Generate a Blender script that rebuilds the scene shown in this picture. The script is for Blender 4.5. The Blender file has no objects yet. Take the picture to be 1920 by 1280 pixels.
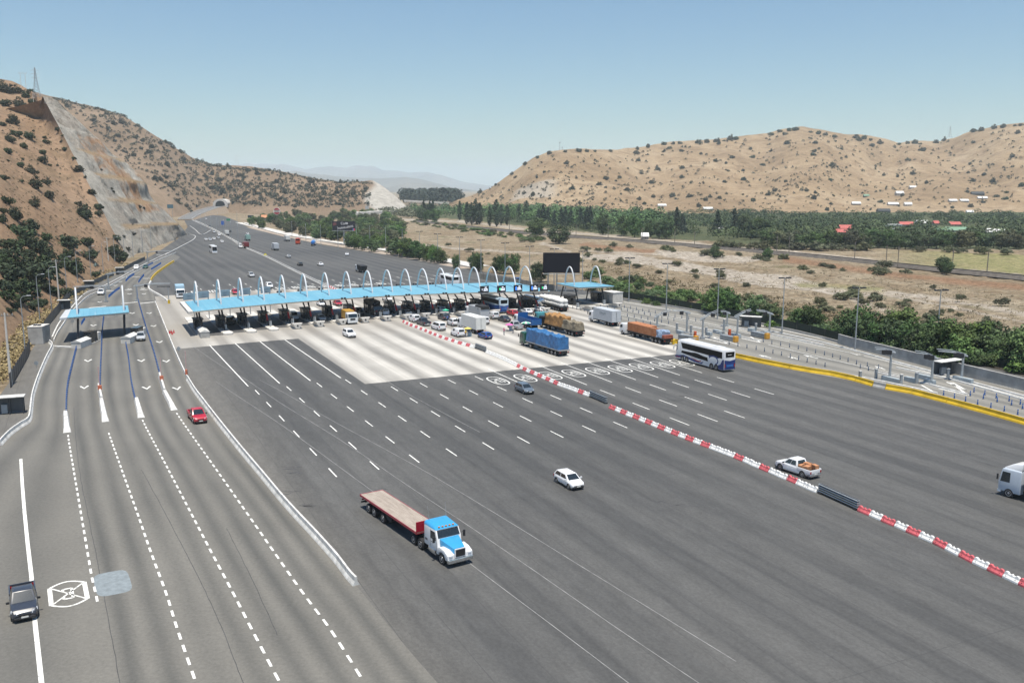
import bpy, bmesh, math, random
from mathutils import Vector, Matrix, noise as mnoise
R = math.radians
scene = bpy.context.scene
col = scene.collection

# ---------------------------------------------------------------- camera
F, CX, CY, YH, CAMH = 1700.0, 960.0, 640.0, 352.0, 32.0
PITCH = math.atan((CY - YH) / F)
cam = bpy.data.cameras.new('camera')
cam.sensor_width = 36.0
cam.lens = F / 1920 * 36.0
cam.clip_start = 0.5
cam.clip_end = 90000
camo = bpy.data.objects.new('camera', cam)
col.objects.link(camo)
camo.location = (0, 0, CAMH)
camo.rotation_euler = (math.pi / 2 - PITCH, 0, 0)
scene.camera = camo
# ---------------------------------------------------------------- light
SUN_EL, SUN_AZ = R(76.5), R(168)          # azimuth clockwise from +Y
w = bpy.data.worlds.new('World')
scene.world = w
w.use_nodes = True
nt = w.node_tree
bg = nt.nodes['Background']
sky = nt.nodes.new('ShaderNodeTexSky')
sky.sky_type = 'NISHITA'
sky.sun_disc = False
sky.sun_elevation = SUN_EL
sky.sun_rotation = SUN_AZ
sky.altitude = 400
sky.air_density = 1.4
sky.dust_density = 0.15
sky.ozone_density = 4.0
tint = nt.nodes.new('ShaderNodeMix'); tint.data_type = 'RGBA'; tint.blend_type = 'MULTIPLY'
tint.inputs[0].default_value = 1.0
tint.inputs[7].default_value = (0.79, 0.95, 1.075, 1)
nt.links.new(sky.outputs[0], tint.inputs[6])
nt.links.new(tint.outputs[2], bg.inputs['Color'])
bg.inputs['Strength'].default_value = 0.079
sl = bpy.data.lights.new('sun', 'SUN')
sl.energy = 5.0
sl.angle = R(0.5)
sl.color = (1.0, 0.93, 0.82)
so = bpy.data.objects.new('sun', sl)
col.objects.link(so)
sd = Vector((math.sin(SUN_AZ) * math.cos(SUN_EL), math.cos(SUN_AZ) * math.cos(SUN_EL), math.sin(SUN_EL)))
so.rotation_euler = sd.to_track_quat('Z', 'Y').to_euler()
so.location = (0, 0, 300)
vs = scene.view_settings
vs.view_transform = 'Standard'
vs.look = 'None'
vs.exposure = 0.34
vs.gamma = 1.0
vs.use_curve_mapping = False
scene.cycles.max_bounces = 5
scene.cycles.diffuse_bounces = 1
scene.cycles.glossy_bounces = 2
scene.cycles.transmission_bounces = 2
scene.cycles.volume_bounces = 2

# ---------------------------------------------------------------- measuring: pixel of the photograph -> point of the real ground plane
_c, _s = math.cos(PITCH), math.sin(PITCH)
def G(px, py, z=0.0):
    x = (px - CX) / F
    y = (CY - py) / F
    d = (x, _c + y * _s, -_s + y * _c)
    t = (z - CAMH) / d[2]
    return Vector((d[0] * t, d[1] * t, z))
def AT(px, py, dist):
    """point seen at that pixel, a given distance (m, along +Y) away"""
    x = (px - CX) / F
    y = (CY - py) / F
    d = (x, _c + y * _s, -_s + y * _c)
    t = dist / d[1]
    return Vector((d[0] * t, dist, CAMH + d[2] * t))
UX, UY = -0.4252, 0.9051           # U: along the lanes away from camera, V: across to the right
def UV(u, v, z=0.0):
    return Vector((u * UX + v * UY, u * UY - v * UX, z))
def toUV(p):
    return (p.x * UX + p.y * UY, p.x * UY - p.y * UX)
ANG_U = math.atan2(UY, UX)          # heading of U in the XY plane

# ---------------------------------------------------------------- mesh builder
class MB:
    def __init__(s):
        s.v, s.f, s.m = [], [], []
    def poly(s, pts, mi=0):
        b = len(s.v)
        s.v += [tuple(p) for p in pts]
        s.f.append(tuple(range(b, b + len(pts))))
        s.m.append(mi)
        return s
    def loft(s, rings, mi=0, caps=True, closed=True):
        n = len(rings[0]); b = len(s.v)
        for r in rings:
            s.v += [tuple(p) for p in r]
        for i in range(len(rings) - 1):
            for j in range(n if closed else n - 1):
                k = (j + 1) % n
                s.f.append((b + i * n + j, b + i * n + k, b + (i + 1) * n + k, b + (i + 1) * n + j)); s.m.append(mi)
        if caps:
            s.f.append(tuple(b + j for j in reversed(range(n)))); s.m.append(mi)
            e = b + (len(rings) - 1) * n
            s.f.append(tuple(e + j for j in range(n))); s.m.append(mi)
        return s
    def box(s, cx, cy, cz, sx, sy, sz, mi=0, rz=0.0, top=1.0):
        hx, hy = sx / 2, sy / 2
        c, n = math.cos(rz), math.sin(rz)
        def q(x, y, z): return (cx + x * c - y * n, cy + x * n + y * c, cz + z)
        a = [q(-hx, -hy, -sz / 2), q(hx, -hy, -sz / 2), q(hx, hy, -sz / 2), q(-hx, hy, -sz / 2)]
        t = [q(-hx * top, -hy * top, sz / 2), q(hx * top, -hy * top, sz / 2), q(hx * top, hy * top, sz / 2), q(-hx * top, hy * top, sz / 2)]
        return s.loft([a, t], mi)
    def bx(s, x0, x1, y0, y1, z0, z1, mi=0):
        return s.box((x0 + x1) / 2, (y0 + y1) / 2, (z0 + z1) / 2, x1 - x0, y1 - y0, z1 - z0, mi)
    def tube(s, pts, r, n=8, mi=0, caps=True):
        pts = [Vector(p) for p in pts]
        if not isinstance(r, (list, tuple)): r = [r] * len(pts)
        rings = []
        for i, p in enumerate(pts):
            t = (pts[min(i + 1, len(pts) - 1)] - pts[max(i - 1, 0)]).normalized()
            a = t.cross(Vector((0, 0, 1)))
            if a.length < 1e-3: a = Vector((1, 0, 0))
            a.normalize(); b = a.cross(t)
            rings.append([p + (a * math.cos(2 * math.pi * k / n) + b * math.sin(2 * math.pi * k / n)) * r[i] for k in range(n)])
        return s.loft(rings, mi, caps)
    def cyl(s, p0, p1, r0, r1=None, n=12, mi=0):
        return s.tube([p0, p1], [r0, r0 if r1 is None else r1], n, mi)
    def prism(s, prof, y0, y1, mi=0):
        """side outline in x,z pulled from y0 to y1"""
        return s.loft([[(x, y0, z) for x, z in prof], [(x, y1, z) for x, z in prof]], mi)
    def sweep(s, path, prof, mi=0, caps=True):
        """path of ground points, profile (offset to the right, z)"""
        rings = []
        for i, p in enumerate(path):
            a = path[max(i - 1, 0)]; b = path[min(i + 1, len(path) - 1)]
            t = (b - a); t.z = 0; t.normalize()
            nrm = Vector((t.y, -t.x, 0))
            rings.append([p + nrm * o + Vector((0, 0, z)) for o, z in prof])
        return s.loft(rings, mi, caps)
    def strip(s, path, wd, mi=0):
        return s.sweep(path, [(-wd / 2, 0), (wd / 2, 0)], mi, caps=False) if False else s._strip(path, wd, mi)
    def _strip(s, path, wd, mi):
        b = len(s.v); n = len(path)
        for i, p in enumerate(path):
            a = path[max(i - 1, 0)]; c = path[min(i + 1, n - 1)]
            t = (c - a); t.z = 0; t.normalize()
            nn = Vector((t.y, -t.x, 0)) * (wd / 2)
            s.v += [tuple(p - nn), tuple(p + nn)]
        for i in range(n - 1):
            s.f.append((b + 2 * i, b + 2 * i + 1, b + 2 * i + 3, b + 2 * i + 2)); s.m.append(mi)
        return s
    def xf(s, M):
        s.v = [tuple(M @ Vector(p)) for p in s.v]
        return s
    def add(s, o, dm=0):
        b = len(s.v); s.v += o.v
        s.f += [tuple(i + b for i in f) for f in o.f]
        s.m += [m + dm for m in o.m]
        return s
    def mesh(s, name, mats, smooth=False, bevel=0, seg=2, flat_norm=True):
        me = bpy.data.meshes.new(name)
        me.from_pydata(s.v, [], s.f)
        for m in (mats if isinstance(mats, (list, tuple)) else [mats]): me.materials.append(m)
        me.polygons.foreach_set('material_index', s.m)
        bm = bmesh.new(); bm.from_mesh(me)
        if flat_norm: bmesh.ops.recalc_face_normals(bm, faces=bm.faces)
        if bevel:
            bmesh.ops.remove_doubles(bm, verts=bm.verts, dist=1e-4)
            es = [e for e in bm.edges if len(e.link_faces) == 2 and e.calc_face_angle(0) > 0.4]
            bmesh.ops.bevel(bm, geom=es, offset=bevel, segments=seg, profile=0.6, affect='EDGES', clamp_overlap=True)
        bm.to_mesh(me); bm.free()
        if smooth:
            me.polygons.foreach_set('use_smooth', [True] * len(me.polygons))
            try: me.set_sharp_from_angle(angle=R(40))
            except Exception: pass
        me.update()
        return me
    def build(s, name, mats, parent=None, **k):
        return link(name, s.mesh(name, mats, **k), parent)
def link(name, me, parent=None):
    o = bpy.data.objects.new(name, me)
    col.objects.link(o)
    if parent is not None: o.parent = parent
    return o
def tag(o, label=None, cat=None, group=None, kind=None):
    if label: o['label'] = label
    if cat: o['category'] = cat
    if group: o['group'] = group
    if kind: o['kind'] = kind
    return o
def empty(name, loc=(0, 0, 0), rz=0.0, label=None, cat=None, group=None):
    o = bpy.data.objects.new(name, None)
    col.objects.link(o)
    o.location = loc
    o.rotation_euler = (0, 0, rz)
    o.empty_display_size = 0.3
    return tag(o, label, cat, group)
KIDS = {}
def copy_tree(o, parent=None):
    c = o.copy(); col.objects.link(c)
    if parent is not None: c.parent = parent
    for ch in o.children: copy_tree(ch, c)
    return c
def resample(path, step):
    """points every `step` metres along a polyline"""
    out = [path[0].copy()]; carry = 0.0
    for a, b in zip(path, path[1:]):
        L = (b - a).length; t = step - carry
        while t <= L:
            out.append(a.lerp(b, t / L)); t += step
        carry = (carry + L) % step
    return out
def frac_pts(path, n):
    ls = [0.0]
    for a, b in zip(path, path[1:]): ls.append(ls[-1] + (b - a).length)
    out = []; j = 0
    for i in range(n + 1):
        d = ls[-1] * i / n
        while j < len(path) - 2 and ls[j + 1] < d: j += 1
        t = (d - ls[j]) / max(ls[j + 1] - ls[j], 1e-6)
        out.append(path[j].lerp(path[j + 1], min(max(t, 0), 1)))
    return out
def smooth_path(path, n=6):
    """Catmull-Rom through the points"""
    out = []
    P = [path[0]] + list(path) + [path[-1]]
    for i in range(1, len(P) - 2):
        p0, p1, p2, p3 = P[i - 1], P[i], P[i + 1], P[i + 2]
        for k in range(n):
            t = k / n
            out.append(0.5 * ((2 * p1) + (p2 - p0) * t + (2 * p0 - 5 * p1 + 4 * p2 - p3) * t * t + (3 * p1 - p0 - 3 * p2 + p3) * t ** 3))
    out.append(path[-1].copy())
    return out
def GP(pts, z=0.0, sm=0):
    p = [G(x, y) for x, y in pts]
    for q in p: q.z = z
    return smooth_path(p, sm) if sm else p
def run_on(path, L=70.0):
    """carry a road edge straight on beyond the frame"""
    d = (path[-1] - path[-2]).normalized()
    return list(path) + [path[-1] + d * (L * k / 4) for k in range(1, 5)]
ORD = ['first', 'second', 'third', 'fourth', 'fifth', 'sixth', 'seventh', 'eighth', 'ninth', 'tenth', 'eleventh', 'twelfth', 'thirteenth',
       'fourteenth', 'fifteenth', 'sixteenth', 'seventeenth', 'eighteenth', 'nineteenth', 'twentieth']
def od(n):
    if n <= 20: return ORD[n - 1]
    return '%d%s' % (n, 'th' if n % 100 in (11, 12, 13) else {1: 'st', 2: 'nd', 3: 'rd'}.get(n % 10, 'th'))

# ---------------------------------------------------------------- materials
class NT:
    def __init__(s, name):
        s.mat = bpy.data.materials.new(name); s.mat.use_nodes = True
        s.t = s.mat.node_tree
        s.b = s.t.nodes['Principled BSDF']
    def n(s, kind, **k):
        o = s.t.nodes.new(kind)
        for a, b in k.items(): setattr(o, a, b)
        return o
    def put(s, sock, val):
        if isinstance(val, bpy.types.NodeSocket): s.t.links.new(val, sock)
        else:
            if isinstance(val, (tuple, list)) and len(val) == 3 and sock.type == 'RGBA': val = (*val, 1)
            sock.default_value = val
    def math(s, op, a, b=0.0, c=None, clamp=False):
        o = s.n('ShaderNodeMath', operation=op, use_clamp=clamp)
        s.put(o.inputs[0], a); s.put(o.inputs[1], b)
        if c is not None: s.put(o.inputs[2], c)
        return o.outputs[0]
    def mix(s, f, a, b, mode='MIX'):
        o = s.n('ShaderNodeMix', data_type='RGBA', blend_type=mode)
        s.put(o.inputs[0], f); s.put(o.inputs[6], a); s.put(o.inputs[7], b)
        return o.outputs[2]
    def coord(s, which='Object'):
        return s.n('ShaderNodeTexCoord').outputs[which]
    def mapping(s, vec, scale=(1, 1, 1), rot=(0, 0, 0), loc=(0, 0, 0)):
        o = s.n('ShaderNodeMapping')
        s.put(o.inputs[0], vec); o.inputs['Scale'].default_value = scale
        o.inputs['Rotation'].default_value = rot; o.inputs['Location'].default_value = loc
        return o.outputs[0]
    def noise(s, vec, scale, detail=3.0, rough=0.55, dist=0.0):
        o = s.n('ShaderNodeTexNoise')
        s.put(o.inputs['Vector'], vec)
        o.inputs['Scale'].default_value = scale; o.inputs['Detail'].default_value = detail
        o.inputs['Roughness'].default_value = rough; o.inputs['Distortion'].default_value = dist
        return o.outputs[0]
    def ramp(s, f, stops, interp='LINEAR'):
        o = s.n('ShaderNodeValToRGB'); o.color_ramp.interpolation = interp
        e = o.color_ramp.elements
        while len(e) < len(stops): e.new(0.5)
        for x, (p, c) in zip(e, stops):
            x.position = p
            x.color = (c, c, c, 1) if isinstance(c, (int, float)) else (*c, 1)
        s.put(o.inputs[0], f)
        return o.outputs[0]
    def sep(s, vec):
        o = s.n('ShaderNodeSeparateXYZ'); s.put(o.inputs[0], vec)
        return o.outputs
    def attr(s, name):
        return s.n('ShaderNodeAttribute', attribute_name=name).outputs['Fac']
    def bump(s, h, strength=0.3, dist=0.1):
        o = s.n('ShaderNodeBump'); s.put(o.inputs['Height'], h)
        o.inputs['Strength'].default_value = strength; o.inputs['Distance'].default_value = dist
        s.put(s.b.inputs['Normal'], o.outputs[0])
    def done(s, colr, rough=0.8, metal=0.0, spec=None):
        s.put(s.b.inputs['Base Color'], colr); s.put(s.b.inputs['Roughness'], rough); s.put(s.b.inputs['Metallic'], metal)
        if spec is not None: s.put(s.b.inputs['Specular IOR Level'], spec)
        return s.mat
_MC = {}
def M(name, c=(0.5, 0.5, 0.5), rough=0.6, metal=0.0, var=0.12, scale=1.5, spec=None, coat=0.0):
    """plain painted / cast material with a little uneven wear"""
    if name in _MC: return _MC[name]
    n = NT(name)
    v = n.noise(n.coord(), scale, 4.0, 0.6)
    lo = tuple(x * (1 - var) for x in c); hi = tuple(min(x * (1 + var), 1) for x in c)
    n.done(n.ramp(v, [(0.3, lo), (0.7, hi)]), rough, metal, spec)
    if coat: n.b.inputs['Coat Weight'].default_value = coat; n.b.inputs['Coat Roughness'].default_value = 0.08
    _MC[name] = n.mat
    return n.mat
def uvcoords(n):
    x, y, z = n.sep(n.coord())
    u = n.math('ADD', n.math('MULTIPLY', x, UX), n.math('MULTIPLY', y, UY))
    v = n.math('SUBTRACT', n.math('MULTIPLY', x, UY), n.math('MULTIPLY', y, UX))
    cmb = n.n('ShaderNodeCombineXYZ'); n.put(cmb.inputs[0], u); n.put(cmb.inputs[1], v)
    return u, v, cmb.outputs[0]
def lane_band(n, v, wob):
    """1 in the middle of each toll lane, 0 at its edges"""
    k = n.math('MAXIMUM', n.math('DIVIDE', n.math('SUBTRACT', v, 22.2), 5.22), n.math('ADD', n.math('DIVIDE', n.math('SUBTRACT', v, 63.9), 4.75), 8.0))
    k = n.math('ADD', k, wob)
    f = n.math('FRACT', k)
    t = n.math('ABSOLUTE', n.math('SUBTRACT', f, 0.5))
    o = n.n('ShaderNodeMapRange', interpolation_type='SMOOTHSTEP')
    n.put(o.inputs[0], t); o.inputs[1].default_value = 0.42; o.inputs[2].default_value = 0.084
    o.inputs[3].default_value = 0.0; o.inputs[4].default_value = 1.0
    return o.outputs[0]
def asphalt_mat():
    n = NT('asphalt')
    u, v, p = uvcoords(n)
    st = n.mapping(p, (0.012, 0.33, 1))
    wob = n.math('MULTIPLY', n.math('SUBTRACT', n.noise(n.mapping(p, (0.006, 0.02, 1)), 1.0, 2), 0.5), 0.45)
    band = n.math('MULTIPLY', lane_band(n, v, wob), n.ramp(n.noise(n.mapping(p, (0.012, 0.05, 1)), 1.0, 3), [(0.35, 0.25), (0.65, 1.0)]))
    big = n.noise(n.mapping(p, (0.012, 0.03, 1)), 1.0, 4, 0.6)
    fine = n.noise(p, 3.2, 6, 0.8)
    med = n.noise(n.mapping(p, (0.35, 1.0, 1)), 0.9, 6, 0.75)
    streak = n.noise(st, 1.0, 6, 0.7)
    c = n.ramp(big, [(0.3, (0.068, 0.0685, 0.067)), (0.7, (0.102, 0.101, 0.096))])
    o_ = n.n('ShaderNodeMapRange', interpolation_type='SMOOTHSTEP'); n.put(o_.inputs[0], n.math('ADD', v, n.math('MULTIPLY', n.math('SUBTRACT', big, 0.5), 10.0)))
    o_.inputs[1].default_value = 15.0; o_.inputs[2].default_value = 23.5; o_.inputs[3].default_value = 1.0; o_.inputs[4].default_value = 0.0
    c = n.mix(n.math('MULTIPLY', band, 0.56), c, (0.034, 0.0355, 0.037))
    kk = n.math('FRACT', n.math('ADD', n.math('MAXIMUM', n.math('DIVIDE', n.math('SUBTRACT', v, 22.2), 5.22), n.math('ADD', n.math('DIVIDE', n.math('SUBTRACT', v, 63.9), 4.75), 8.0)), wob))
    tk = n.ramp(n.math('ABSOLUTE', n.math('SUBTRACT', n.math('ABSOLUTE', n.math('SUBTRACT', kk, 0.5)), 0.17)), [(0.015, 1.0), (0.075, 0.0)])
    c = n.mix(n.math('MULTIPLY', tk, n.ramp(n.noise(n.mapping(p, (0.02, 0.11, 1)), 1.0, 4, 0.6), [(0.35, 0.0), (0.65, 0.32)])), c, (0.03, 0.031, 0.033))
    c = n.mix(n.math('MULTIPLY', o_.outputs[0], 0.85), c, (0.13, 0.124, 0.111))
    c = n.mix(0.5, c, n.ramp(streak, [(0.3, 0.38), (0.7, 0.62)]), 'OVERLAY')
    c = n.mix(0.7, c, n.ramp(fine, [(0.25, 0.28), (0.75, 0.72)]), 'OVERLAY')
    c = n.mix(0.45, c, n.ramp(med, [(0.3, 0.3), (0.7, 0.7)]), 'OVERLAY')
    # paving seams along the lanes and a few across
    sv = n.math('FRACT', n.math('ADD', n.math('DIVIDE', v, 3.75), n.math('MULTIPLY', n.noise(n.mapping(p, (0.05, 0.02, 1)), 1.0, 2), 0.12)))
    seam = n.math('LESS_THAN', sv, 0.018)
    su = n.math('LESS_THAN', n.math('FRACT', n.math('DIVIDE', n.math('ADD', u, n.math('MULTIPLY', fine, 0.3)), 41.0)), 0.0022)
    c = n.mix(n.math('MULTIPLY', n.math('MAXIMUM', seam, su), n.ramp(med, [(0.35, 0.1), (0.6, 0.55)])), c, (0.035, 0.036, 0.037))
    # tar blotches and pale scuffs
    bl = n.noise(n.mapping(p, (0.10, 0.35, 1)), 1.0, 5, 0.65)
    c = n.mix(n.math('MULTIPLY', n.ramp(bl, [(0.70, 0.0), (0.76, 1.0)]), 0.45), c, (0.04, 0.04, 0.042))
    wh = n.noise(n.mapping(p, (0.35, 0.9, 1)), 1.3, 6, 0.7)
    c = n.mix(n.math('MULTIPLY', n.ramp(wh, [(0.735, 0.0), (0.77, 1.0)]), 0.5), c, (0.28, 0.28, 0.27))
    n.bump(fine, 0.15, 0.02)
    return n.done(c, 0.85)
def concrete_slab_mat():
    n = NT('concrete_pavement')
    u, v, p = uvcoords(n)
    wob = n.math('MULTIPLY', n.math('SUBTRACT', n.noise(n.mapping(p, (0.02, 0.02, 1)), 1.0, 2), 0.5), 0.25)
    band = lane_band(n, v, wob)
    amt = n.ramp(n.noise(n.mapping(p, (0.02, 0.12, 1)), 1.0, 4, 0.6), [(0.3, 0.35), (0.65, 1.0)])
    st = n.noise(n.mapping(p, (0.03, 1.1, 1)), 1.0, 5, 0.65)
    c = n.ramp(n.noise(p, 0.12, 5, 0.6), [(0.3, (0.42, 0.402, 0.362)), (0.7, (0.52, 0.50, 0.455))])
    c = n.mix(n.math('MULTIPLY', n.math('MULTIPLY', band, amt), 0.78), c, (0.13, 0.123, 0.112))
    c = n.mix(0.4, c, n.ramp(st, [(0.3, 0.36), (0.7, 0.62)]), 'OVERLAY')
    o2 = n.n('ShaderNodeMapRange', interpolation_type='SMOOTHSTEP'); n.put(o2.inputs[0], n.math('ADD', v, n.math('MULTIPLY', n.math('SUBTRACT', amt, 0.6), 4.0)))
    o2.inputs[1].default_value = 17.0; o2.inputs[2].default_value = 24.0; o2.inputs[3].default_value = 0.6; o2.inputs[4].default_value = 0.0
    c = n.mix(o2.outputs[0], c, (0.24, 0.232, 0.212))
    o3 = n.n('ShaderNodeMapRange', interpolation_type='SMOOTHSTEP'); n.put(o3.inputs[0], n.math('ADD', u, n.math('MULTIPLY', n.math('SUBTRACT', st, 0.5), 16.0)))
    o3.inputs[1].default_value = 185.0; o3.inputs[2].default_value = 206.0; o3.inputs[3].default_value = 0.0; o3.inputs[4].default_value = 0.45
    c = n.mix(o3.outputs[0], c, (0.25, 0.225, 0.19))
    # slab joints
    j1 = n.math('LESS_THAN', n.math('FRACT', n.math('DIVIDE', u, 5.0)), 0.012)
    k = n.math('MAXIMUM', n.math('DIVIDE', n.math('SUBTRACT', v, 22.2), 5.22), n.math('ADD', n.math('DIVIDE', n.math('SUBTRACT', v, 63.9), 4.75), 8.0))
    j2 = n.math('LESS_THAN', n.math('FRACT', n.math('ADD', k, 0.18)), 0.016)
    c = n.mix(n.math('MULTIPLY', n.math('MAXIMUM', j1, j2), 0.35), c, (0.2, 0.19, 0.18))
    return n.done(c, 0.8)
def etc_mat(name='express_lane_asphalt', k=1.0):
    """express lanes: wheel tracks follow the ribbons' own UV (across, along)"""
    n = NT(name)
    x, y, z = n.sep(n.coord('UV'))
    p = n.coord()
    cmb = n.n('ShaderNodeCombineXYZ'); n.put(cmb.inputs[0], n.math('MULTIPLY', x, 1.0)); n.put(cmb.inputs[1], y)
    w_ = n.math('ADD', x, n.math('MULTIPLY', n.math('SUBTRACT', n.noise(n.mapping(cmb.outputs[0], (0.3, 0.02, 1)), 1.0, 2), 0.5), 0.35))
    t = n.math('ABSOLUTE', n.math('SUBTRACT', n.math('ABSOLUTE', n.math('SUBTRACT', n.math('FRACT', w_), 0.5)), 0.23))
    tr = n.ramp(t, [(0.02, 1.0), (0.2, 0.0)])
    amt = n.ramp(n.noise(n.mapping(cmb.outputs[0], (1.0, 0.02, 1)), 1.0, 4), [(0.3, 0.3), (0.65, 1.0)])
    c = n.ramp(n.noise(p, 0.05, 4, 0.6), [(0.3, tuple(q * k for q in (0.128, 0.123, 0.109))), (0.7, tuple(q * k for q in (0.168, 0.161, 0.142)))])
    c = n.mix(n.math('MULTIPLY', n.math('MULTIPLY', tr, amt), 0.7), c, tuple(q * k for q in (0.056, 0.057, 0.054)))
    fine = n.noise(p, 3.2, 6, 0.8)
    c = n.mix(0.7, c, n.ramp(fine, [(0.25, 0.3), (0.75, 0.7)]), 'OVERLAY')
    bl = n.noise(n.mapping(p, (0.25, 0.25, 1)), 1.0, 5, 0.65)
    c = n.mix(n.math('MULTIPLY', n.ramp(bl, [(0.70, 0.0), (0.77, 1.0)]), 0.3), c, (0.08, 0.08, 0.078))
    n.bump(fine, 0.15, 0.02)
    return n.done(c, 0.85)
def paint_mat():
    n = NT('road_paint')
    p = n.coord()
    wear = n.noise(p, 2.2, 6, 0.7)
    return n.done(n.mix(n.ramp(wear, [(0.52, 0.0), (0.68, 0.85)]), (0.74, 0.74, 0.70), (0.26, 0.26, 0.25)), 0.7)
def dry_ground_mat():
    n = NT('dry_valley_ground')
    p = n.coord()
    a = n.noise(p, 0.012, 6, 0.62, 0.4); b = n.noise(p, 0.09, 6, 0.7); f = n.noise(p, 0.6, 5, 0.75)
    c = n.ramp(a, [(0.3, (0.24, 0.175, 0.105)), (0.5, (0.31, 0.24, 0.155)), (0.7, (0.37, 0.305, 0.215))])
    c = n.mix(n.ramp(b, [(0.42, 0.0), (0.62, 0.75)]), c, (0.175, 0.125, 0.075))
    c = n.mix(n.math('MULTIPLY', n.ramp(n.noise(p, 0.045, 5, 0.6), [(0.58, 0.0), (0.68, 1.0)]), 0.5), c, (0.13, 0.135, 0.055))
    c = n.mix(0.6, c, n.ramp(f, [(0.25, 0.22), (0.75, 0.78)]), 'OVERLAY')
    n.bump(f, 0.6, 0.4)
    return n.done(c, 0.95, spec=0.1)
def hill_mat(name, c0, c1, c2, dark=(0.16, 0.115, 0.07)):
    n = NT(name)
    p = n.coord()
    a = n.noise(p, 0.006, 5, 0.6, 0.5); b = n.noise(n.mapping(p, (1, 1, 0.6)), 0.045, 6, 0.7); f = n.noise(p, 0.3, 5, 0.75)
    c = n.ramp(a, [(0.32, c0), (0.5, c1), (0.68, c2)])
    c = n.mix(n.math('MULTIPLY', n.ramp(b, [(0.47, 0.0), (0.66, 1.0)]), 0.75), c, dark)
    c = n.mix(0.65, c, n.ramp(f, [(0.3, 0.26), (0.7, 0.72)]), 'OVERLAY')
    # bare rock where the slope was cut (vertex mask)
    rk = n.attr('rock')
    g = n.noise(n.mapping(p, (1, 1, 0.25)), 0.16, 6, 0.75)
    rc = n.ramp(g, [(0.25, (0.2, 0.185, 0.16)), (0.5, (0.36, 0.34, 0.3)), (0.75, (0.5, 0.47, 0.42))])
    c = n.mix(rk, c, rc)
    n.bump(n.math('ADD', f, b), 0.5, 1.5)
    return n.done(c, 0.95, spec=0.1)
def rockcut_mat():
    n = NT('cut_rock')
    p = n.coord()
    g = n.noise(n.mapping(p, (1, 1, 0.45)), 0.11, 8, 0.8, 0.9)
    big = n.noise(p, 0.03, 4, 0.6, 1.0)
    c = n.ramp(g, [(0.3, (0.17, 0.16, 0.14)), (0.48, (0.39, 0.37, 0.325)), (0.68, (0.60, 0.57, 0.51))])
    o = n.ramp(g, [(0.3, (0.22, 0.12, 0.065)), (0.5, (0.44, 0.27, 0.16)), (0.7, (0.55, 0.42, 0.29))])
    c = n.mix(n.math('MULTIPLY', n.ramp(big, [(0.42, 0.0), (0.55, 1.0)]), n.attr('ochre')), c, o)
    c = n.mix(n.attr('bench'), c, (0.40, 0.285, 0.165))
    f2 = n.noise(n.mapping(p, (1, 1, 0.5)), 0.55, 7, 0.82, 1.2)
    c = n.mix(n.attr('pale'), c, n.ramp(g, [(0.3, (0.36, 0.33, 0.28)), (0.7, (0.6, 0.57, 0.5))]))
    c = n.mix(0.7, c, n.ramp(f2, [(0.32, 0.24), (0.46, 0.52), (0.68, 0.74)]), 'OVERLAY')
    n.bump(n.math('ADD', g, f2), 1.0, 2.2)
    return n.done(c, 0.95, spec=0.1)
def leaf_mat(name, dark, light, dry=None):
    n = NT(name)
    r = n.attr('leafrand')
    oi = n.n('ShaderNodeObjectInfo').outputs['Random']
    c = n.ramp(r, [(0.0, dark), (1.0, light)])
    h = n.n('ShaderNodeHueSaturation')
    n.put(h.inputs['Color'], c)
    n.put(h.inputs['Hue'], n.math('ADD', 0.475, n.math('MULTIPLY', oi, 0.035)))
    n.put(h.inputs['Value'], n.math('ADD', 0.72, n.math('MULTIPLY', oi, 0.5)))
    n.put(h.inputs['Saturation'], n.math('ADD', 0.75, n.math('MULTIPLY', n.math('FRACT', n.math('MULTIPLY', oi, 7.3)), 0.3)))
    n.done(h.outputs[0], 0.75, spec=0.25)
    return n.mat
import numpy as np
def struct(name, mb, mats, parent=None, **k):
    o = mb.build(name, mats, parent, **k)
    o['kind'] = 'structure'
    return o
def interp(x, tab):
    if x <= tab[0][0]: return tab[0][1]
    for (a, p), (b, q) in zip(tab, tab[1:]):
        if x <= b: return p + (q - p) * (x - a) / (b - a)
    return tab[-1][1]
def grid_mesh(name, P, mat, attrs=None, smooth=True, kind='structure'):
    """P: array rows x cols x 3"""
    r, c = P.shape[:2]
    idx = np.arange(r * c).reshape(r, c)
    f = np.stack([idx[:-1, :-1], idx[:-1, 1:], idx[1:, 1:], idx[1:, :-1]], -1).reshape(-1, 4)
    me = bpy.data.meshes.new(name)
    me.vertices.add(r * c); me.vertices.foreach_set('co', P.reshape(-1).astype(np.float32))
    me.loops.add(f.size); me.loops.foreach_set('vertex_index', f.reshape(-1).astype(np.int32))
    me.polygons.add(len(f)); me.polygons.foreach_set('loop_start', np.arange(0, f.size, 4, dtype=np.int32))
    me.polygons.foreach_set('loop_total', np.full(len(f), 4, dtype=np.int32))
    me.polygons.foreach_set('use_smooth', np.full(len(f), smooth))
    me.update(calc_edges=True)
    for k, a in (attrs or {}).items():
        at = me.attributes.new(k, 'FLOAT', 'POINT'); at.data.foreach_set('value', a.reshape(-1).astype(np.float32))
    me.materials.append(mat)
    o = link(name, me)
    if kind: o['kind'] = kind
    return o
def inpoly(X, Y, poly):
    """signed soft mask: 1 inside polygon (numpy)"""
    ins = np.zeros(X.shape, bool)
    n = len(poly)
    for i in range(n):
        x0, y0 = poly[i]; x1, y1 = poly[(i + 1) % n]
        cnd = ((y0 > Y) != (y1 > Y))
        xi = (x1 - x0) * (Y - y0) / ((y1 - y0) if y1 != y0 else 1e-9) + x0
        ins ^= cnd & (X < xi)
    return ins.astype(float)
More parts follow.
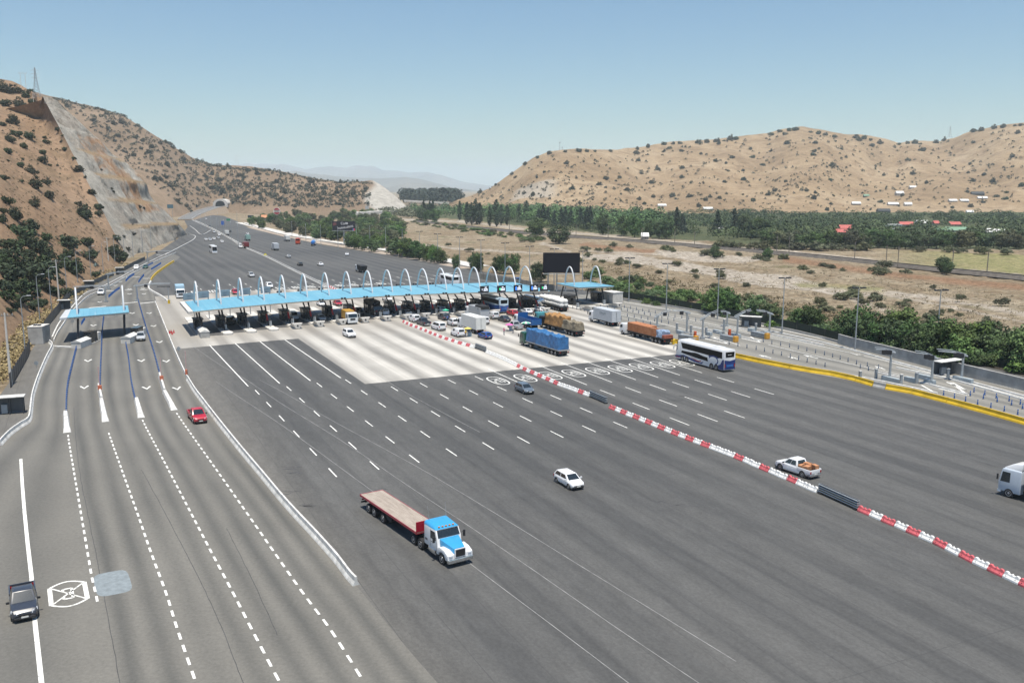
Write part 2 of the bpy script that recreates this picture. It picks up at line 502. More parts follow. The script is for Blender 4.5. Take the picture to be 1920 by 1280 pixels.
def band(X, Y, line, th):
    """1 within th pixels (vertical) of a line drawn left to right"""
    xs = [p[0] for p in line]; ys = [p[1] for p in line]
    yi = np.interp(X, xs, ys)
    t = np.interp(X, xs, th) if isinstance(th, (list, tuple)) else th
    return np.clip(1.3 - np.abs(Y - yi) / (t / 2), 0, 1) * ((X >= xs[0]) & (X <= xs[-1]))
def vnoise(X, Y, sc, seed=0.0, oct_=3):
    out = np.zeros(X.size)
    xf, yf = X.reshape(-1), Y.reshape(-1)
    for i in range(X.size):
        out[i] = mnoise.fractal(Vector((xf[i] * sc + seed, yf[i] * sc - seed, seed)), 0.9, 2.1, oct_)
    return out.reshape(X.shape)

# ================================================================ GROUND of the valley
MDRY = dry_ground_mat()
# right-hand edge of the paved plaza (pixels) and the fence along it
EDGE_R = [(2300, 760), (1920, 692), (1700, 652), (1575, 630), (1421, 608), (1300, 585), (1168, 558), (1100, 545), (1000, 528), (900, 508), (800, 490), (700, 474), (600, 458), (520, 441), (470, 428), (445, 415)]
EDGE_L = [(345, 412), (352, 425), (340, 443), (300, 470), (262, 492), (232, 508), (205, 520), (175, 533), (150, 548), (120, 566), (100, 590), (70, 640), (30, 700), (0, 740), (-60, 800), (-160, 950), (-240, 1100), (-300, 1290)]
eduv = sorted(toUV(G(*p)) for p in EDGE_R)
def v_edge(u): return interp(u, eduv)
def build_ground():
    ys = np.concatenate([np.array([1500, 1200, 900, 800]), np.linspace(760, 380, 330), np.array([376, 372, 368, 364, 361, 359, 357, 356])])
    xs = np.linspace(-900, 2900, 700)
    X, Y = np.meshgrid(xs, ys)
    P = np.zeros(X.shape + (3,))
    xx = (X - CX) / F; yy = (CY - Y) / F
    dz = -_s + yy * _c
    t = (0 - CAMH) / dz
    P[..., 0] = xx * t; P[..., 1] = (_c + yy * _s) * t
    u = P[..., 0] * UX + P[..., 1] * UY; v = P[..., 0] * UY - P[..., 1] * UX
    ve = np.interp(u, [e[0] for e in eduv], [e[1] for e in eduv])
    m = np.clip((v - ve - 4) / 25, 0, 1) * (P[..., 1] < 1500)
    nz = vnoise(P[..., 0], P[..., 1], 0.28, 9.0, 3) * 0.55 + vnoise(P[..., 0], P[..., 1], 0.09, 3.0, 3) * 0.7 + vnoise(P[..., 0], P[..., 1], 0.02, 7.0, 2) * 1.4
    grav = np.zeros(X.shape)
    jx = X + vnoise(P[..., 0], P[..., 1], 0.05, 1.0, 2) * 14
    jy = Y + vnoise(P[..., 0], P[..., 1], 0.06, 5.0, 3) * 3.0
    riv = [(1085, 477), (1180, 473), (1240, 482), (1330, 497), (1440, 511), (1530, 526), (1600, 539), (1660, 553), (1560, 549), (1480, 541), (1400, 529), (1320, 513), (1240, 501), (1160, 491), (1090, 483)]
    grav = np.maximum(grav, inpoly(jx, jy, riv))
    for ln, th in [([(720, 446), (790, 458), (900, 467), (1010, 474), (1095, 479)], 4), ([(1012, 454), (1035, 460), (1066, 472)], 5),
                   ([(1592, 556), (1650, 577), (1720, 602), (1830, 626), (1960, 662)], 10), ([(1598, 537), (1700, 549), (1810, 563), (1925, 587), (2200, 640)], 11), ([(1660, 547), (1780, 572), (1930, 604)], 5), ([(1100, 470), (1250, 474), (1300, 480)], 3),
                   ([(940, 424), (1000, 430), (1080, 437), (1200, 447), (1330, 458), (1400, 463)], 5), ([(860, 412), (940, 424)], 4),
                   ([(1400, 464), (1480, 470), (1600, 482), (1760, 498), (1930, 514), (2300, 552)], 5), ([(700, 405), (780, 412), (880, 416), (960, 424)], 3)]:
        grav = np.maximum(grav, band(jx * 0.3 + X * 0.7, jy * 0.6 + Y * 0.4, ln, th))
    rip = inpoly(X, jy * 0.5 + Y * 0.5, [(1225, 468), (1300, 473), (1440, 484), (1452, 489), (1400, 492), (1300, 486), (1240, 478)])
    nz = nz + rip * (0.8 + vnoise(P[..., 0], P[..., 1], 0.7, 2.0, 2) * 1.0)
    grav = np.maximum(grav, rip)
    grn = inpoly(X, Y, [(820, 384), (1000, 396), (1300, 392), (1950, 388), (2600, 388), (2600, 470), (1950, 468), (1640, 463), (1480, 461), (1340, 452), (1180, 442), (1000, 424), (900, 414), (760, 404)])
    fld = np.clip(inpoly(jx, jy, [(1480, 478), (1640, 466), (1950, 476), (2500, 490), (2500, 560), (1930, 512), (1700, 492)]), 0, 1)
    fg = fld * np.clip((X - 1640) / 160, 0, 1)
    red = np.maximum(band(jx, jy, [(1090, 458), (1180, 466), (1230, 470)], 8), band(jx, jy, [(1470, 486), (1560, 498), (1700, 516), (1930, 540), (2300, 580)], 13)) * 0.9
    grs = band(jx, jy, [(1500, 532), (1570, 534), (1660, 540)], 12) * 0.8
    P[..., 2] = -0.14 + m * (nz * 0.55 - 0.25)
    P[..., 2] -= (P[..., 1] > 1500) * 1.0
    mt = MDRY
    n = NT('valley_floor')
    p = n.coord()
    a = n.noise(p, 0.012, 6, 0.62, 0.4); b = n.noise(p, 0.09, 6, 0.7); f = n.noise(p, 0.6, 5, 0.75)
    c = n.ramp(a, [(0.3, (0.22, 0.172, 0.112)), (0.5, (0.285, 0.234, 0.162)), (0.7, (0.335, 0.285, 0.21))])
    c = n.mix(n.ramp(b, [(0.42, 0.0), (0.62, 0.75)]), c, (0.185, 0.135, 0.082))
    c = n.mix(n.math('MULTIPLY', n.ramp(n.noise(p, 0.05, 5, 0.6), [(0.58, 0.0), (0.68, 1.0)]), 0.55), c, (0.12, 0.125, 0.055))
    gv = n.ramp(n.noise(p, 0.25, 6, 0.7), [(0.3, (0.3, 0.255, 0.2)), (0.6, (0.40, 0.355, 0.295)), (0.75, (0.48, 0.44, 0.38))])
    c = n.mix(n.attr('gravel'), c, gv)
    c = n.mix(n.attr('redsoil'), c, (0.24, 0.145, 0.088))
    c = n.mix(n.attr('meadow'), c, n.ramp(b, [(0.35, (0.2, 0.2, 0.085)), (0.7, (0.3, 0.26, 0.14))]))
    c = n.mix(n.math('MULTIPLY', n.attr('green'), 0.85), c, n.ramp(b, [(0.35, (0.03, 0.055, 0.025)), (0.62, (0.08, 0.1, 0.045)), (0.75, (0.22, 0.19, 0.11))]))
    f3 = n.noise(p, 0.28, 7, 0.8, 0.6)
    c = n.mix(0.8, c, n.ramp(f, [(0.28, 0.2), (0.72, 0.78)]), 'OVERLAY')
    c = n.mix(0.6, c, n.ramp(f3, [(0.36, 0.2), (0.5, 0.5), (0.66, 0.72)]), 'OVERLAY')  # raised colour contrast stands in for relief shading of clods and stones
    n.bump(n.math('ADD', f, f3), 0.9, 0.8)
    n.done(c, 0.95, spec=0.1)
    grid_mesh('valley_ground', P, n.mat, {'gravel': grav, 'green': grn, 'meadow': np.maximum(fg, grs), 'redsoil': red})
    # everything to the horizon and round behind the camera
    mb = MB(); mb.poly([(-24000, -24000, -1.6), (24000, -24000, -1.6), (24000, 24000, -1.6), (-24000, 24000, -1.6)])
    struct('plain_ground', mb, MDRY)
build_ground()

# ================================================================ PAVED PLAZA
MASPH = asphalt_mat(); MCONC = concrete_slab_mat(); METC = etc_mat(); MPAINT = paint_mat()
plz = [G(*p) for p in EDGE_R] + [G(420, 405), G(395, 403), G(362, 405)] + [G(*p) for p in EDGE_L] + [Vector((-40, -40, 0)), Vector((140, -40, 0))]
mb = MB(); mb.poly([(p.x, p.y, 0) for p in plz])
pl = struct('plaza_asphalt', mb, MASPH)
bm = bmesh.new(); bm.from_mesh(pl.data); bmesh.ops.triangulate(bm, faces=bm.faces); bm.to_mesh(pl.data); bm.free()
def sheet(name, pts, z, mat):
    mb = MB(); mb.poly([(p[0], p[1], z) for p in pts])
    o = struct(name, mb, mat)
    b = bmesh.new(); b.from_mesh(o.data); bmesh.ops.triangulate(b, faces=b.faces)
    for f in b.faces:
        if f.normal.z < 0: f.normal_flip()
    b.to_mesh(o.data); b.free()
    return o
cs = [UV(143.2, 40.4), UV(143.5, 70), UV(143.7, 101.5), UV(144.5, 105.6), UV(154.8, 110), UV(183.4, 115), UV(203.6, 118.7), UV(225.3, 122.6), UV(242, 125), UV(262, 112), UV(280, 92), UV(289.5, 71), UV(292.6, 46), UV(290.3, 24), UV(288.7, 17.9), UV(244.1, 16.1), UV(215.8, 15.4), UV(191.4, 14.7), UV(193.2, 30), UV(193.8, 40.2)]
sheet('toll_concrete_slab', cs, 0.004, MCONC)
# lane floors between the booths: oil stain darkened to paint in canopy shade
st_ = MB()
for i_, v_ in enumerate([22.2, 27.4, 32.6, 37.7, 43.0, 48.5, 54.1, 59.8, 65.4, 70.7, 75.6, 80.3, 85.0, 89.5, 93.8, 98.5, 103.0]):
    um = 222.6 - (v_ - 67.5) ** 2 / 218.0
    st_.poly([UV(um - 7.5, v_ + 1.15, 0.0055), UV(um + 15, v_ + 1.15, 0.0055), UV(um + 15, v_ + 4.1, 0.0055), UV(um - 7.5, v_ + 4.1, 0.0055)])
n_ = NT('oil_shade_concrete'); p_ = n_.coord()
struct('shade_dark_lanes', st_, n_.done(n_.ramp(n_.noise(p_, 0.5, 5, 0.7), [(0.3, (0.05, 0.05, 0.052)), (0.7, (0.11, 0.108, 0.104))]), 0.7))
# express (electronic toll) lanes on the left: five curved ribbons
L0 = GP([(325, 475), (300, 483), (262, 503), (236, 520), (205, 536), (172, 552), (146, 571), (124, 602), (103, 640), (98, 655), (76, 702), (62, 745), (55, 790), (21, 815), (2, 835), (-60, 880), (-150, 960), (-260, 1080), (-330, 1170), (-400, 1290)], 0, 4)
L1 = GP([(180, 575), (168, 585), (154, 609), (143, 651), (129, 715), (124.5, 772), (127.5, 815), (138, 880), (151, 957), (160, 1010), (172, 1080), (184, 1135), (205, 1290)], 0, 4)
L2 = GP([(330, 478), (308, 487), (287, 495), (268, 504), (252, 515), (236, 528), (225, 541), (204, 558), (198, 575), (195, 594), (190, 640), (187.5, 725), (191, 757), (199, 796), (225, 871), (257, 960), (282, 1032), (311, 1110), (332, 1177), (365, 1272), (372, 1290)], 0, 4)
L3 = GP([(225, 562), (228, 575), (234, 610), (236, 645), (241, 672), (246, 715), (254, 750), (267, 787), (311, 871), (360, 965), (395, 1032), (435, 1107), (470, 1175), (520, 1270), (532, 1290)], 0, 4)
L4 = GP([(334, 480), (318, 488), (302, 496), (284, 506), (270, 517), (260, 530), (256, 538), (258, 558), (263, 580), (274, 616), (289, 663), (300, 704), (315, 742), (331, 774), (400, 872), (467, 967), (560, 1100), (620, 1180), (690, 1290)], 0, 4)
L5 = GP([(338, 482), (326, 491), (312, 500), (298, 510), (283, 528), (279, 537), (287, 549), (291, 567), (313, 622), (328, 659), (352, 712), (381, 755), (449, 842), (527, 936), (590, 1005), (668, 1097), (760, 1210), (830, 1290)], 0, 4)
def ribbons(name, lines, z, mat, n=110):
    S = [frac_pts(l, n) for l in lines]
    me = bpy.data.meshes.new(name); vv = []; ff = []; uvs = []
    for k in range(len(S) - 1):
        b = len(vv); acc = 0.0; sub = 5
        for i in range(n + 1):
            if i: acc += (S[k][i] - S[k][i - 1]).length
            for j in range(sub):
                p = S[k][i].lerp(S[k + 1][i], j / (sub - 1)); vv.append((p.x, p.y, z)); uvs.append((k + j / (sub - 1), acc))
        for i in range(n):
            for j in range(sub - 1):
                a = b + i * sub + j; ff.append((a, a + 1, a + sub + 1, a + sub))
    me.from_pydata(vv, [], ff)
    lay = me.uv_layers.new(name='UVMap')
    for lp in me.loops: lay.data[lp.index].uv = uvs[lp.vertex_index]
    me.materials.append(mat)
    for p in me.polygons:
        pass
    b = bmesh.new(); b.from_mesh(me)
    for f in b.faces:
        if f.normal.z < 0: f.normal_flip()
    b.to_mesh(me); b.free()
    o = link(name, me); o['kind'] = 'structure'
    return o
def cut(l, y0): return [p for p in l if p.y < y0]
EY = 330
YC = G(0, 598).y
def above(l): return [p for p in l if p.y >= YC]
ribbons('express_lanes', [cut(l, YC) for l in (L0, L1, L2, L3, L4, L5)], 0.004, METC)
ribbons('right_lanes', [run_on(q_) for q_ in [GP([(1040, 560), (1110, 586), (1165, 607), (1262, 644), (1379, 671), (1481, 692), (1600, 714), (1711, 739), (1776, 756), (1920, 796), (2060, 842)], 0, 4), GP([(1060, 556), (1140, 580), (1230, 603), (1330, 632), (1420, 652), (1520, 675), (1640, 700), (1760, 728), (1920, 770), (2070, 810)], 0, 4),
    GP([(1085, 553), (1170, 572), (1270, 592), (1370, 614), (1450, 632), (1550, 655), (1660, 685), (1780, 712), (1920, 750), (2080, 790)], 0, 4), GP([(1110, 551), (1168, 561), (1250, 573), (1330, 587), (1421, 606), (1500, 623), (1572, 643), (1700, 676), (1800, 702), (1920, 732), (2090, 772)], 0, 4)]], 0.0065, etc_mat('right_lane_pavement', 1.5))
ribbons('express_lanes_upper', [above(l) for l in (L0, L2, L4, L5)], 0.0045, METC)

# ================================================================ ROAD MARKINGS
mk = MB()
ZM = 0.011
def seg(a, b, wd): mk.strip([Vector((a.x, a.y, ZM)), Vector((b.x, b.y, ZM))], wd)
def line(pts, wd=0.15): mk.strip([Vector((p.x, p.y, ZM)) for p in pts], wd)
def dashes(path, on, period, wd, start=0.0):
    pts = resample(path, 0.1); i = int(start / 0.1)
    while i + int(on / 0.1) < len(pts):
        line([pts[i], pts[i + int(on / 0.1)]], wd); i += int(period / 0.1)
VL = [22.9, 28.0, 33.1, 38.1, 43.3, 48.5, 53.7, 58.9, 63.8]
for i, v in enumerate(VL):
    for k in range(6):
        if v > 50 and k == 5: continue
        u0 = 97.0 + 0.115 * (v - 23) + 9.15 * k
        if i == 8: u0 -= 0.6
        if i == 8 and k > 2: continue
        if i in (4, 5, 6, 7) and u0 + 3.6 > 143: continue
        seg(UV(u0, v + 0.9 - (k * 0.12)), UV(u0 + 3.5, v + 0.9 - (k * 0.12) - 0.05), 0.16)
for v in (22.3, 27.4, 32.5, 37.7): seg(UV(193.4, v - 0.4), UV(149.6, v + 0.3), 0.2)
seg(UV(146, 63.9), UV(132.5, 63.9), 0.17)
for v0, v1 in ((73.7, 73.3), (78.5, 78.1), (83.3, 82.8), (88, 87.3), (92.6, 91.8), (97.1, 96.5)):
    seg(UV(145.8, v0), UV(127, v1), 0.17)
    for k in range(3 if v0 < 88 else 2):
        u0 = 118.2 - 9.8 * k
        seg(UV(u0, v1 - 0.1 * k), UV(u0 + 4.6, v1 - 0.1 * k), 0.16)
# the far side of the plaza: dash rows behind the canopy
for i in range(1, 20):
    v = 22.3 + 5.2 * i if i < 8 else 63.9 + 4.75 * (i - 8)
    for k in range(5):
        u0 = 272 + 10 * k
        seg(UV(u0, v), UV(u0 + (9 if k == 0 and i % 2 else 4), v), 0.2)
for i in range(1, 14):       # small speed ovals behind the canopy seen as white smudges
    v = 24.9 + 5.2 * i if i < 8 else 66.3 + 4.75 * (i - 8)
    for dv in (-0.9, 0, 0.9): seg(UV(293, v + dv), UV(299, v + dv), 0.35)
    seg(UV(293, v - 0.9), UV(293, v + 0.9), 0.5); seg(UV(299, v - 0.9), UV(299, v + 0.9), 0.5)
# express lanes
dashes([p for p in L1 if G(0, 1136).y < p.y < G(0, 812).y], 1.1, 2.0, 0.19)
for l, y in ((L2, 796), (L3, 786), (L4, 772)): dashes([p for p in l if p.y < G(0, y).y], 1.1, 2.0, 0.19)
line(GP([(39, 860), (42, 910), (46, 960), (52, 1020), (59, 1080), (66, 1170), (79, 1290)]), 0.32)
def lane_dir(p):
    best = None
    for l in (L1, L2, L3, L4, L5):
        for a, b in zip(l, l[1:]):
            d = (a - p).length
            if best is None or d < best[0]: best = (d, (b - a).normalized())
    return best[1]
def chevron(px, py, s=1.0):
    p = G(px, py); f = lane_dir(p); r_ = Vector((f.y, -f.x, 0))
    def q(x, y): v_ = p + r_ * x - f * y; return (v_.x, v_.y, ZM)
    for sg in (-1, 1):
        mk.poly([q(0, -1.3 * s), q(sg * 0.78 * s, 1.1 * s), q(sg * 0.5 * s, 1.35 * s), q(0, -0.45 * s)])
for px, py in [(165, 676), (158, 726), (175, 610), (187, 566), (265, 676), (275, 727), (255, 609), (248, 587), (312, 677), (332, 728), (299, 641), (288, 611), (280, 587), (243, 551), (270, 551), (216, 535), (243, 542), (268, 541), (225, 528)]:
    chevron(px, py, 0.95)
for px, py in [(206, 545), (241, 543), (269, 543), (300, 478), (232, 520), (255, 519), (275, 522)]:      # crossing bars and lettering rows far up the lanes
    for k in range(4): seg(G(px - 6 + k * 3.6, py), G(px - 4.2 + k * 3.6, py), 1.5)
for a, b in (((167, 577), (199, 574)), ((228, 569), (258, 566)), ((262, 569), (289, 566))): seg(G(*a), G(*b), 0.8)
# edge lines of the right-hand lanes
for pts, wd in (([(1060, 556), (1165, 577), (1310, 603), (1500, 640), (1660, 676), (1930, 748)], 0.2), ([(1112, 572), (1260, 597), (1390, 622), (1480, 640)], 0.18),
                ([(1080, 572), (1230, 604), (1345, 632), (1388, 648)], 0.18), ([(1170, 566), (1390, 602), (1572, 641), (1600, 650), (1750, 690), (1930, 736)], 0.3),
                ([(1440, 646), (1545, 671), (1640, 692), (1700, 706)], 0.16)):
    line(GP(pts), wd)
for tip, a, b in (((1366, 645), (1338, 632), (1310, 632)), ((1426, 642), (1407, 631), (1390, 634)), ((1757, 738), (1728, 722), (1690, 726)), ((1816, 741), (1782, 717), (1760, 728)), ((1813, 732), (1786, 717), (1775, 716))):
    line([G(*tip), G(*a)], 0.3); line([G(*tip), G(*b)], 0.3)
def arrow(a, b, wd=0.25):
    A, B = G(*a), G(*b); d = (B - A).normalized(); nn = Vector((d.y, -d.x, 0))
    line([A, B - d * 1.6], wd)
    t = B; mk.poly([(t.x, t.y, ZM), *[tuple(q) for q in ((t - d * 2 + nn * 0.55) + Vector((0, 0, ZM)), (t - d * 2 - nn * 0.55) + Vector((0, 0, ZM)))]])
for a, b in (((1446, 671), (1422, 665)), ((1500, 674), (1476, 668)), ((1534, 672), (1506, 665)), ((1660, 693), (1640, 686)), ((1620, 667), (1596, 662))): arrow(a, b)
# painted 20 km/h ovals before the booths
GLY = {'2': [((-.5, 1), (.5, 1)), ((.5, 1), (.5, .05)), ((.5, .05), (-.5, -.1)), ((-.5, -.1), (-.5, -1)), ((-.5, -1), (.5, -1))],
       '0': [((-.5, 1), (.5, 1)), ((.5, 1), (.5, -1)), ((.5, -1), (-.5, -1)), ((-.5, -1), (-.5, 1))]}
def rounded(hu, hv, k=10, ex=3.2):
    return [(math.copysign(abs(math.cos(a)) ** (2 / ex), math.cos(a)) * hu, math.copysign(abs(math.sin(a)) ** (2 / ex), math.sin(a)) * hv) for a in [2 * math.pi * i / (k * 4) for i in range(k * 4 + 1)]]
for v in (61.4, 66.5, 71.3, 75.9, 80.7, 85.4, 89.9, 94.5, 98.8):
    line([UV(136.2 + a, v + b) for a, b in rounded(3.15, 1.3, 8, 2.6)], 0.24)
    for ch, dv in (('2', -0.46), ('0', 0.46)):
        for (x0, y0), (x1, y1) in GLY[ch]:
            seg(UV(136.2 + y0 * 1.45, v + dv + x0 * 0.6), UV(136.2 + y1 * 1.45, v + dv + x1 * 0.62), 0.17)
# crossed oval on the left lane
c0 = G(128, 1112); dl = (G(172, 1080) - G(184, 1135)).normalized(); dn = Vector((dl.y, -dl.x, 0))
def loc(a, b): return c0 + dl * a + dn * b
hu, hv = 2.35, 1.28
for sg in (-1, 1):
    line([loc(-1.75, sg * hv), loc(1.75, sg * hv)], 0.34)
    line([loc(sg * (1.75 + 0.75 * math.sin(math.pi * t / 12)), hv - 2 * hv * t / 12) for t in range(13)], 0.2)
line([loc(1.6, -1.15), loc(-1.6, 1.15)], 0.14); line([loc(-1.6, -1.15), loc(1.6, 1.15)], 0.14)
for a, b in (((1.0, -0.35), (1.0, 0.3)), ((1.0, 0.3), (-1.0, 0.3)), ((-1.0, 0.3), (-1.0, -0.35)), ((1.0, -0.35), (0.6, -0.35)), ((-1.0, -0.35), (-0.6, -0.35))):
    line([loc(a[0] + (0.12 if a[0] == b[0] and False else 0), a[1]), loc(*b)], 0.21)
struct('road_markings', mk, MPAINT)
# painted-over oval beside it
c1 = G(211, 1092)
mbp = MB(); mbp.poly([tuple(c1 + dl * (a * 1.0) + dn * b + Vector((0, 0, 0.008))) for a, b in rounded(2.45, 1.35, 6, 4.5)[:-1]])
struct('road_patch', mbp, M('road_patch', (0.20, 0.232, 0.248), 0.85, var=0.2, scale=2.0))
# worn scratches and seams in the asphalt
sc = MB()
rs = random.Random(4)
def wob(pts, amp=0.12):
    p = smooth_path([G(x, y) for x, y in pts], 14)
    return [Vector((q.x + rs.uniform(-amp, amp), q.y + rs.uniform(-amp, amp), 0.0065)) for q in p]
for pts in ([(459, 751), (540, 805), (687, 912), (790, 986), (900, 1070), (1040, 1175), (1179, 1280)],
            [(359, 647), (410, 682), (462, 712), (527, 756), (599, 800), (662, 840), (762, 908), (871, 980), (1000, 1068), (1150, 1172), (1311, 1280)],
            [(487, 712), (540, 740), (621, 787), (730, 846), (809, 890), (934, 965), (1080, 1055), (1230, 1147), (1380, 1239)],
            [(405, 715), (430, 732), (459, 751)], [(620, 640), (690, 690), (760, 735), (900, 810)]):
    sc.strip(wob(pts, 0.0), 0.07)
struct('road_scratches', sc, M('road_scratch', (0.23, 0.23, 0.225), 0.85, var=0.35, scale=0.8))
sk = MB()
for pts in ([(138, 765), (143, 830), (152, 900), (168, 980), (190, 1090), (225, 1280)], [(265, 880), (330, 1000), (400, 1140), (460, 1290)], [(1418, 796), (1500, 806), (1585, 833)], [(1440, 790), (1530, 815), (1600, 835)],
            [(1180, 700), (1240, 722), (1310, 745)], [(1545, 720), (1600, 740), (1660, 765)], [(425, 990), (470, 1080), (520, 1190)]):
    sk.strip(wob(pts, 0.03), 0.05)
for px, py, n_ in ((690, 925, 6), (545, 885, 5), (560, 945, 5), (1250, 740, 6), (1255, 950, 5), (520, 925, 5), (1265, 735, 4), (480, 770, 4), (600, 800, 3), (1700, 800, 4), (1800, 850, 4)):
    for _ in range(n_):
        q = G(px + rs.uniform(-26, 26), py + rs.uniform(-12, 12))
        sk.strip([Vector((q.x, q.y, 0.006)), Vector((q.x + rs.uniform(.3, 1.2), q.y + rs.uniform(-.5, .5), 0.006)), Vector((q.x + rs.uniform(1.0, 2.0), q.y + rs.uniform(-.3, .3), 0.006))], rs.uniform(0.06, 0.22))
struct('tyre_marks', sk, M('tyre_mark', (0.055, 0.055, 0.056), 0.8, var=0.4, scale=1.0))

# ================================================================ HILLS
HG = {}
def hill(name, px0, px1, ncol, base, sil, crest, mat, spurs=(), rough=4.0, nrow=46, gexp=1.25, rock=None, seed=1.0, back=700):
    xs = np.linspace(px0, px1, ncol)
    rows = nrow + 7
    P = np.zeros((rows, ncol, 3)); rk = np.zeros((rows, ncol))
    for j, px in enumerate(xs):
        db, dc = interp(px, base), interp(px, crest)
        eb = (-2.0 - CAMH) / db
        ec = (YH - interp(px, sil)) / F
        ax = (px - CX) / F
        for i in range(rows):
            if i < nrow:
                t = i / (nrow - 1); d = db + (dc - db) * t
                e = eb + (ec - eb) * (1 - (1 - t) ** gexp)
                k = math.sin(math.pi * min(t * 1.0, 1)) ** 0.8
                dsp = 0.0
                for (pt, pb, amp, wd) in spurs:
                    c_ = pb + (pt - pb) * t
                    dsp += amp * math.exp(-((px - c_) / wd) ** 2)
                h = mnoise.fractal(Vector((ax * d * 0.006 + seed, d * 0.006, seed)), 0.8, 2.1, 5) * rough * 2.2
                h -= abs(mnoise.noise(Vector((ax * d * 0.013 + seed * 3, d * 0.004, seed)))) * rough * 2.6
                e += (dsp + h) * k / F
                if t > 0.9: e += mnoise.fractal(Vector((px * 0.05, seed, 0)), 0.8, 2.0, 3) * 1.2 / F * (t - 0.9) * 10
                z = CAMH + e * d
                if rock: rk[i, j] = rock(px, t)
            else:
                q = (i - nrow + 1) / 7
                d = dc + back * q
                z = (CAMH + ec * dc) * (1 - q) ** 1.3 - 3 * q
            P[i, j] = (ax * d, d, z)
    HG[name] = (P, nrow)
    return grid_mesh(name, P, mat, {'rock': rk})
MHL = hill_mat('left_hill_grass', (0.175, 0.112, 0.068), (0.235, 0.158, 0.1), (0.29, 0.205, 0.138))
MHM = hill_mat('middle_hill_grass', (0.165, 0.118, 0.078), (0.215, 0.157, 0.106), (0.27, 0.2, 0.14))
MHR = hill_mat('right_hill_grass', (0.225, 0.158, 0.092), (0.30, 0.218, 0.132), (0.36, 0.275, 0.178), (0.15, 0.098, 0.055))
# tunnel hill
hill('tunnel_hill', -300, 772, 230,
     [(-300, 800), (200, 900), (330, 1000), (405, 1225), (425, 1225), (480, 1120), (560, 1060), (640, 1040), (700, 1080), (772, 1180)],
     [(-300, 150), (0, 160), (90, 180), (130, 190), (200, 207), (250, 222), (300, 253), (340, 279), (380, 301), (410, 310), (450, 313), (480, 313), (520, 320), (560, 327), (600, 336), (640, 342), (680, 341), (704, 338), (722, 350), (745, 368), (765, 387), (772, 396)],
     [(-300, 1500), (130, 1500), (300, 1480), (410, 1500), (560, 1420), (680, 1330), (772, 1200)],
     MHM, spurs=[(330, 250, 9, 40), (450, 470, 8, 30), (600, 540, 6, 40), (230, 130, 8, 40)], rough=4.5, seed=2.3,
     rock=lambda px, t: min(max((px - (690 + 10 * math.sin(t * 9))) / 12, 0), 1))
# hills across the valley
hill('valley_hill', 820, 2700, 470,
     [(820, 1650), (880, 1500), (960, 1300), (1100, 1190), (1300, 1150), (1500, 1180), (1900, 1230), (2700, 1300)],
     [(820, 388), (850, 377), (880, 368), (920, 353), (960, 326), (1000, 298), (1030, 287), (1055, 284), (1080, 283), (1150, 283), (1200, 278), (1250, 269), (1290, 267), (1330, 265), (1380, 259), (1430, 253), (1460, 245), (1490, 242), (1530, 248), (1570, 256), (1610, 257), (1640, 263), (1670, 271), (1700, 266), (1740, 269), (1770, 262), (1800, 250), (1850, 240), (1920, 232), (2000, 226), (2300, 240), (2700, 250)],
     [(820, 1750), (900, 1750), (1050, 1700), (1250, 2050), (1500, 2150), (1700, 2250), (1900, 2050), (2700, 2200)],
     MHR, spurs=[(1060, 1180, 16, 70), (1190, 1240, -13, 34), (1330, 1300, 8, 50), (1430, 1400, -8, 40), (1580, 1480, 14, 70), (1690, 1560, -7, 30), (1660, 1800, 12, 50), (1760, 1850, -10, 45), (1880, 1990, 10, 70), (980, 1040, 8, 50)],
     rough=5.6, seed=5.1, gexp=1.2,
     rock=lambda px, t: 0.55 * (930 < px < 1060) * (0.2 < t < 0.42) * min(max((px - (935 + 60 * t)) / 15, 0), 1) * min(max((1050 - px) / 25, 0), 1))
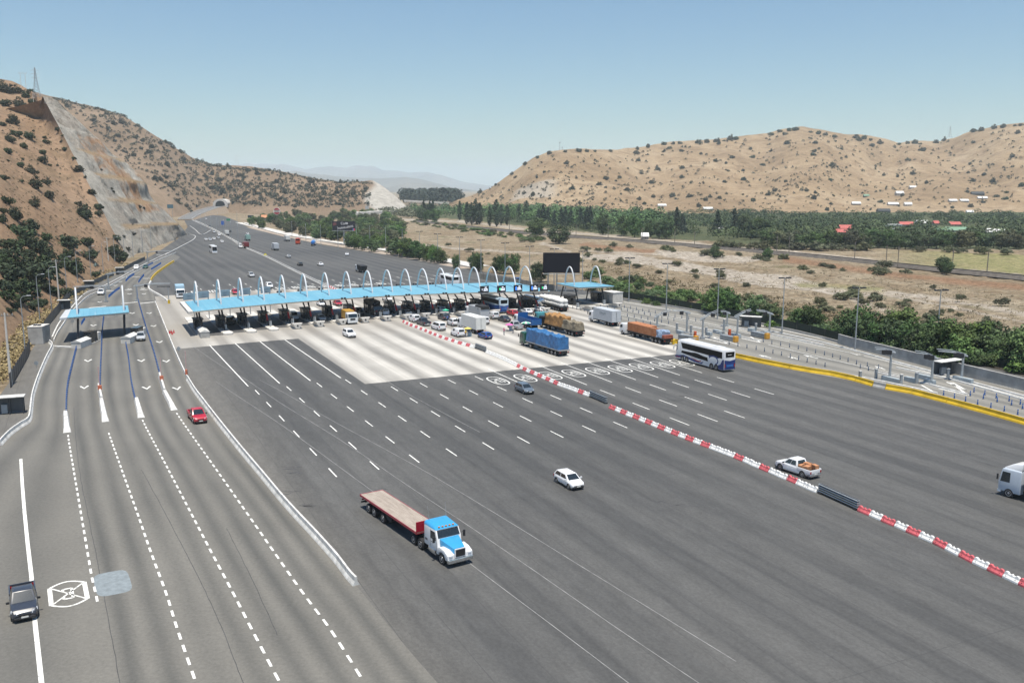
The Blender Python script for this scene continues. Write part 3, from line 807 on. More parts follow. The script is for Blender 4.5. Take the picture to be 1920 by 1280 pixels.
# near hill on the left, with the rock cut at its end
def near_hill():
    foot = [(-900, 1150), (-420, 900), (-160, 770), (-60, 705), (0, 660), (50, 605), (95, 575), (140, 545), (185, 518), (215, 502), (240, 484)]
    crest = [(-900, -60, 560), (-420, 30, 640), (-160, 100, 690), (-60, 130, 705), (0, 148, 710), (22, 152, 700), (40, 160, 685), (52, 168, 665), (62, 173, 635), (72, 178, 595), (80, 181, 556)]
    nf = 150; nr = 60
    fp = frac_pts([G(*p) for p in foot], nf); cp = []
    # crest points share the same parameter as the foot
    ls = [0.0]
    fpts = [G(*p) for p in foot]
    for a, b in zip(fpts, fpts[1:]): ls.append(ls[-1] + (b - a).length)
    cpts = [AT(*p) for p in crest]
    for k in range(nf + 1):
        d = ls[-1] * k / nf; j = 0
        while j < len(ls) - 2 and ls[j + 1] < d: j += 1
        cp.append(cpts[j].lerp(cpts[j + 1], (d - ls[j]) / (ls[j + 1] - ls[j])))
    rows = nr + 8
    P = np.zeros((rows, nf + 1, 3)); rk = np.zeros((rows, nf + 1))
    for k in range(nf + 1):
        a, b = fp[k], cp[k]
        edge = min(1, (nf - k) / 14)
        for i in range(rows):
            if i < nr:
                t = i / (nr - 1)
                p = a.lerp(b, t)
                # gentle foot, steeper above
                gz = b.z * (t ** 1.12) * edge + b.z * t * (1 - edge)
                kk = math.sin(math.pi * t) * (0.25 + 0.75 * edge)
                h = mnoise.fractal(Vector((p.x * 0.012, p.y * 0.012, 1.0)), 0.9, 2.1, 5) * 5.0 * kk
                h += mnoise.fractal(Vector((p.x * 0.06, p.y * 0.06, 4.0)), 0.9, 2.1, 3) * 0.8 * kk
                p = Vector((p.x, p.y, gz + h - 0.3 * (1 - t)))
            else:
                q = (i - nr + 1) / 8
                dirv = (b - a); dirv.z = 0; dirv.normalize()
                p = b + dirv * 260 * q; p.z = b.z * (1 - q) ** 1.2 - 3 * q
            P[i, k] = p
    HG['near_hill'] = (P, nr)
    grid_mesh('near_hill', P, MHL, {'rock': rk})
    # --- the cut face
    B1, B2 = G(240, 484), G(352, 440)
    left = [Vector(P[i, nf]) for i in range(nr)]
    sil = [(352, 440, 612), (333, 418, 606), (312, 398, 600), (296, 382, 594), (282, 366, 590), (274, 345, 588), (262, 330, 584), (238, 306, 580), (214, 290, 578), (190, 266, 574), (172, 250, 570), (152, 232, 566), (132, 212, 562), (110, 190, 560), (96, 183, 560)]
    right = frac_pts([G(352, 440)] + [AT(*p) for p in sil[1:]], nr - 1)
    nc = 60
    Q = np.zeros((nr, nc, 3)); be = np.zeros((nr, nc)); pa = np.zeros((nr, nc)); oc = np.zeros((nr, nc))
    nrm = Vector((0.92, -0.4, 0)).normalized()
    for i in range(nr):
        for j in range(nc):
            s_ = j / (nc - 1)
            p = left[i].lerp(right[i], s_)
            e = min(1, s_ * 6) * min(1, (1 - s_) * 8 + 0.25)
            st = p.z / 13.5 + 0.35 * s_
            fr = st - math.floor(st)
            off = -(fr - 0.5) * 3.4                       # benches: step out below, in above
            off += mnoise.fractal(Vector((p.x * 0.05, p.y * 0.05, p.z * 0.05)), 0.9, 2.1, 4) * 3.0
            off += mnoise.fractal(Vector((p.y * 0.25, p.z * 0.05, 3.0)), 0.9, 2.1, 3) * 1.6
            q = p - nrm * off * e
            if i == 0: q.z = -0.5
            Q[i, j] = q
            be[i, j] = 0.8 if (fr > 0.9 or fr < 0.06) and s_ > 0.12 and i > 3 and p.z < 62 else 0.0
            pa[i, j] = max(0, 1 - s_ / (0.22 + 0.1 * mnoise.noise(Vector((p.z * 0.15, 0, 0)))))
            oc[i, j] = 1.0 if 18 < p.z < 62 and s_ > 0.35 else 0.15
    grid_mesh('rock_cut', Q, rockcut_mat(), {'bench': be, 'pale': pa, 'ochre': oc})
    # the ground behind the cut's far rim, closing the spur
    rr = [Vector(Q[i, nc - 1]) for i in range(nr)]
    T = np.zeros((nr, 10, 3))
    for i in range(nr):
        for j in range(10):
            q = j / 9
            p = rr[i] + Vector((-260 * q, 120 * q, 0)); p.z = rr[i].z * (1 - q * 0.25) - 2
            if j == 0: p = rr[i]
            T[i, j] = p
    grid_mesh('spur_back', T, MHL, {'rock': np.zeros((nr, 10))})
near_hill()
# far ranges
def far_range(name, pts, dist, mat, depth=5000, seed=1.0):
    xs = np.linspace(pts[0][0], pts[-1][0], 160)
    P = np.zeros((26, 160, 3)); sn = np.zeros((26, 160))
    for j, px in enumerate(xs):
        for i in range(26):
            t = i / 17
            d = dist + depth * (t - 1)
            ax = (px - CX) / F
            ec = (YH - interp(px, pts)) / F
            zc = CAMH + ec * dist
            hz = zc * (t ** 1.2 if t <= 1 else max(0, 1 - (t - 1) * 2.1))
            hz += (mnoise.fractal(Vector((ax * d * 0.0011, d * 0.0011, seed)), 0.8, 2.1, 5) - 0.4 * abs(mnoise.noise(Vector((ax * d * 0.0007, d * 0.0004, seed))))) * zc * 0.5 * math.sin(math.pi * min(t, 1)) * (t < 1)
            hz += mnoise.fractal(Vector((px * 0.06, 0, seed)), 0.9, 2.1, 4) * zc * 0.03 * (t > 0.9)
            P[i, j] = (ax * d, d, hz - 30)
            sn[i, j] = hz / 1000.0
    return grid_mesh(name, P, mat, {'rock': np.zeros((26, 160)), 'alt': sn})
n = NT('mountain_rock')
p = n.coord()
c = n.ramp(n.noise(p, 0.0012, 6, 0.7), [(0.35, (0.1, 0.09, 0.075)), (0.65, (0.2, 0.175, 0.14))])
n.done(c, 0.95, spec=0.05); MMT = n.mat
n = NT('snowy_mountain')
p = n.coord()
nn_ = n.noise(n.mapping(p, (1, 0.4, 1)), 0.0016, 6, 0.7)
c = n.ramp(nn_, [(0.35, (0.12, 0.11, 0.1)), (0.65, (0.22, 0.2, 0.17))])
sn_ = n.math('ADD', n.attr('alt'), n.math('MULTIPLY', n.math('SUBTRACT', nn_, 0.5), 0.35))
c = n.mix(n.ramp(n.math('DIVIDE', sn_, 2.0), [(0.215, 0.0), (0.25, 1.0)]), c, (0.85, 0.87, 0.9))
n.done(c, 0.9); MSN = n.mat
far_range('near_range', [(380, 345), (440, 326), (500, 318), (560, 317), (600, 322), (660, 328), (720, 330), (765, 327), (800, 333), (850, 346), (900, 352), (1000, 349), (1150, 352)], 9500, MMT, 3000, 1.7)
far_range('snow_range', [(330, 330), (430, 312), (480, 303), (540, 306), (580, 315), (620, 309), (655, 312), (676, 307), (690, 310), (704, 309), (720, 316), (745, 317), (770, 321), (800, 320), (830, 326), (870, 338), (930, 346), (1010, 350)], 14500, MSN, 4500, 4.2)
# ================================================================ MATERIALS of built things
def roof_mat():
    n = NT('blue_roof_metal'); u, v, p = uvcoords(n)
    a = n.noise(n.mapping(p, (0.05, 0.25, 1)), 1.0, 5, 0.65); st = n.noise(n.mapping(p, (0.06, 1.4, 1)), 1.0, 4, 0.6)
    c = n.ramp(a, [(0.3, (0.115, 0.315, 0.435)), (0.7, (0.165, 0.39, 0.50))])
    c = n.mix(n.math('MULTIPLY', n.ramp(st, [(0.58, 0.0), (0.72, 1.0)]), 0.4), c, (0.42, 0.52, 0.56))
    seam = n.math('LESS_THAN', n.math('FRACT', n.math('DIVIDE', v, 1.3)), 0.07)
    c = n.mix(n.math('MULTIPLY', seam, 0.3), c, (0.05, 0.17, 0.26))
    s2 = n.math('LESS_THAN', n.math('FRACT', n.math('DIVIDE', u, 6.2)), 0.02)
    c = n.mix(n.math('MULTIPLY', s2, 0.45), c, (0.05, 0.17, 0.26))
    return n.done(c, 0.5)
BLUEROOF = roof_mat()
WHITEST = M('white_steel', (0.56, 0.58, 0.60), 0.45, var=0.05)
GREYST = M('galvanised_steel', (0.33, 0.36, 0.38), 0.45, 0.3, var=0.12)
DARKST = M('dark_steel', (0.035, 0.037, 0.042), 0.5)
DGLASS = M('dark_glass', (0.012, 0.016, 0.02), 0.12, spec=0.6)
REDP = M('red_paint', (0.42, 0.02, 0.025), 0.5)
FASCIA = M('fascia_cream', (0.62, 0.58, 0.52), 0.6)
CONCW = M('pale_concrete', (0.56, 0.54, 0.5), 0.85, var=0.16, scale=0.9)
CONCG = M('grey_concrete', (0.36, 0.355, 0.34), 0.88, var=0.25, scale=0.5)
WHITEP = M('white_barrier_paint', (0.57, 0.565, 0.54), 0.75, var=0.28, scale=1.1)
YELLOW = M('yellow_barrier_paint', (0.60, 0.39, 0.014), 0.7, var=0.25, scale=0.5)
BLUEPOST = M('blue_plastic', (0.012, 0.10, 0.36), 0.5)
BLACKM = M('black_matt', (0.012, 0.012, 0.016), 0.6)
SCREEN = M('unlit_screen', (0.012, 0.011, 0.016), 0.7, var=0.05, spec=0.1)
BLUEGREY = M('bluegrey_panel', (0.25, 0.34, 0.40), 0.5)
GREENMESH = M('dark_green_mesh', (0.012, 0.022, 0.014), 0.9)
WOODPOLE = M('old_wood', (0.16, 0.14, 0.12), 0.9)
def emis(name, c, s):
    n = NT(name); n.done(c, 0.5)
    n.b.inputs['Emission Color'].default_value = (*c, 1); n.b.inputs['Emission Strength'].default_value = s
    return n.mat
LEDW = emis('led_white', (0.75, 0.8, 0.9), 0.9); LEDG = emis('led_green', (0.03, 0.6, 0.2), 0.9); LEDB = emis('led_blue', (0.05, 0.22, 0.85), 0.9)

# ================================================================ MAIN TOLL CANOPY
FV = [22.2, 27.4, 32.6, 37.7, 43.0, 48.5, 54.1, 59.8, 65.4, 70.7, 75.6, 80.3, 85.0, 89.5, 93.8, 98.5, 103.0, 107.2]
def uf(v): return 222.6 - (v - 67.5) ** 2 / 218.0
def ur(v): return uf(v) + interp(v, [(22, 7.6), (60, 8.4), (85, 9.4), (94, 10.6), (107, 12.2)])
RZ = 5.5
canopy = empty('toll_canopy', UV(218, 65), 0, 'long curved blue toll canopy with a row of white arches across the plaza', 'toll canopy')
def child(o, par):
    o.parent = par; o.matrix_parent_inverse = Matrix.Translation(par.location).inverted() if par.rotation_euler.z == 0 else par.matrix_basis.inverted()
    return o
vs_ = [20.4 + (109.0 - 20.4) * i / 60 for i in range(61)]
mb = MB()
rings = []
for v in vs_:
    a, b = uf(v) - 6.0, ur(v) + 5.2
    prof = [(a, RZ - 0.05), (a + 0.05, RZ), (a + 5, RZ + 0.16), ((a + b) / 2, RZ + 0.24), (b - 1.2, RZ + 0.2), (b, RZ + 0.02), (b, RZ - 0.02), (a, RZ - 0.08)]
    rings.append([UV(u_, v, z_) for u_, z_ in prof])
mb.loft(rings)
child(mb.build('roof', BLUEROOF), canopy)
mb = MB()
mb.loft([[UV(uf(v) - 5.98, v, RZ - 0.09), UV(ur(v) + 5.18, v, RZ - 0.03), UV(ur(v) + 4.8, v, RZ - 0.34), UV(uf(v) - 5.6, v, RZ - 0.4)] for v in [20.5 + (108.9 - 20.5) * i / 60 for i in range(61)]])
child(mb.build('fascia', FASCIA), canopy)
mb = MB(); v = 20.2
mb.loft([[UV(uf(v + q) - 6.2, v + q, RZ + 0.06), UV(ur(v + q) + 5.3, v + q, RZ + 0.1), UV(ur(v + q) + 5.3, v + q, RZ - 0.45), UV(uf(v + q) - 6.2, v + q, RZ - 0.5)] for q in (-0.9, 0.15)])
child(mb.build('end_cap', CONCW), canopy)
for i, v in enumerate(FV):
    a, b = UV(uf(v), v, RZ - 0.2), UV(ur(v), v + (0 if v < 80 else (v - 80) * 0.07), RZ - 0.1)
    H_ = 5.5
    pts = []
    for k in range(25):
        t = k / 24
        q = a.lerp(b, 0.5 - 0.5 * math.cos(math.pi * t)); q.z = RZ - 0.1 + H_ * math.sin(math.pi * t) ** 1.5
        pts.append(q)
    mb = MB(); mb.tube(pts, 0.185, 10); child(mb.build('arch', WHITEST, smooth=True), canopy)
    base = UV(uf(v) - 4.0, v, 0.2); base2 = UV(uf(v) - 1.2, v, 0.2)
    for off in (-0.45, 0.45):
        pass
    mb = MB(); mb.tube([UV(uf(v) + 0.1, v, RZ - 0.3), base], [0.2, 0.17], 8); col_o = child(mb.build('column', DARKST, smooth=True), canopy)
    mb = MB(); mb.tube([UV(ur(v) - 0.1, v, RZ - 0.3), base2], [0.2, 0.17], 8); child(mb.build('column', DARKST, smooth=True), canopy)
    if i > 2:
        p1 = base.lerp(UV(uf(v) + 0.1, v, RZ - 0.3), 0.2); p2 = base.lerp(UV(uf(v) + 0.1, v, RZ - 0.3), 0.48)
        mb = MB(); mb.tube([p1, p2], 0.215, 8); o = mb.build('red_band', REDP, smooth=True); o.parent = col_o; o.matrix_parent_inverse = col_o.matrix_basis.inverted()
    if 4 < i < 14:
        for dv in (-0.35, 0.35):
            q = UV(uf(v + 2) - 6.1, v + 2.0 + dv, RZ - 0.02)
            mb = MB(); mb.box(q.x, q.y, q.z, 0.5, 0.45, 0.42, rz=ANG_U); child(mb.build('floodlight', BLACKM, bevel=0.05), canopy)
    if 3 < i < 13:
        for dv in (-0.4, 0.4):
            q = UV(ur(v + 1) + 4.8, v + 1.0 + dv, RZ + 0.42)
            mb = MB(); mb.box(q.x, q.y, q.z, 0.4, 0.5, 0.42, rz=ANG_U); child(mb.build('floodlight', BLACKM, bevel=0.05), canopy)

# ---------------------------------------------------------------- islands, booths, bumpers
def place(o, u, v, rz=None):
    o.location = UV(u, v); o.rotation_euler = (0, 0, ANG_U if rz is None else rz)
    return o
# local frames: +x points away from the camera along the lanes (U), +y to the left
def make_island(kind):
    r = empty('toll_island')
    L_ = 34.0
    mb = MB(); out = []
    for k in range(13):
        a = math.pi / 2 + math.pi * k / 12; out.append((1.0 + math.cos(a) * 1.0, math.sin(a) * 1.0))
    out += [(L_, -1.0), (L_, 1.0)]
    mb.loft([[(x, y, 0.0) for x, y in out], [(x, y, 0.2) for x, y in out]])
    mb.build('kerb', CONCW, r)
    if kind == 'bowl':
        mb = MB()
        rg = []
        for x, wt, wb, zt, zb in ((-0.3, 1.05, 0.42, 1.3, 0.12), (0.0, 1.2, 0.5, 1.36, 0.12), (1.1, 1.18, 0.62, 1.25, 0.16), (3.0, 1.0, 0.85, 0.62, 0.16), (4.6, 0.95, 0.92, 0.26, 0.16)):
            rg.append([(x, -wb, zb), (x, -wt, zt), (x, wt, zt), (x, wb, zb)])
        mb.loft(rg)
        bu = mb.build('nose_bumper', CONCW, r, bevel=0.05)
        mb = MB(); mb.cyl((-0.36, 0, 0.8), (-0.1, 0, 0.8), 0.2, n=14); mb.build('nose_eye', BLACKM, bu)
    elif kind == 'flat':
        mb = MB(); out2 = []
        for k in range(13):
            a = math.pi / 2 + math.pi * k / 12; out2.append((1.1 + math.cos(a) * 1.25, math.sin(a) * 1.15))
        out2 += [(3.0, -1.0), (3.0, 1.0)]
        mb.loft([[(x, y, 0.0) for x, y in out2], [(x, y, 0.42) for x, y in out2]]); mb.build('nose_bumper', CONCW, r, bevel=0.06)
    else:
        mb = MB(); mb.bx(-0.3, 6.5, -0.95, 0.95, 0.0, 1.25)
        mb.build('nose_bumper', CONCG, r, bevel=0.04)
        mb = MB(); mb.prism([(-0.36, 1.26), (6.6, 1.26), (6.6, 1.34), (-0.36, 1.34)], -1.02, 1.02)
        mb2 = MB(); mb2.loft([[(x, -1.02, 1.3), (x, 0, 1.75), (x, 1.02, 1.3), (x, 1.02, 1.24), (x, -1.02, 1.24)] for x in (-0.36, 6.6)])
        mb2.build('nose_cover', WHITEP, r)
    # small signal post and rail on the island
    mb = MB(); mb.cyl((5.5, 0, 0.2), (5.5, 0, 2.0), 0.05); mb.box(5.4, 0, 1.9, 0.2, 0.34, 0.5); mb.build('signal_post', DARKST, r)
    mb = MB(); mb.box(6.8, -0.3, 0.8, 0.6, 0.55, 1.2); mb.build('pay_machine', GREYST, r, bevel=0.04)
    return r
def make_booth():  # grey steel booths coloured dark to paint in the canopy's shade
    r = empty('toll_booth')
    mb = MB(); mb.bx(-1.6, 1.6, -0.85, 0.85, 0.2, 1.15); mb.build('lower_panel', DARKST, r, bevel=0.03)
    mb = MB(); mb.bx(-1.58, 1.58, -0.83, 0.83, 1.15, 2.45); mb.build('window', DGLASS, r)
    mb = MB(); mb.bx(-1.95, 1.95, -1.1, 1.1, 2.45, 2.65); mb.build('roof', DARKST, r, bevel=0.04)
    for x in (-1.6, 0.1, 1.6):
        for y in (-0.85, 0.85):
            mb = MB(); mb.box(x, y, 1.8, 0.1, 0.1, 1.3); mb.build('mullion', DARKST, r)
    mb = MB(); mb.bx(-2.6, -1.95, -0.4, 0.4, 0.2, 1.7); mb.build('equipment_cabinet', DARKST, r, bevel=0.03)
    return r
def make_arm():
    r = empty('lane_barrier')
    mb = MB(); mb.box(0, 0, 0.7, 0.4, 0.35, 1.0); mb.build('cabinet', M('barrier_orange', (0.5, 0.12, 0.03)), r, bevel=0.03)
    mb = MB(); mb.box(0, -1.7, 1.05, 0.08, 3.0, 0.1); mb.build('arm', WHITEP, r)
    return r
isl = {k: make_island(k) for k in ('block', 'flat', 'bowl')}
booth0 = make_booth(); arm0 = make_arm()
used = set()
def inst(proto, key, *a, **k):
    if key in used: return copy_tree(proto)
    used.add(key); return proto
NOSE = [203.5, 205.2, 205.9, 206.8, 207.5, 208.5, 209.3, 210.2, 210.5, 210.9, 211.0, 210.6, 210.2, 209.8, 209.2, 208.6, 208.0, 207.2]
for i, v in enumerate(FV):
    kd = 'block' if i == 0 else 'flat' if i < 4 else 'bowl'
    o = inst(isl[kd], kd); place(o, NOSE[i], v)
    tag(o, '%s toll island nose, %s from the left under the long blue canopy' % ({'block': 'white roofed concrete block', 'flat': 'low flat concrete', 'bowl': 'bowl shaped concrete'}[kd], od(i + 1)), 'toll island', 'toll islands under the long canopy')
    o = inst(booth0, 'booth'); place(o, uf(v) + 3.2, v)
    tag(o, 'glazed toll booth in shade, %s from the left under the long blue canopy' % od(i + 1), 'toll booth', 'toll booths under the long canopy')
    if i < 17:
        o = inst(arm0, 'arm'); place(o, uf(v) + 8.5, v + 0.2)
        tag(o, 'lowered barrier arm beyond the %s booth from the left under the canopy' % od(i + 1), 'barrier arm', 'barrier arms under the long canopy')
# lane signs on the near roof edge
def bars(mb, rows, x0, x1, z, h, mi=0, seed=1):
    rr = random.Random(seed)
    for k in range(rows):
        x = x0
        while x < x1 - 0.12:
            wd = min(rr.uniform(0.12, 0.3), x1 - x)
            mb.poly([(x, -0.02, z - k * h * 1.5), (x + wd, -0.02, z - k * h * 1.5), (x + wd, -0.02, z - k * h * 1.5 + h), (x, -0.02, z - k * h * 1.5 + h)], mi)
            x += wd + 0.07
for i, (px, py, ic) in enumerate([(909, 542.3, 'white'), (941, 541.5, 'green'), (972, 540.2, 'pale blue'), (1002, 539.4, 'blue'), (1021, 538.8, 'green arrow')]):
    q = AT(px, py, 231.0 + 0.6 * i)
    r = empty('lane_sign', (q.x, q.y, q.z - 0.85), math.atan2(UY, UX) - math.pi / 2 + 0.22, 'black electronic lane sign with %s symbol, %s from the left on the canopy edge' % (ic, od(i + 1)), 'lane sign', 'electronic signs on the canopy edge')
    mb = MB(); mb.bx(-1.3, 1.3, 0.0, 0.35, 0.0, 1.7); mb.build('housing', BLACKM, r, bevel=0.03)
    mb = MB(); bars(mb, 1, 0.0, 0.6, 1.2, 0.22, seed=i); bars(mb, 2, -0.35, 0.95, 0.78, 0.25, seed=i + 9); mb.build('lettering', LEDW, r)
    mb = MB()
    if 'green' in ic: mb.poly([(-0.55 - 0.3 * math.cos(a), -0.02, 0.85 + 0.3 * math.sin(a)) for a in [math.pi * k / 8 for k in range(16)]] if ic == 'green' else [(-0.85, -0.02, 0.5), (-0.45, -0.02, 0.85), (-0.85, -0.02, 1.2)])
    elif 'blue' in ic: mb.poly([(-0.95, -0.02, 0.4), (-0.55, -0.02, 0.4), (-0.55, -0.02, 1.3), (-0.95, -0.02, 1.3)])
    else: mb.poly([(-0.9, -0.02, 0.6), (-0.78, -0.02, 0.6), (-0.78, -0.02, 1.1), (-0.9, -0.02, 1.1)])
    mb.build('symbol', LEDG if 'green' in ic else LEDB if 'blue' in ic else LEDW, r)
    mb = MB(); mb.bx(-1.3, 1.3, 0.05, 0.3, -0.22, -0.02); mb.build('tray', GREYST, r)
# boards on posts behind the left end of the canopy
for i, (px, py, d) in enumerate([(354, 556, 214), (381.7, 552.5, 217), (421.6, 549.6, 221), (460, 546.5, 225.5), (498, 543.5, 229)]):
    q = AT(px, py, d + 3)
    r = empty('lane_board', (q.x, q.y, 0), ANG_U - math.pi / 2 + 0.25, 'blue grey back of a lane board, %s from the left behind the canopy' % od(i + 1), 'sign board', 'lane boards behind the canopy')
    mb = MB(); mb.bx(-1.35, 1.35, 0, 0.12, q.z - 0.8, q.z + 0.85); mb.build('panel', BLUEGREY, r, bevel=0.02)
    mb = MB(); mb.bx(-0.5, 0.6, -0.05, -0.003, q.z + 0.25, q.z + 0.38); mb.bx(-0.4, 0.5, -0.05, -0.003, q.z - 0.35, q.z - 0.25); mb.build('bracket', GREYST, r)
    mb = MB(); mb.cyl((1.2, 0.25, 0), (1.2, 0.25, q.z + 0.6), 0.12); mb.build('post', GREYST, r)

# ================================================================ SMALL CANOPIES
def small_canopy(name, corners, arches, legs, label, edge):
    c = sum(corners, Vector()) / 4
    r = empty(name, (c.x, c.y, 0), 0, label, 'toll canopy')
    a, b, d, e = corners          # front-left, front-right, rear-right, rear-left
    up = Vector((0, 0, 0.14))
    mb = MB(); mb.loft([[p for p in (a, b, d, e)], [p + up for p in (a, b, d, e)]]); child(mb.build('roof', BLUEROOF, bevel=0.04), r)
    sh = lambda p: c + (p - c) * 0.965
    mb = MB(); mb.loft([[sh(p) - Vector((0, 0, 0.32)) for p in (a, b, d, e)], [sh(p) - Vector((0, 0, 0.01)) for p in (a, b, d, e)]]); child(mb.build('fascia', FASCIA), r)
    if edge:
        mb = MB(); p0, p1 = a, e; nx = (a - b).normalized()
        mb.loft([[p0 + up, p1 + up, p1 - up * 2, p0 - up * 2], [p0 + up + nx * 1.5, p1 + up + nx * 1.1, p1 - up * 2 + nx * 1.1, p0 - up * 2 + nx * 1.5]])
        child(mb.build('end_cap', M('grey_sheet', (0.5, 0.52, 0.54), 0.5)), r)
    for f, g in arches:
        pts = []
        for k in range(25):
            t = k / 24
            q = f.lerp(g, 0.5 - 0.5 * math.cos(math.pi * t)); q.z = f.z + 5.2 * math.sin(math.pi * t) ** 1.35
            pts.append(q)
        mb = MB(); mb.tube(pts, 0.185, 10); child(mb.build('arch', WHITEST, smooth=True), r)
    for t, g in legs:
        mb = MB(); mb.tube([t, g], [0.22, 0.18], 8); child(mb.build('column', DARKST, smooth=True), r)
    return r
Z2 = 5.2
small_canopy('toll_canopy', [G(126, 596.5, Z2), G(242, 586, Z2), G(240, 573.5, Z2), G(133, 581, Z2)],
             [(G(145, 590.5, Z2), G(144, 578.5, Z2)), (G(232.5, 583.5, Z2), G(231.5, 575, Z2))],
             [(G(146, 594, Z2 - .3), G(146, 640)), (G(146, 583, Z2 - .3), G(147, 634)), (G(233, 586, Z2 - .3), G(234, 630)), (G(232, 577, Z2 - .3), G(233, 625))],
             'small blue toll canopy with two arches over the left express lanes', True)
small_canopy('toll_canopy', [G(1084, 539.5, 4.9), G(1152, 537, 4.9), G(1105, 529, 4.9), G(1043, 531.5, 4.9)],
             [(G(1077, 536.5, 4.9), G(1059, 533, 4.9)), (G(1126.5, 535, 4.9), G(1107, 531.5, 4.9))],
             [(G(1078, 538, 4.6), G(1085, 571)), (G(1128, 536.5, 4.6), G(1134, 569)), (G(1057, 534, 4.6), G(1050, 563)), (G(1105, 532, 4.6), G(1099, 562))],
             'small blue toll canopy with two arches right of the queue', False)
def gable_block(p, hd, label, L_=5.0):
    r = empty('crash_block', p, hd, label, 'crash block', 'white roofed blocks of the left canopy')
    mb = MB(); mb.bx(0, L_, -0.95, 0.95, 0, 1.3); mb.build('base', CONCW, r, bevel=0.03)
    mb = MB(); mb.loft([[(x, -1.05, 1.3), (x, 0, 1.75), (x, 1.05, 1.3), (x, 1.05, 1.22), (x, -1.05, 1.22)] for x in (-0.08, L_ + 0.05)]); mb.build('cover', WHITEP, r)
    mb = MB(); mb.bx(L_, L_ + 5, -0.9, 0.9, 0.0, 0.22); mb.build('kerb', CONCW, r)
    mb = MB(); mb.bx(L_ + 0.3, L_ + 3.5, -0.8, 0.8, 0.22, 2.5); mb.build('booth', DGLASS, r, bevel=0.05)
    mb = MB(); mb.bx(L_ + 3.9, L_ + 5.4, -0.8, 0.5, 0.22, 1.9); mb.build('cabinet', WHITEP, r, bevel=0.05)
gable_block(G(143, 653.5), math.pi / 2 + 0.03, 'white gabled concrete block under the left end of the small canopy')
gable_block(G(235.5, 644.5), math.pi / 2 + 0.05, 'white gabled concrete block under the right end of the small canopy')
# white posts wall between them (the kerb between the lanes)
mb = MB(); mb.sweep([G(100, 650), G(140, 652)], [(-0.3, 0), (-0.3, 0.25), (0.3, 0.25), (0.3, 0)])
tag(mb.build('kerb_strip', WHITEP), 'short white kerb strip left of the small canopy', 'kerb')
# right canopy: two white boat shaped bumpers, booths, a white hut
for i, (px, py) in enumerate([(1110, 583), (1160, 577)]):
    o = copy_tree(isl['bowl']); o.location = G(px, py); o.rotation_euler = (0, 0, ANG_U + 0.12)
    tag(o, 'bowl shaped concrete island, %s one before the small right canopy' % ('nearer' if i == 0 else 'farther'), 'toll island', 'islands of the right canopy')
    o = copy_tree(booth0); o.location = G(px - 42, py - 13); o.rotation_euler = (0, 0, ANG_U + 0.12)
    tag(o, 'grey toll booth under the small right canopy, %s of the two' % ('left' if i == 0 else 'right'), 'toll booth', 'booths of the right canopy')
hut = empty('utility_hut', G(1152, 567), ANG_U + 0.15, 'plain white concrete hut beside the small right canopy', 'hut')
mb = MB(); mb.bx(-1.5, 3.5, -1.8, 1.8, 0, 2.9); mb.build('wall', CONCW, hut, bevel=0.03)
mb = MB(); mb.bx(-1.6, 3.6, -1.9, 1.9, 2.9, 3.05); mb.build('roof', WHITEP, hut)
mb = MB(); mb.bx(0.2, 1.2, 1.8, 1.83, 0.1, 2.2); mb.build('door', GREYST, hut)

# ================================================================ BARRIERS AND WALLS
JERSEY = [(-0.3, 0), (-0.26, 0.12), (-0.12, 0.36), (-0.09, 0.75), (0.09, 0.75), (0.12, 0.36), (0.26, 0.12), (0.3, 0)]
def wall(name, pts, prof, mat, label, cat='barrier', group=None, step=3, z=0.0, sm=4):
    path = GP(pts, z, sm) if sm else GP(pts, z)
    if pts[-1][0] > 2000: path = run_on(path)
    mb = MB(); mb.sweep(path, prof)
    return tag(mb.build(name, mat), label, cat, group)
wall('concrete_barrier', [(352, 712), (366, 735), (381, 755), (410, 793), (449, 842), (490, 891), (527, 936), (560, 973), (590, 1005), (630, 1050), (655, 1083), (668, 1097)], JERSEY, WHITEP, 'long white concrete barrier between the express lanes and the plaza')
wall('low_barrier', [(291, 567), (303, 597), (313, 622), (328, 659), (340, 686), (351, 709)], [(-0.15, 0), (-0.1, 0.5), (0.1, 0.5), (0.15, 0)], WHITEP, 'low white barrier beside the concrete toll slab')
wall('curved_kerb', [(283, 528), (279, 537), (280, 543), (287, 548), (300, 555), (309, 561), (315, 567)], [(-0.3, 0), (-0.2, 0.5), (0.2, 0.5), (0.3, 0)], WHITEP, 'curved white kerb in front of the pale concrete corner', 'kerb')
wall('yellow_barrier', [(326, 491), (312, 500), (298, 510), (288, 519), (283, 527)], [(-0.25, 0), (-0.12, 0.75), (0.12, 0.75), (0.25, 0)], YELLOW, 'curved yellow barrier at the far side of the express lanes')
wall('concrete_barrier', [(0, 835), (5, 829), (20, 814), (38, 801), (54, 790), (58, 770), (61, 745), (67, 724), (75, 702), (88, 672), (97, 655), (98, 648), (93, 643)], JERSEY, WHITEP, 'winding white concrete barrier along the left shoulder')
wall('low_barrier', [(101, 640), (108, 625), (118, 610), (130, 592), (146, 574), (165, 557), (190, 546), (215, 532), (240, 518), (262, 506), (300, 487), (330, 474)], [(-0.13, 0), (-0.09, 0.45), (0.09, 0.45), (0.13, 0)], WHITEP, 'low white barrier curving up the left side of the express lanes')
wall('road_kerb', [(98, 632), (110, 607), (124, 590), (140, 570), (160, 550), (186, 540), (214, 526), (240, 512), (262, 500), (298, 482), (325, 470)], [(-0.15, 0), (-0.15, 0.15), (0.15, 0.15), (0.15, 0)], WHITEP, 'white kerb behind the low barrier on the left', 'kerb')
wall('road_kerb', [(395, 432), (378, 440), (365, 430), (356, 424)][::-1] + [], [(-0.2, 0), (-0.2, 0.3), (0.2, 0.3), (0.2, 0)], WHITEP, 'rounded white kerb at the foot of the rock cut', 'kerb')
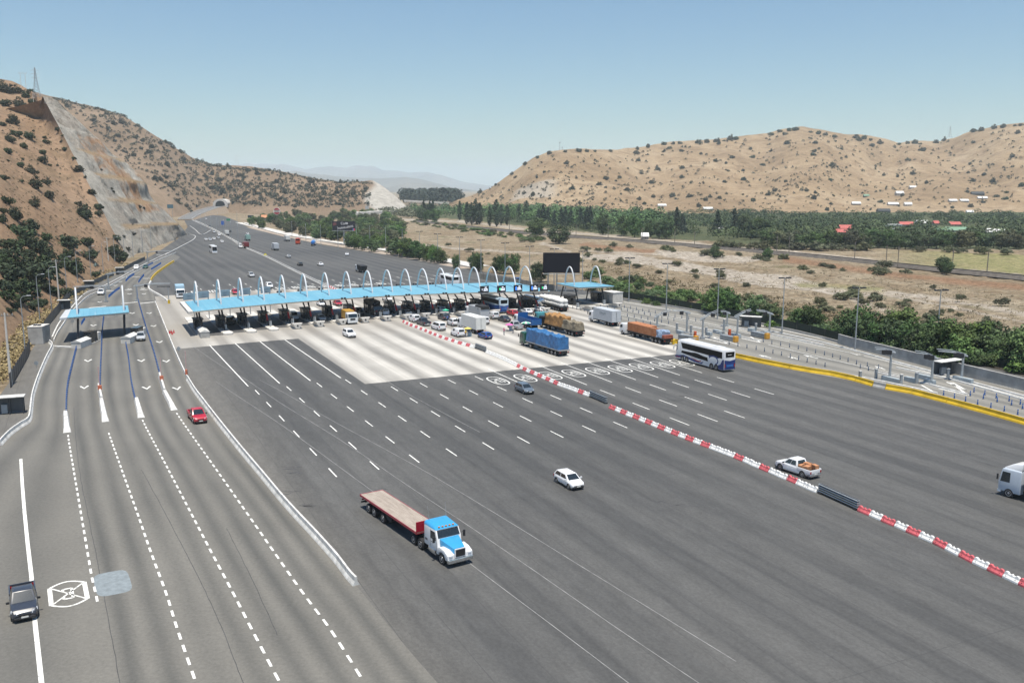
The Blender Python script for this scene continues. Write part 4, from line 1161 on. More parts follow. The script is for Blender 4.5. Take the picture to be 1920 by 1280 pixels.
wall('road_kerb', [(356, 440), (366, 443), (362, 450), (340, 462), (310, 478)], [(-0.2, 0), (-0.2, 0.3), (0.2, 0.3), (0.2, 0)], WHITEP, 'hooked white kerb where the express lanes leave the highway', 'kerb')
for i, (a, b) in enumerate((((123, 776), (126, 811)), ((190, 752), (198, 791)), ((256, 751), (265, 783)), ((309, 737), (327, 769)))):
    A, B = G(*a), G(*b)
    mb = MB(); d = (B - A).normalized(); nn = Vector((d.y, -d.x, 0))
    mb.loft([[A + nn * w_ + Vector((0, 0, z)) for w_, z in ((-.36, 0), (-.22, .55), (.22, .55), (.36, 0))], [A.lerp(B, .7) + nn * w_ + Vector((0, 0, z)) for w_, z in ((-.42, 0), (-.28, .42), (.28, .42), (.42, 0))], [B + nn * w_ + Vector((0, 0, z)) for w_, z in ((-.48, 0), (-.38, .07), (.38, .07), (.48, 0))]])
    tag(mb.build('divider_nose', WHITEP, bevel=0.03), 'white concrete divider nose ending the %s blue post row from the left' % od(i + 1), 'divider', 'divider noses of the express lanes')
for i, (a, b) in enumerate((((185.5, 727), (191, 752)), ((299.5, 706), (309, 737)))):
    A, B = G(*a), G(*b)
    r = empty('divider_wall', A, math.atan2((B - A).y, (B - A).x), 'white divider wall with a striped marker post, %s of the two' % ('left' if i == 0 else 'right'), 'divider', 'divider walls of the express lanes')
    L_ = (B - A).length
    mb = MB(); mb.loft([[(x, -.28, 0), (x, -.14, .8), (x, .14, .8), (x, .28, 0)] for x in (0, L_)]); mb.build('wall', WHITEP, r)
    mb = MB(); mb.cyl((L_ * 0.4, 0, 0.8), (L_ * 0.4, 0, 4.3), 0.06); mb.build('marker_pole', M('striped_pole', (0.55, 0.35, 0.33)), r)
    mb = MB(); mb.box(L_ * 0.45, 0, 1.0, 0.3, 0.6, 0.7); mb.build('marker_base', M('faded_orange', (0.5, 0.14, 0.07)), r)
r = empty('marker_post', G(350, 707), 0, 'tall striped marker pole with orange base on the white barrier end', 'marker')
mb = MB(); mb.cyl((0, 0, 0.5), (0, 0, 4.6), 0.06); mb.build('pole', _MC['striped_pole'], r)
mb = MB(); mb.box(0, 0, 0.9, 0.35, 0.35, 0.9); mb.build('base', _MC['faded_orange'], r, bevel=0.03)
# yellow barrier of the right-hand lanes, in sections
YP = [(1258, 641), (1275, 645), (1330, 658), (1379, 670), (1430, 681), (1481, 691), (1520, 698), (1560, 704), (1600, 713), (1638, 724), (1661, 729), (1711, 738), (1776, 755), (1850, 775), (1920, 795), (2040, 833)]
YB = [(-0.36, 0), (-0.3, 0.2), (-0.14, 0.42), (-0.11, 0.85), (0.11, 0.85), (0.14, 0.42), (0.3, 0.2), (0.36, 0)]
secs = [(1258, 1480.5, 'beside the white coach'), (1481.5, 1605, 'right of the white coach'), (1606, 1637.5, 'left of the grey block'), (1661.5, 1710.5, 'right of the grey block'), (1711.5, 1776, 'below the bus shelter'), (1777, 2040, 'running out of the frame')]
for x0, x1, lb in secs:
    pts = [(x0, interp(x0, YP))] + [p for p in YP if x0 < p[0] < x1] + [(x1, interp(x1, YP))]
    wall('yellow_barrier', pts, YB, YELLOW, 'yellow concrete barrier section %s' % lb, 'barrier', 'yellow barrier along the right lanes', sm=0)
wall('concrete_barrier', [(1638.5, interp(1638.5, YP)), (1660.5, interp(1660.5, YP))], YB, CONCG, 'grey concrete block in the yellow barrier', sm=0)
# right boundary wall, its kerbs and the mesh fence
wall('boundary_wall', [(1572, 644), (1600, 652), (1700, 677), (1800, 703), (1920, 733), (2080, 775)], [(-0.18, 0), (-0.14, 1.9), (-0.2, 1.9), (-0.2, 2.05), (0.2, 2.05), (0.2, 1.9), (0.14, 1.9), (0.18, 0)], CONCG, 'long grey concrete wall along the right edge', 'wall')
wall('boundary_wall', [(1168, 562), (1250, 574), (1330, 588), (1421, 607), (1500, 624), (1572, 642)], [(-0.12, 0), (-0.12, 0.45), (0.12, 0.45), (0.12, 0)], CONCG, 'low concrete base wall under the dark green fence', 'wall')
def fence(pts, h, label, mat=GREENMESH, step=5.0, z0=0.45, group=None):
    path = GP(pts); rs_ = resample(path, step)
    r = empty('mesh_fence', path[0], 0, label, 'fence', group)
    mb = MB(); mb.sweep(path, [(-0.02, z0), (-0.02, z0 + h), (0.02, z0 + h), (0.02, z0)]); child(mb.build('mesh_panel', mat), r)
    for p in rs_[:60]:
        mb = MB(); mb.box(p.x, p.y, z0 + h / 2 + 0.1, 0.1, 0.1, h + 0.2); child(mb.build('fence_post', DARKST), r)
    return r
fence([(1164, 560), (1250, 573.5), (1330, 587.5), (1421, 606.5), (1500, 623.5), (1572, 641.5)], 1.7, 'dark green mesh fence on a low wall behind the floodlight masts')
fence([(1590, 632), (1650, 640), (1740, 656), (1780, 668), (1920, 698), (2040, 724)], 1.6, 'dark green mesh fence behind the grey boundary wall', z0=0)
fence([(900, 523), (960, 533), (1010, 541), (1040, 546)], 1.9, 'pale slatted fence behind the right end of the canopy', M('tan_slats', (0.3, 0.27, 0.22), 0.9), 2.5, 0.1)
# planting beds by the shelter
mb = MB(); mb.poly([(p.x, p.y, 0.02) for p in GP([(1780, 672), (1860, 690), (1925, 706), (2000, 724), (2000, 700), (1925, 690), (1790, 662)])])
struct('planting_bed', mb, M('dark_soil', (0.03, 0.024, 0.016), 0.95, var=0.6, scale=0.8))
# kerbed refuges and low walls among the right-hand lanes
for pts, lb in (([(1276, 622), (1320, 631), (1366, 643)], 'left low kerb between the barrier arms'), ([(1300, 614), (1360, 626), (1428, 640)], 'middle low kerb beside the grey attenuator'), ([(1352, 610), (1440, 626), (1545, 648)], 'long low kerb on the far side of the barrier arms'),
                ([(1598, 706), (1650, 715), (1757, 738)], 'low kerb just behind the yellow barrier'), ([(1640, 698), (1720, 716), (1813, 740)], 'middle low kerb below the bus shelter'), ([(1680, 690), (1740, 702), (1812, 720), (1925, 752)], 'far low kerb below the bus shelter'),
                ([(1400, 612), (1500, 633), (1572, 650), (1700, 685), (1925, 745)], 'long kerb in front of the grey boundary wall')):
    wall('road_kerb', pts, [(-0.2, 0), (-0.16, 0.25), (0.16, 0.25), (0.2, 0)], WHITEP, 'white ' + lb, 'kerb', 'kerbs of the right lanes')
# attenuators: stacked dark rails with an orange end
def attenuator(a, b, lb):
    A, B = G(*a), G(*b); d = B - A
    r = empty('crash_attenuator', A, math.atan2(d.y, d.x), lb, 'crash attenuator', 'crash attenuators of the right lanes')
    L_ = d.length
    for k in range(3):
        mb = MB(); mb.bx(0, L_, -0.45, 0.45, 0.12 + k * 0.36, 0.4 + k * 0.36); mb.build('rail', GREYST, r, bevel=0.04)
    mb = MB(); mb.bx(0.1, L_ - 0.1, -0.38, 0.38, 0.05, 1.1); mb.build('core', DARKST, r)
    mb = MB(); mb.bx(L_, L_ + 0.7, -0.5, 0.5, 0.05, 1.25); mb.build('nose', M('amber_nose', (0.6, 0.3, 0.03)), r, bevel=0.05)
attenuator((1352, 636), (1377, 641), 'grey rail attenuator with amber end, left of the two')
attenuator((1410, 629.5), (1436, 635), 'grey rail attenuator with amber end, right of the two')
attenuator((1273, 636), (1302, 640), 'grey rail attenuator with amber end, behind the white coach')
for i, (px, py) in enumerate([(1303, 634), (1367.5, 630)]):
    r = empty('gate_cabinet', G(px, py), ANG_U, 'orange barrier gate cabinet, %s one among the right lanes' % ('left' if i == 0 else 'right'), 'barrier gate')
    mb = MB(); mb.box(0, 0, 0.75, 0.5, 0.5, 1.5); mb.build('cabinet', M('signal_orange', (0.55, 0.09, 0.02)), r, bevel=0.04)
    mb = MB(); mb.box(0, 1.9, 1.2, 0.06, 3.4, 0.1); mb.build('arm', WHITEP, r)
for i, (px, py, h) in enumerate([(1269, 621, 1.8), (1295, 633, 2.6), (1324, 628, 1.6), (1357, 626, 3.2), (1417, 622, 1.8), (1612, 714, 1.6), (1642, 711, 1.7), (1689, 722, 1.7), (1718, 719, 1.7), (1777, 712, 1.8)]):
    r = empty('lane_post', G(px, py), ANG_U, '%s grey equipment post from the left on the kerbs of the right lanes' % od(i + 1), 'post', 'equipment posts of the right lanes')
    mb = MB(); mb.bx(-0.16, 0.16, -0.22, 0.22, 0, h); mb.build('housing', GREYST, r, bevel=0.03)
    mb = MB(); mb.box(0, 0, h + 0.08, 0.4, 0.5, 0.12); mb.build('cap', WHITEP, r)
for i, (px, py, wd) in enumerate([(1345, 625, 1.5), (1330, 629, 0.8), (1409, 622, 1.2), (1437, 628, 0.9), (1275, 626, 1.2), (1708, 716, 1.5), (1732, 711, 2.0), (1805, 716, 2.2), (1672, 716, 2.4), (1743, 720, 1.2), (1380, 632, 1.6)]):
    r = tag(MB().box(0, 0, 0.4, wd * 1.6, 0.7, 0.8).build('concrete_footing', M('bluegrey_concrete', (0.32, 0.37, 0.40), 0.8), bevel=0.05), '%s blue grey footing block from the left among the right lanes' % od(i + 1) if False else None, 'footing', 'footings of the right lanes')
    r.location = G(px, py); r.rotation_euler = (0, 0, ANG_U + 0.02)
    r['label'] = 'blue grey concrete footing, number %d from the near left among the right lane kerbs' % (i + 1)
# plastic jersey units (red and white) dividing the two directions
def make_unit():
    mb = MB(); L_ = 0.76
    rg = []
    for x, s_ in ((-L_, .8), (-L_ * .82, 1.0), (-L_ * .55, 1.0), (-L_ * .4, .86), (-L_ * .1, .86), (0, 1.0), (L_ * .1, .86), (L_ * .4, .86), (L_ * .55, 1.0), (L_ * .82, 1.0), (L_, .8)):
        top = 0.62 if s_ > 0.9 else 0.5
        rg.append([(x, -.3, 0), (x, -.28, .18), (x, -.15 * s_, .34), (x, -.1 * s_, top), (x, .1 * s_, top), (x, .15 * s_, .34), (x, .28, .15), (x, .3, 0)])
    mb.loft(rg)
    for sx in (-.38, .38):
        for sy in (-1, 1):
            mb.cyl((sx * L_ * 1.6, sy * 0.16, .27), (sx * L_ * 1.6, sy * 0.225, .27), 0.075, n=8, mi=1)
    return mb.mesh('jersey_unit', [M('unit_white', (0.74, 0.74, 0.72), 0.45, var=0.1, scale=2.5), BLACKM], bevel=0.03)
UW = make_unit()
UR = UW.copy(); UR.materials[0] = M('unit_red', (0.56, 0.115, 0.13), 0.55, var=0.3, scale=2.0)
def make_guard(n_=4):
    r = empty('steel_gate')
    return r
def gate(a, b, lb):
    A, B = G(*a), G(*b); d = B - A; L_ = d.length
    r = empty('steel_gate', A, math.atan2(d.y, d.x), lb, 'steel gate', 'stacked rail gates in the barrier')
    for k in range(4):
        mb = MB(); z = 0.22 + k * 0.24
        mb.loft([[(x, -.14, z), (x, -.2, z + .07), (x, -.14, z + .14), (x, .14, z + .14), (x, .2, z + .07), (x, .14, z)] for x in (0, L_)]); mb.build('rail', GREYST, r)
    mb = MB(); mb.bx(0.05, L_ - 0.05, -.1, .1, .08, 1.08); mb.build('core', BLACKM, r)
    mb = MB(); mb.bx(0.1, L_ - 0.1, -.145, -.13, .44, .455); mb.bx(0.1, L_ - 0.1, -.145, -.13, .68, .695); mb.build('yellow_line', YELLOW, r)
    for x in (0.3, L_ - 0.3):
        mb = MB(); mb.bx(x - .25, x + .25, -.26, .26, 0, .2); mb.build('foot', DARKST, r)
rr = random.Random(11)
UNI = []
def units(pts, pattern, where):
    path = resample(GP(pts), 1.54)
    for i, (a, b) in enumerate(zip(path, path[1:])):
        c = pattern(i, len(path) - 1)
        o = link('plastic_barrier', UR if c == 'r' else UW)
        m_ = (a + b) / 2; o.location = (m_.x + rr.uniform(-.06, .06), m_.y + rr.uniform(-.06, .06), 0)
        o.rotation_euler = (0, 0, math.atan2((b - a).y, (b - a).x) + rr.uniform(-.05, .05))
        UNI.append(o)
        tag(o, '%s plastic barrier unit, %s %s' % ('faded red' if c == 'r' else 'white', od(i + 1), where), 'barrier', 'red and white plastic barriers across the plaza')
units([(1611, 957), (1740, 1012), (1840, 1061), (1920, 1099), (1990, 1133)], lambda i, n_: 'r' if i % 2 == 0 and i < 13 else 'w', 'toward the camera from the nearest steel gate')
gate((1536, 924), (1609, 957), 'nearest stacked steel gate in the red and white barrier')
units([(1533, 923), (1440, 884), (1380, 858), (1300, 828), (1220, 796), (1139, 763)], lambda i, n_: 'r' if i in (2, 5, 8) or (i > 10 and i % 2 == 0) else 'w', 'away from the nearest steel gate')
gate((1107, 744), (1137, 757), 'middle stacked steel gate behind the grey hatchback')
units([(1105, 743), (1050, 723), (985, 695), (950, 677), (930, 668), (912, 661)], lambda i, n_: 'r' if i in (1, 6, 8, 10, 12, 14, 16) or i == 36 else 'w', 'away from the middle steel gate')
gate((892, 653), (911, 660), 'farthest stacked steel gate beside the queue')
units([(890, 652), (862, 645), (831, 635), (812, 627.5), (787, 617), (770, 611), (755, 604)], lambda i, n_: 'r' if i % 2 == 1 or i in (26, 28, 30) else 'w', 'away from the farthest steel gate')
wall('concrete_barrier', [(613, 538), (590, 527), (560, 512), (530, 497), (500, 482), (475, 471), (450, 460), (430, 447), (400, 431), (370, 417), (356, 411)], JERSEY, WHITEP, 'long pale median barrier on the far highway')
wall('concrete_barrier', [(452, 459), (425, 444), (398, 429), (366, 414)][::1], [(-0.2, 0), (-.2, .7), (.2, .7), (.2, 0)], WHITEP, 'second pale median barrier right beside the far one')
units([(660, 560), (640, 549), (617, 538)], lambda i, n_: 'r' if i % 2 else 'w', 'beyond the canopy, counted from the roof edge')

# ================================================================ DELINEATOR POSTS
mb = MB(); mb.cyl((0, 0, 0), (0, 0, .05), .16, n=8, mi=1); mb.cyl((0, 0, .05), (0, 0, .78), .1, .085, n=8); mb.cyl((0, 0, .5), (0, 0, .56), .105, n=8, mi=2)
POSTB = mb.mesh('blue_post', [BLUEPOST, BLACKM, WHITEP], smooth=True)
POSTG = mb.mesh('grey_post', [M('slate_plastic', (0.08, 0.12, 0.19), 0.55), BLACKM, WHITEP], smooth=True)
def posts(pts, step, me, where, sm=4):
    path = resample(GP(pts, 0, sm) if sm else GP(pts), step)
    for i, p in enumerate(path):
        o = link('delineator_post', me); o.location = p
        tag(o, '%s post, %s from near end, %s' % ('blue' if me is POSTB else 'slate', od(i + 1), where), 'delineator post', 'blue posts between the express lanes' if me is POSTB else 'slate posts of the right lanes')
posts([(124.5, 773), (125.5, 742), (129, 715), (136, 685), (143.5, 655)], 1.45, POSTB, 'first row left of the small canopy')
posts([(187.5, 727), (189, 690), (190.5, 655), (192, 620), (195, 594)], 1.6, POSTB, 'second row running under the small canopy')
posts([(253.5, 751), (246, 715), (241, 672), (236, 646)], 1.45, POSTB, 'third row right of the small canopy')
posts([(300, 705), (289, 663), (279, 631), (274, 616), (263, 578), (258, 560)], 1.7, POSTB, 'fourth row nearest the plaza')
posts([(1367, 646), (1420, 656), (1480, 670), (1553, 689)], 2.4, POSTG, 'row just behind the yellow barrier', 0)
posts([(1431, 641.5), (1490, 653), (1552, 667), (1603, 682), (1657, 693)], 2.4, POSTG, 'row below the grey boundary wall', 0)
posts([(1613, 690), (1634, 696)], 2.2, POSTG, 'short row left of the first gantry', 0)
posts([(1769, 741), (1822, 756), (1876, 769), (1919, 780)], 2.2, POSTB, 'near row at the right frame edge', 0)
posts([(1826, 735), (1862, 745), (1892, 752), (1919, 760)], 2.2, POSTB, 'middle row at the right frame edge', 0)
posts([(1819, 742), (1862, 752), (1895, 759), (1919, 767)], 2.3, POSTB, 'far row at the right frame edge', 0)
posts([(1126, 576), (1171, 582), (1220, 592), (1266, 602)], 2.5, POSTG, 'third row right of the white box trailer', 0)
posts([(1151, 589), (1200, 597), (1265, 609)], 2.5, POSTG, 'second row right of the white box trailer', 0)
posts([(1151, 597), (1190, 603), (1230, 610)], 2.5, POSTG, 'first row right of the white box trailer', 0)
posts([(1171, 577), (1220, 586), (1300, 601), (1330, 607)], 2.6, POSTG, 'fourth row right of the white box trailer', 0)
posts([(1074, 578), (1092, 582), (1110, 587)], 2.0, POSTG, 'short row behind the white load', 0)
posts([(1000, 549), (1022, 552), (1042, 556)], 2.4, POSTG, 'row behind the right end of the canopy', 0)
mb = MB()
for pts in ([(204, 558), (214, 549), (225, 541)], [(236, 528), (243, 521), (252, 515)], [(258, 556), (256, 538)], [(260, 530), (265, 523), (270, 517)], [(268, 504), (287, 494)], [(284, 506), (302, 495)], [(153, 609), (160, 598)]):
    for p in resample(GP(pts, 0, 4), 1.3):
        mb.cyl(p, p + Vector((0, 0, .78)), .1, .085, n=6)
tag(mb.build('far_delineator_posts', BLUEPOST), None, None, None, 'stuff')

# ================================================================ POLES, GANTRIES
def make_mast(h=12.4):
    r = empty('floodlight_mast')
    mb = MB(); mb.cyl((0, 0, 0), (0, 0, h), .16, .08, n=8); mb.build('pole', GREYST, r, smooth=True)
    mb = MB(); mb.box(0, 0, h, 2.6, .12, .12); mb.build('crossbar', GREYST, r)
    for x in (-1.2, -.5, .5, 1.2):
        mb = MB(); mb.box(x, -.15, h + .1, .5, .55, .28); mb.build('lamp_head', DARKST, r, bevel=0.03)
    return r
mast0 = make_mast()
MASTS = [(1755, 663), (1603, 656), (1466, 626), (1345, 599), (1249, 583), (1179, 566), (1092, 546), (1038.7, 539), (993, 531), (947, 521), (902, 512), (862, 503), (821, 493), (787, 486), (755, 479), (723.7, 473), (694, 467), (669, 463)]
NM = ['in front of the grey boundary wall', 'where the boundary wall begins', 'right of the far shelter', 'above the right lane gantries', 'above the brick truck', 'right of the white hut', 'right of the black screen', 'in front of the black screen']
for i, (px, py) in enumerate(MASTS):
    o = mast0 if i == 0 else copy_tree(mast0)
    o.location = G(px, py); o.rotation_euler = (0, 0, 0.25)
    tag(o, 'tall grey floodlight mast ' + (NM[i] if i < len(NM) else 'along the far verge, %s left of the black screen' % od(i - len(NM) + 1)), 'light pole', 'floodlight masts along the right edge')
def make_lamp(h=11.0):
    r = empty('street_lamp')
    mb = MB(); mb.cyl((0, 0, 0), (0, 0, h), .13, .07, n=8); mb.tube([(0, 0, h), (.4, 0, h + .45), (1.3, 0, h + .6)], .05, 6); mb.build('pole', GREYST, r, smooth=True)
    mb = MB(); mb.box(1.5, 0, h + .6, .8, .28, .14); mb.build('lamp_head', WHITEST, r, bevel=0.03)
    return r
lamp0 = make_lamp()
for i, (px, py) in enumerate([(48, 666), (75, 604), (97, 583), (126, 553), (146, 535), (171, 522), (194, 511), (216, 496), (234, 490), (250, 483), (268, 476), (284, 468)]):
    o = lamp0 if i == 0 else copy_tree(lamp0)
    o.location = G(px, py); o.rotation_euler = (0, 0, 0.2)
    tag(o, 'slim grey street lamp by the left fence, %s from the near end' % od(i + 1), 'street lamp', 'street lamps along the left fence')
for i, (px, py) in enumerate([(634, 467), (602, 462), (574, 458), (548, 452), (447, 459), (434, 452), (420, 446), (407, 441), (396, 436), (386, 432), (377, 427), (409, 424), (445, 421)]):
    o = copy_tree(lamp0)
    o.location = G(px, py); o.rotation_euler = (0, 0, 1.8)
    tag(o, 'thin far street lamp on the highway %s, %s from the near end' % (('verge', od(i + 1)) if i < 4 else ('median', od(i - 3))), 'street lamp', 'street lamps on the far highway')
def make_utility(h=12):
    r = empty('utility_pole')
    mb = MB(); mb.cyl((0, 0, 0), (0, 0, h), .24, .13, n=8); mb.build('pole', CONCW, r, smooth=True)
    mb = MB(); mb.box(0, 0, h - .5, 2.4, .14, .14); mb.build('crossarm', WOODPOLE, r)
    for x in (-1.1, -.4, .4, 1.1):
        mb = MB(); mb.cyl((x, 0, h - .45), (x, 0, h - .15), .07, n=6); mb.build('insulator', CONCG, r)
    return r
ut0 = make_utility()
for i, (px, py, lb) in enumerate([(21, 722, 'at the left frame edge'), (111, 566, 'behind the left fence among shrubs'), (204, 500, 'near the foot of the rock cut'), (266, 469, 'in front of the rock cut')]):
    o = ut0 if i == 0 else copy_tree(ut0)
    o.location = G(px, py); o.rotation_euler = (0, 0, 0.5)
    tag(o, 'pale concrete utility pole ' + lb, 'utility pole', 'utility poles on the left')
def gantry(name, base, top, tip, label, cams, group):
    b, t = G(*base), None
    d = b.y
    t = AT(top[0], top[1], d); e = AT(tip[0], tip[1], d)
    t = Vector((b.x, b.y, t.z)); 
    r = empty(name, b, 0, label, 'gantry', group)
    mb = MB(); mb.tube([b, t], [.24, .18], 8); mb.box(b.x, b.y, .2, .9, .9, .4); child(mb.build('post', GREYST, smooth=True), r)
    arm = [t - (e - t).normalized() * 0.7 + Vector((0, 0, -.25)), t.lerp(e, .45) + Vector((0, 0, .1)), e]
    mb = MB(); mb.tube(arm, [.16, .14, .08], 8); mb.tube([p + Vector((0, .5, .25)) for p in arm], [.08] * 3, 6); child(mb.build('arm', GREYST, smooth=True), r)
    mb = MB(); mb.tube([t - Vector((0, 0, 1.2)), t.lerp(e, .12)], .09, 6); child(mb.build('brace', GREYST), r)
    for k in cams:
        q = t.lerp(e, k)
        mb = MB(); mb.box(q.x, q.y - .2, q.z - .25, .8, .6, .75); child(mb.build('signal_head', BLACKM, bevel=0.04), r)
gr = 'cantilever gantries of the right lanes'
gantry('lane_gantry', (1232, 612), (1232, 592), (1258, 582), 'cantilever gantry behind the brick truck', (.55,), gr)
gantry('lane_gantry', (1287.5, 625), (1288.6, 585), (1261, 583), 'cantilever gantry right of the brick truck', (.4,), gr)
gantry('lane_gantry', (1317, 635), (1318, 596), (1346, 584), 'cantilever gantry just above the white coach', (.65,), gr)
gantry('lane_gantry', (1382, 633), (1382, 591), (1409, 582), 'cantilever gantry between the two amber attenuators', (.7,), gr)
gantry('lane_gantry', (1363, 612), (1366, 586), (1352, 585), 'short cantilever gantry behind the far fence line', (.5,), gr)
gantry('lane_gantry', (1442.5, 625), (1444.5, 587), (1419, 583), 'cantilever gantry right of the amber attenuators', (.4,), gr)
gantry('lane_gantry', (1667.5, 714), (1670, 658), (1642, 655), 'gantry left of the bus shelter by the yellow barrier', (.18, .45), gr)
gantry('lane_gantry', (1746, 721), (1748, 668), (1718, 661), 'gantry at the left end of the bus shelter', (.15, .4), gr)
gantry('lane_gantry', (1802.5, 714), (1805, 664), (1759, 658), 'gantry at the right end of the bus shelter', (.12, .3), gr)
gr = 'gantries over the left express lanes'
gantry('lane_gantry', (199, 566), (198.5, 536), (136, 539), 'thin grey gantry over the car in the left lane', (.4,), gr)
gantry('lane_gantry', (257, 565), (257, 535), (318, 532), 'thin grey gantry left of the pale concrete corner', (.3,), gr)
gantry('lane_gantry', (204, 543), (204, 513), (250, 509), 'thin grey gantry beyond the left fence shelters', (.4,), gr)
gantry('lane_gantry', (277, 492), (277, 472), (322, 471), 'farthest thin gantry over the express lanes', (.4,), gr)
r = empty('lane_gantry', G(317, 569), 0, 'dark lamp arm on a post at the pale concrete corner', 'gantry', gr)
mb = MB(); mb.cyl((0, 0, 0), (0, 0, 4.7), .12); mb.build('post', GREYST, r); mb = MB(); mb.box(-1.2, 0, 4.8, 3.6, .3, .2); mb.build('arm', BLACKM, r); mb = MB(); mb.box(0, 0, .5, .5, .5, 1.0); mb.build('base', YELLOW, r)

# ================================================================ SHELTERS, LEFT FENCE, SIGNS, BILLBOARDS
def shelter(p, rz, L_, label, group):
    r = empty('lane_shelter', p, rz, label, 'shelter', group)
    mb = MB(); mb.bx(-L_ / 2 - .2, L_ / 2 + .2, -.9, .9, 2.45, 2.58); mb.build('roof', WHITEP, r, bevel=0.03)
    mb = MB(); mb.bx(-L_ / 2, L_ / 2, .66, .7, .15, 2.3); mb.build('back_panel', M('smoked_panel', (0.09, 0.1, 0.11), 0.3), r)
    for x in (-L_ / 2 + .05, 0, L_ / 2 - .05):
        for y in (-.7, .68):
            mb = MB(); mb.box(x, y, 1.22, .08, .08, 2.44); mb.build('post', DARKST, r)
    mb = MB(); mb.box(-L_ * .2, .1, .75, L_ * .22, .5, 1.3); mb.build('equipment_box', GREYST, r, bevel=0.03)
gs = 'glazed equipment shelters'
shelter(G(1776, 702), ANG_U - math.pi / 2 + 1.02 - math.pi / 2 + math.pi / 2 - 0.98, 5.4, 'glazed shelter with white roof in front of the grey boundary wall', gs)
shelter(G(1407, 613), -0.45, 4.6, 'glazed shelter by the green fence behind the gantries', gs)
shelter(G(20, 775), 0.35, 3.6, 'white roofed shelter at the left frame edge', gs)
shelter(G(121, 580), 0.25, 2.8, 'white roofed shelter left of the small canopy', gs)
shelter(G(167, 541), 0.3, 2.8, 'dark shelter by the left fence, second beyond the small canopy', gs)
shelter(G(225, 514), 0.35, 2.8, 'dark shelter by the left fence, third beyond the small canopy', gs)
r = empty('utility_hut', G(71, 644), 0.12, 'grey concrete box hut at the end of the left fence', 'hut')
mb = MB(); mb.bx(-1.45, 1.45, -.9, 3.2, 0, 3.6); mb.build('wall', CONCG, r, bevel=0.04)
mb = MB(); mb.bx(-1.5, 1.5, -.95, 3.25, 3.6, 3.7); mb.build('roof', CONCW, r)
for x in (-.7, .1): mb = MB(); mb.bx(x, x + .55, .2, 1.0, 3.71, 3.95); mb.build('roof_vent', DARKST, r)
fence([(84, 622), (95, 606), (108, 590), (118, 576), (128, 563)], 2.3, 'dark tall fence between the grey hut and the white shelter', DARKST, 3.0, 0)
fence([(20, 727), (40, 692), (52, 670), (57, 656)], 2.3, 'dark tall fence at the left frame edge', DARKST, 3.0, 0)
MESHG = M('grey_mesh', (0.12, 0.12, 0.115), 0.9)
fence([(128, 562), (140, 553), (157, 546), (175, 535), (200, 523), (214, 517)], 1.6, 'grey railing climbing past the left shelters', MESHG, 4.0, 0.1)
fence([(233, 508), (250, 499), (272, 488)], 1.6, 'grey railing leading to the rock cut', MESHG, 4.0, 0.1)
# rustic wire fence posts up the left slope
for i, p in enumerate(resample(GP([(-20, 640), (20, 612), (50, 592), (82, 570), (120, 548), (160, 528)]), 4.2)):
    o = MB().cyl((0, 0, 0), (0, 0, 1.6), .07, n=6).build('fence_post', WOODPOLE); o.location = (p.x, p.y, p.z)
    tag(o, 'thin rustic fence post on the left slope, %s from the near end' % od(i + 1), 'fence post', 'rustic fence posts below the left hill')
def screen(name, px0, px1, py0, py1, base_y, label, face, extra=None, ry=0.0):
    d = G(0, base_y).y
    a, b = AT(px0, py1, d), AT(px1, py0, d)
    w_, h_, zb = b.x - a.x, b.z - a.z, a.z
    r = empty(name, ((a.x + b.x) / 2, d, 0), ry, label, 'billboard')
    mb = MB(); mb.bx(-w_ / 2, w_ / 2, 0, .8, zb, zb + h_); mb.build('panel', face, r, bevel=0.05)
    mb = MB(); mb.bx(-w_ / 2, w_ / 2, -.9, 0, zb - .35, zb - .2); mb.build('catwalk', GREYST, r)
    return r, w_, h_, zb
r, w_, h_, zb = screen('billboard', 1018, 1087.5, 474, 511.5, 546, 'large switched off black screen on legs behind the right canopy', SCREEN, ry=-0.06)
for x in (-w_ * .36, -w_ * .12, w_ * .12, w_ * .36):
    mb = MB(); mb.bx(x - .18, x + .18, .2, .55, 0, zb); mb.build('leg', GREYST, r)
r, w_, h_, zb = screen('billboard', 622.5, 665.5, 415, 432, 459, 'dark advertising billboard with slanted white lettering among the trees', M('ad_print', (0.014, 0.013, 0.02), 0.5), ry=-0.1)
mb = MB(); mb.cyl((0, .4, 0), (0, .4, zb), .5, n=10); mb.build('leg', GREYST, r, smooth=True)
def text(s, size, par, x, y, z, mat, rz=0.0, name='lettering', rx=math.pi / 2):
    cu = bpy.data.curves.new(name, 'FONT'); cu.body = s; cu.size = size; cu.align_x = 'CENTER'; cu.align_y = 'CENTER'; cu.extrude = 0.01
    tmp = bpy.data.objects.new('tmp', cu); col.objects.link(tmp)
    me = bpy.data.meshes.new_from_object(tmp.evaluated_get(bpy.context.evaluated_depsgraph_get()))
    bpy.data.objects.remove(tmp); bpy.data.curves.remove(cu)
    me.materials.clear(); me.materials.append(mat)
    o = link(name, me)
    o.parent = par; o.location = (x, y, z); o.rotation_euler = (rx, rz, 0)
    return o
TXW = M('print_white', (0.78, 0.78, 0.78), 0.6); TXD = M('print_grey', (0.2, 0.24, 0.27), 0.6)
text('PARRILLEROS', w_ * .115, r, w_ * .09, -.03, zb + h_ * .33, TXW, -0.16)
text('Co', w_ * .15, r, -w_ * .03, -.03, zb + h_ * .76, TXW)
mb = MB(); bars(mb, 2, w_ * .08, w_ * .2, zb + h_ * .8, h_ * .08); o = mb.build('small_print', TXW, r); o.location = (0, -.01, 0)
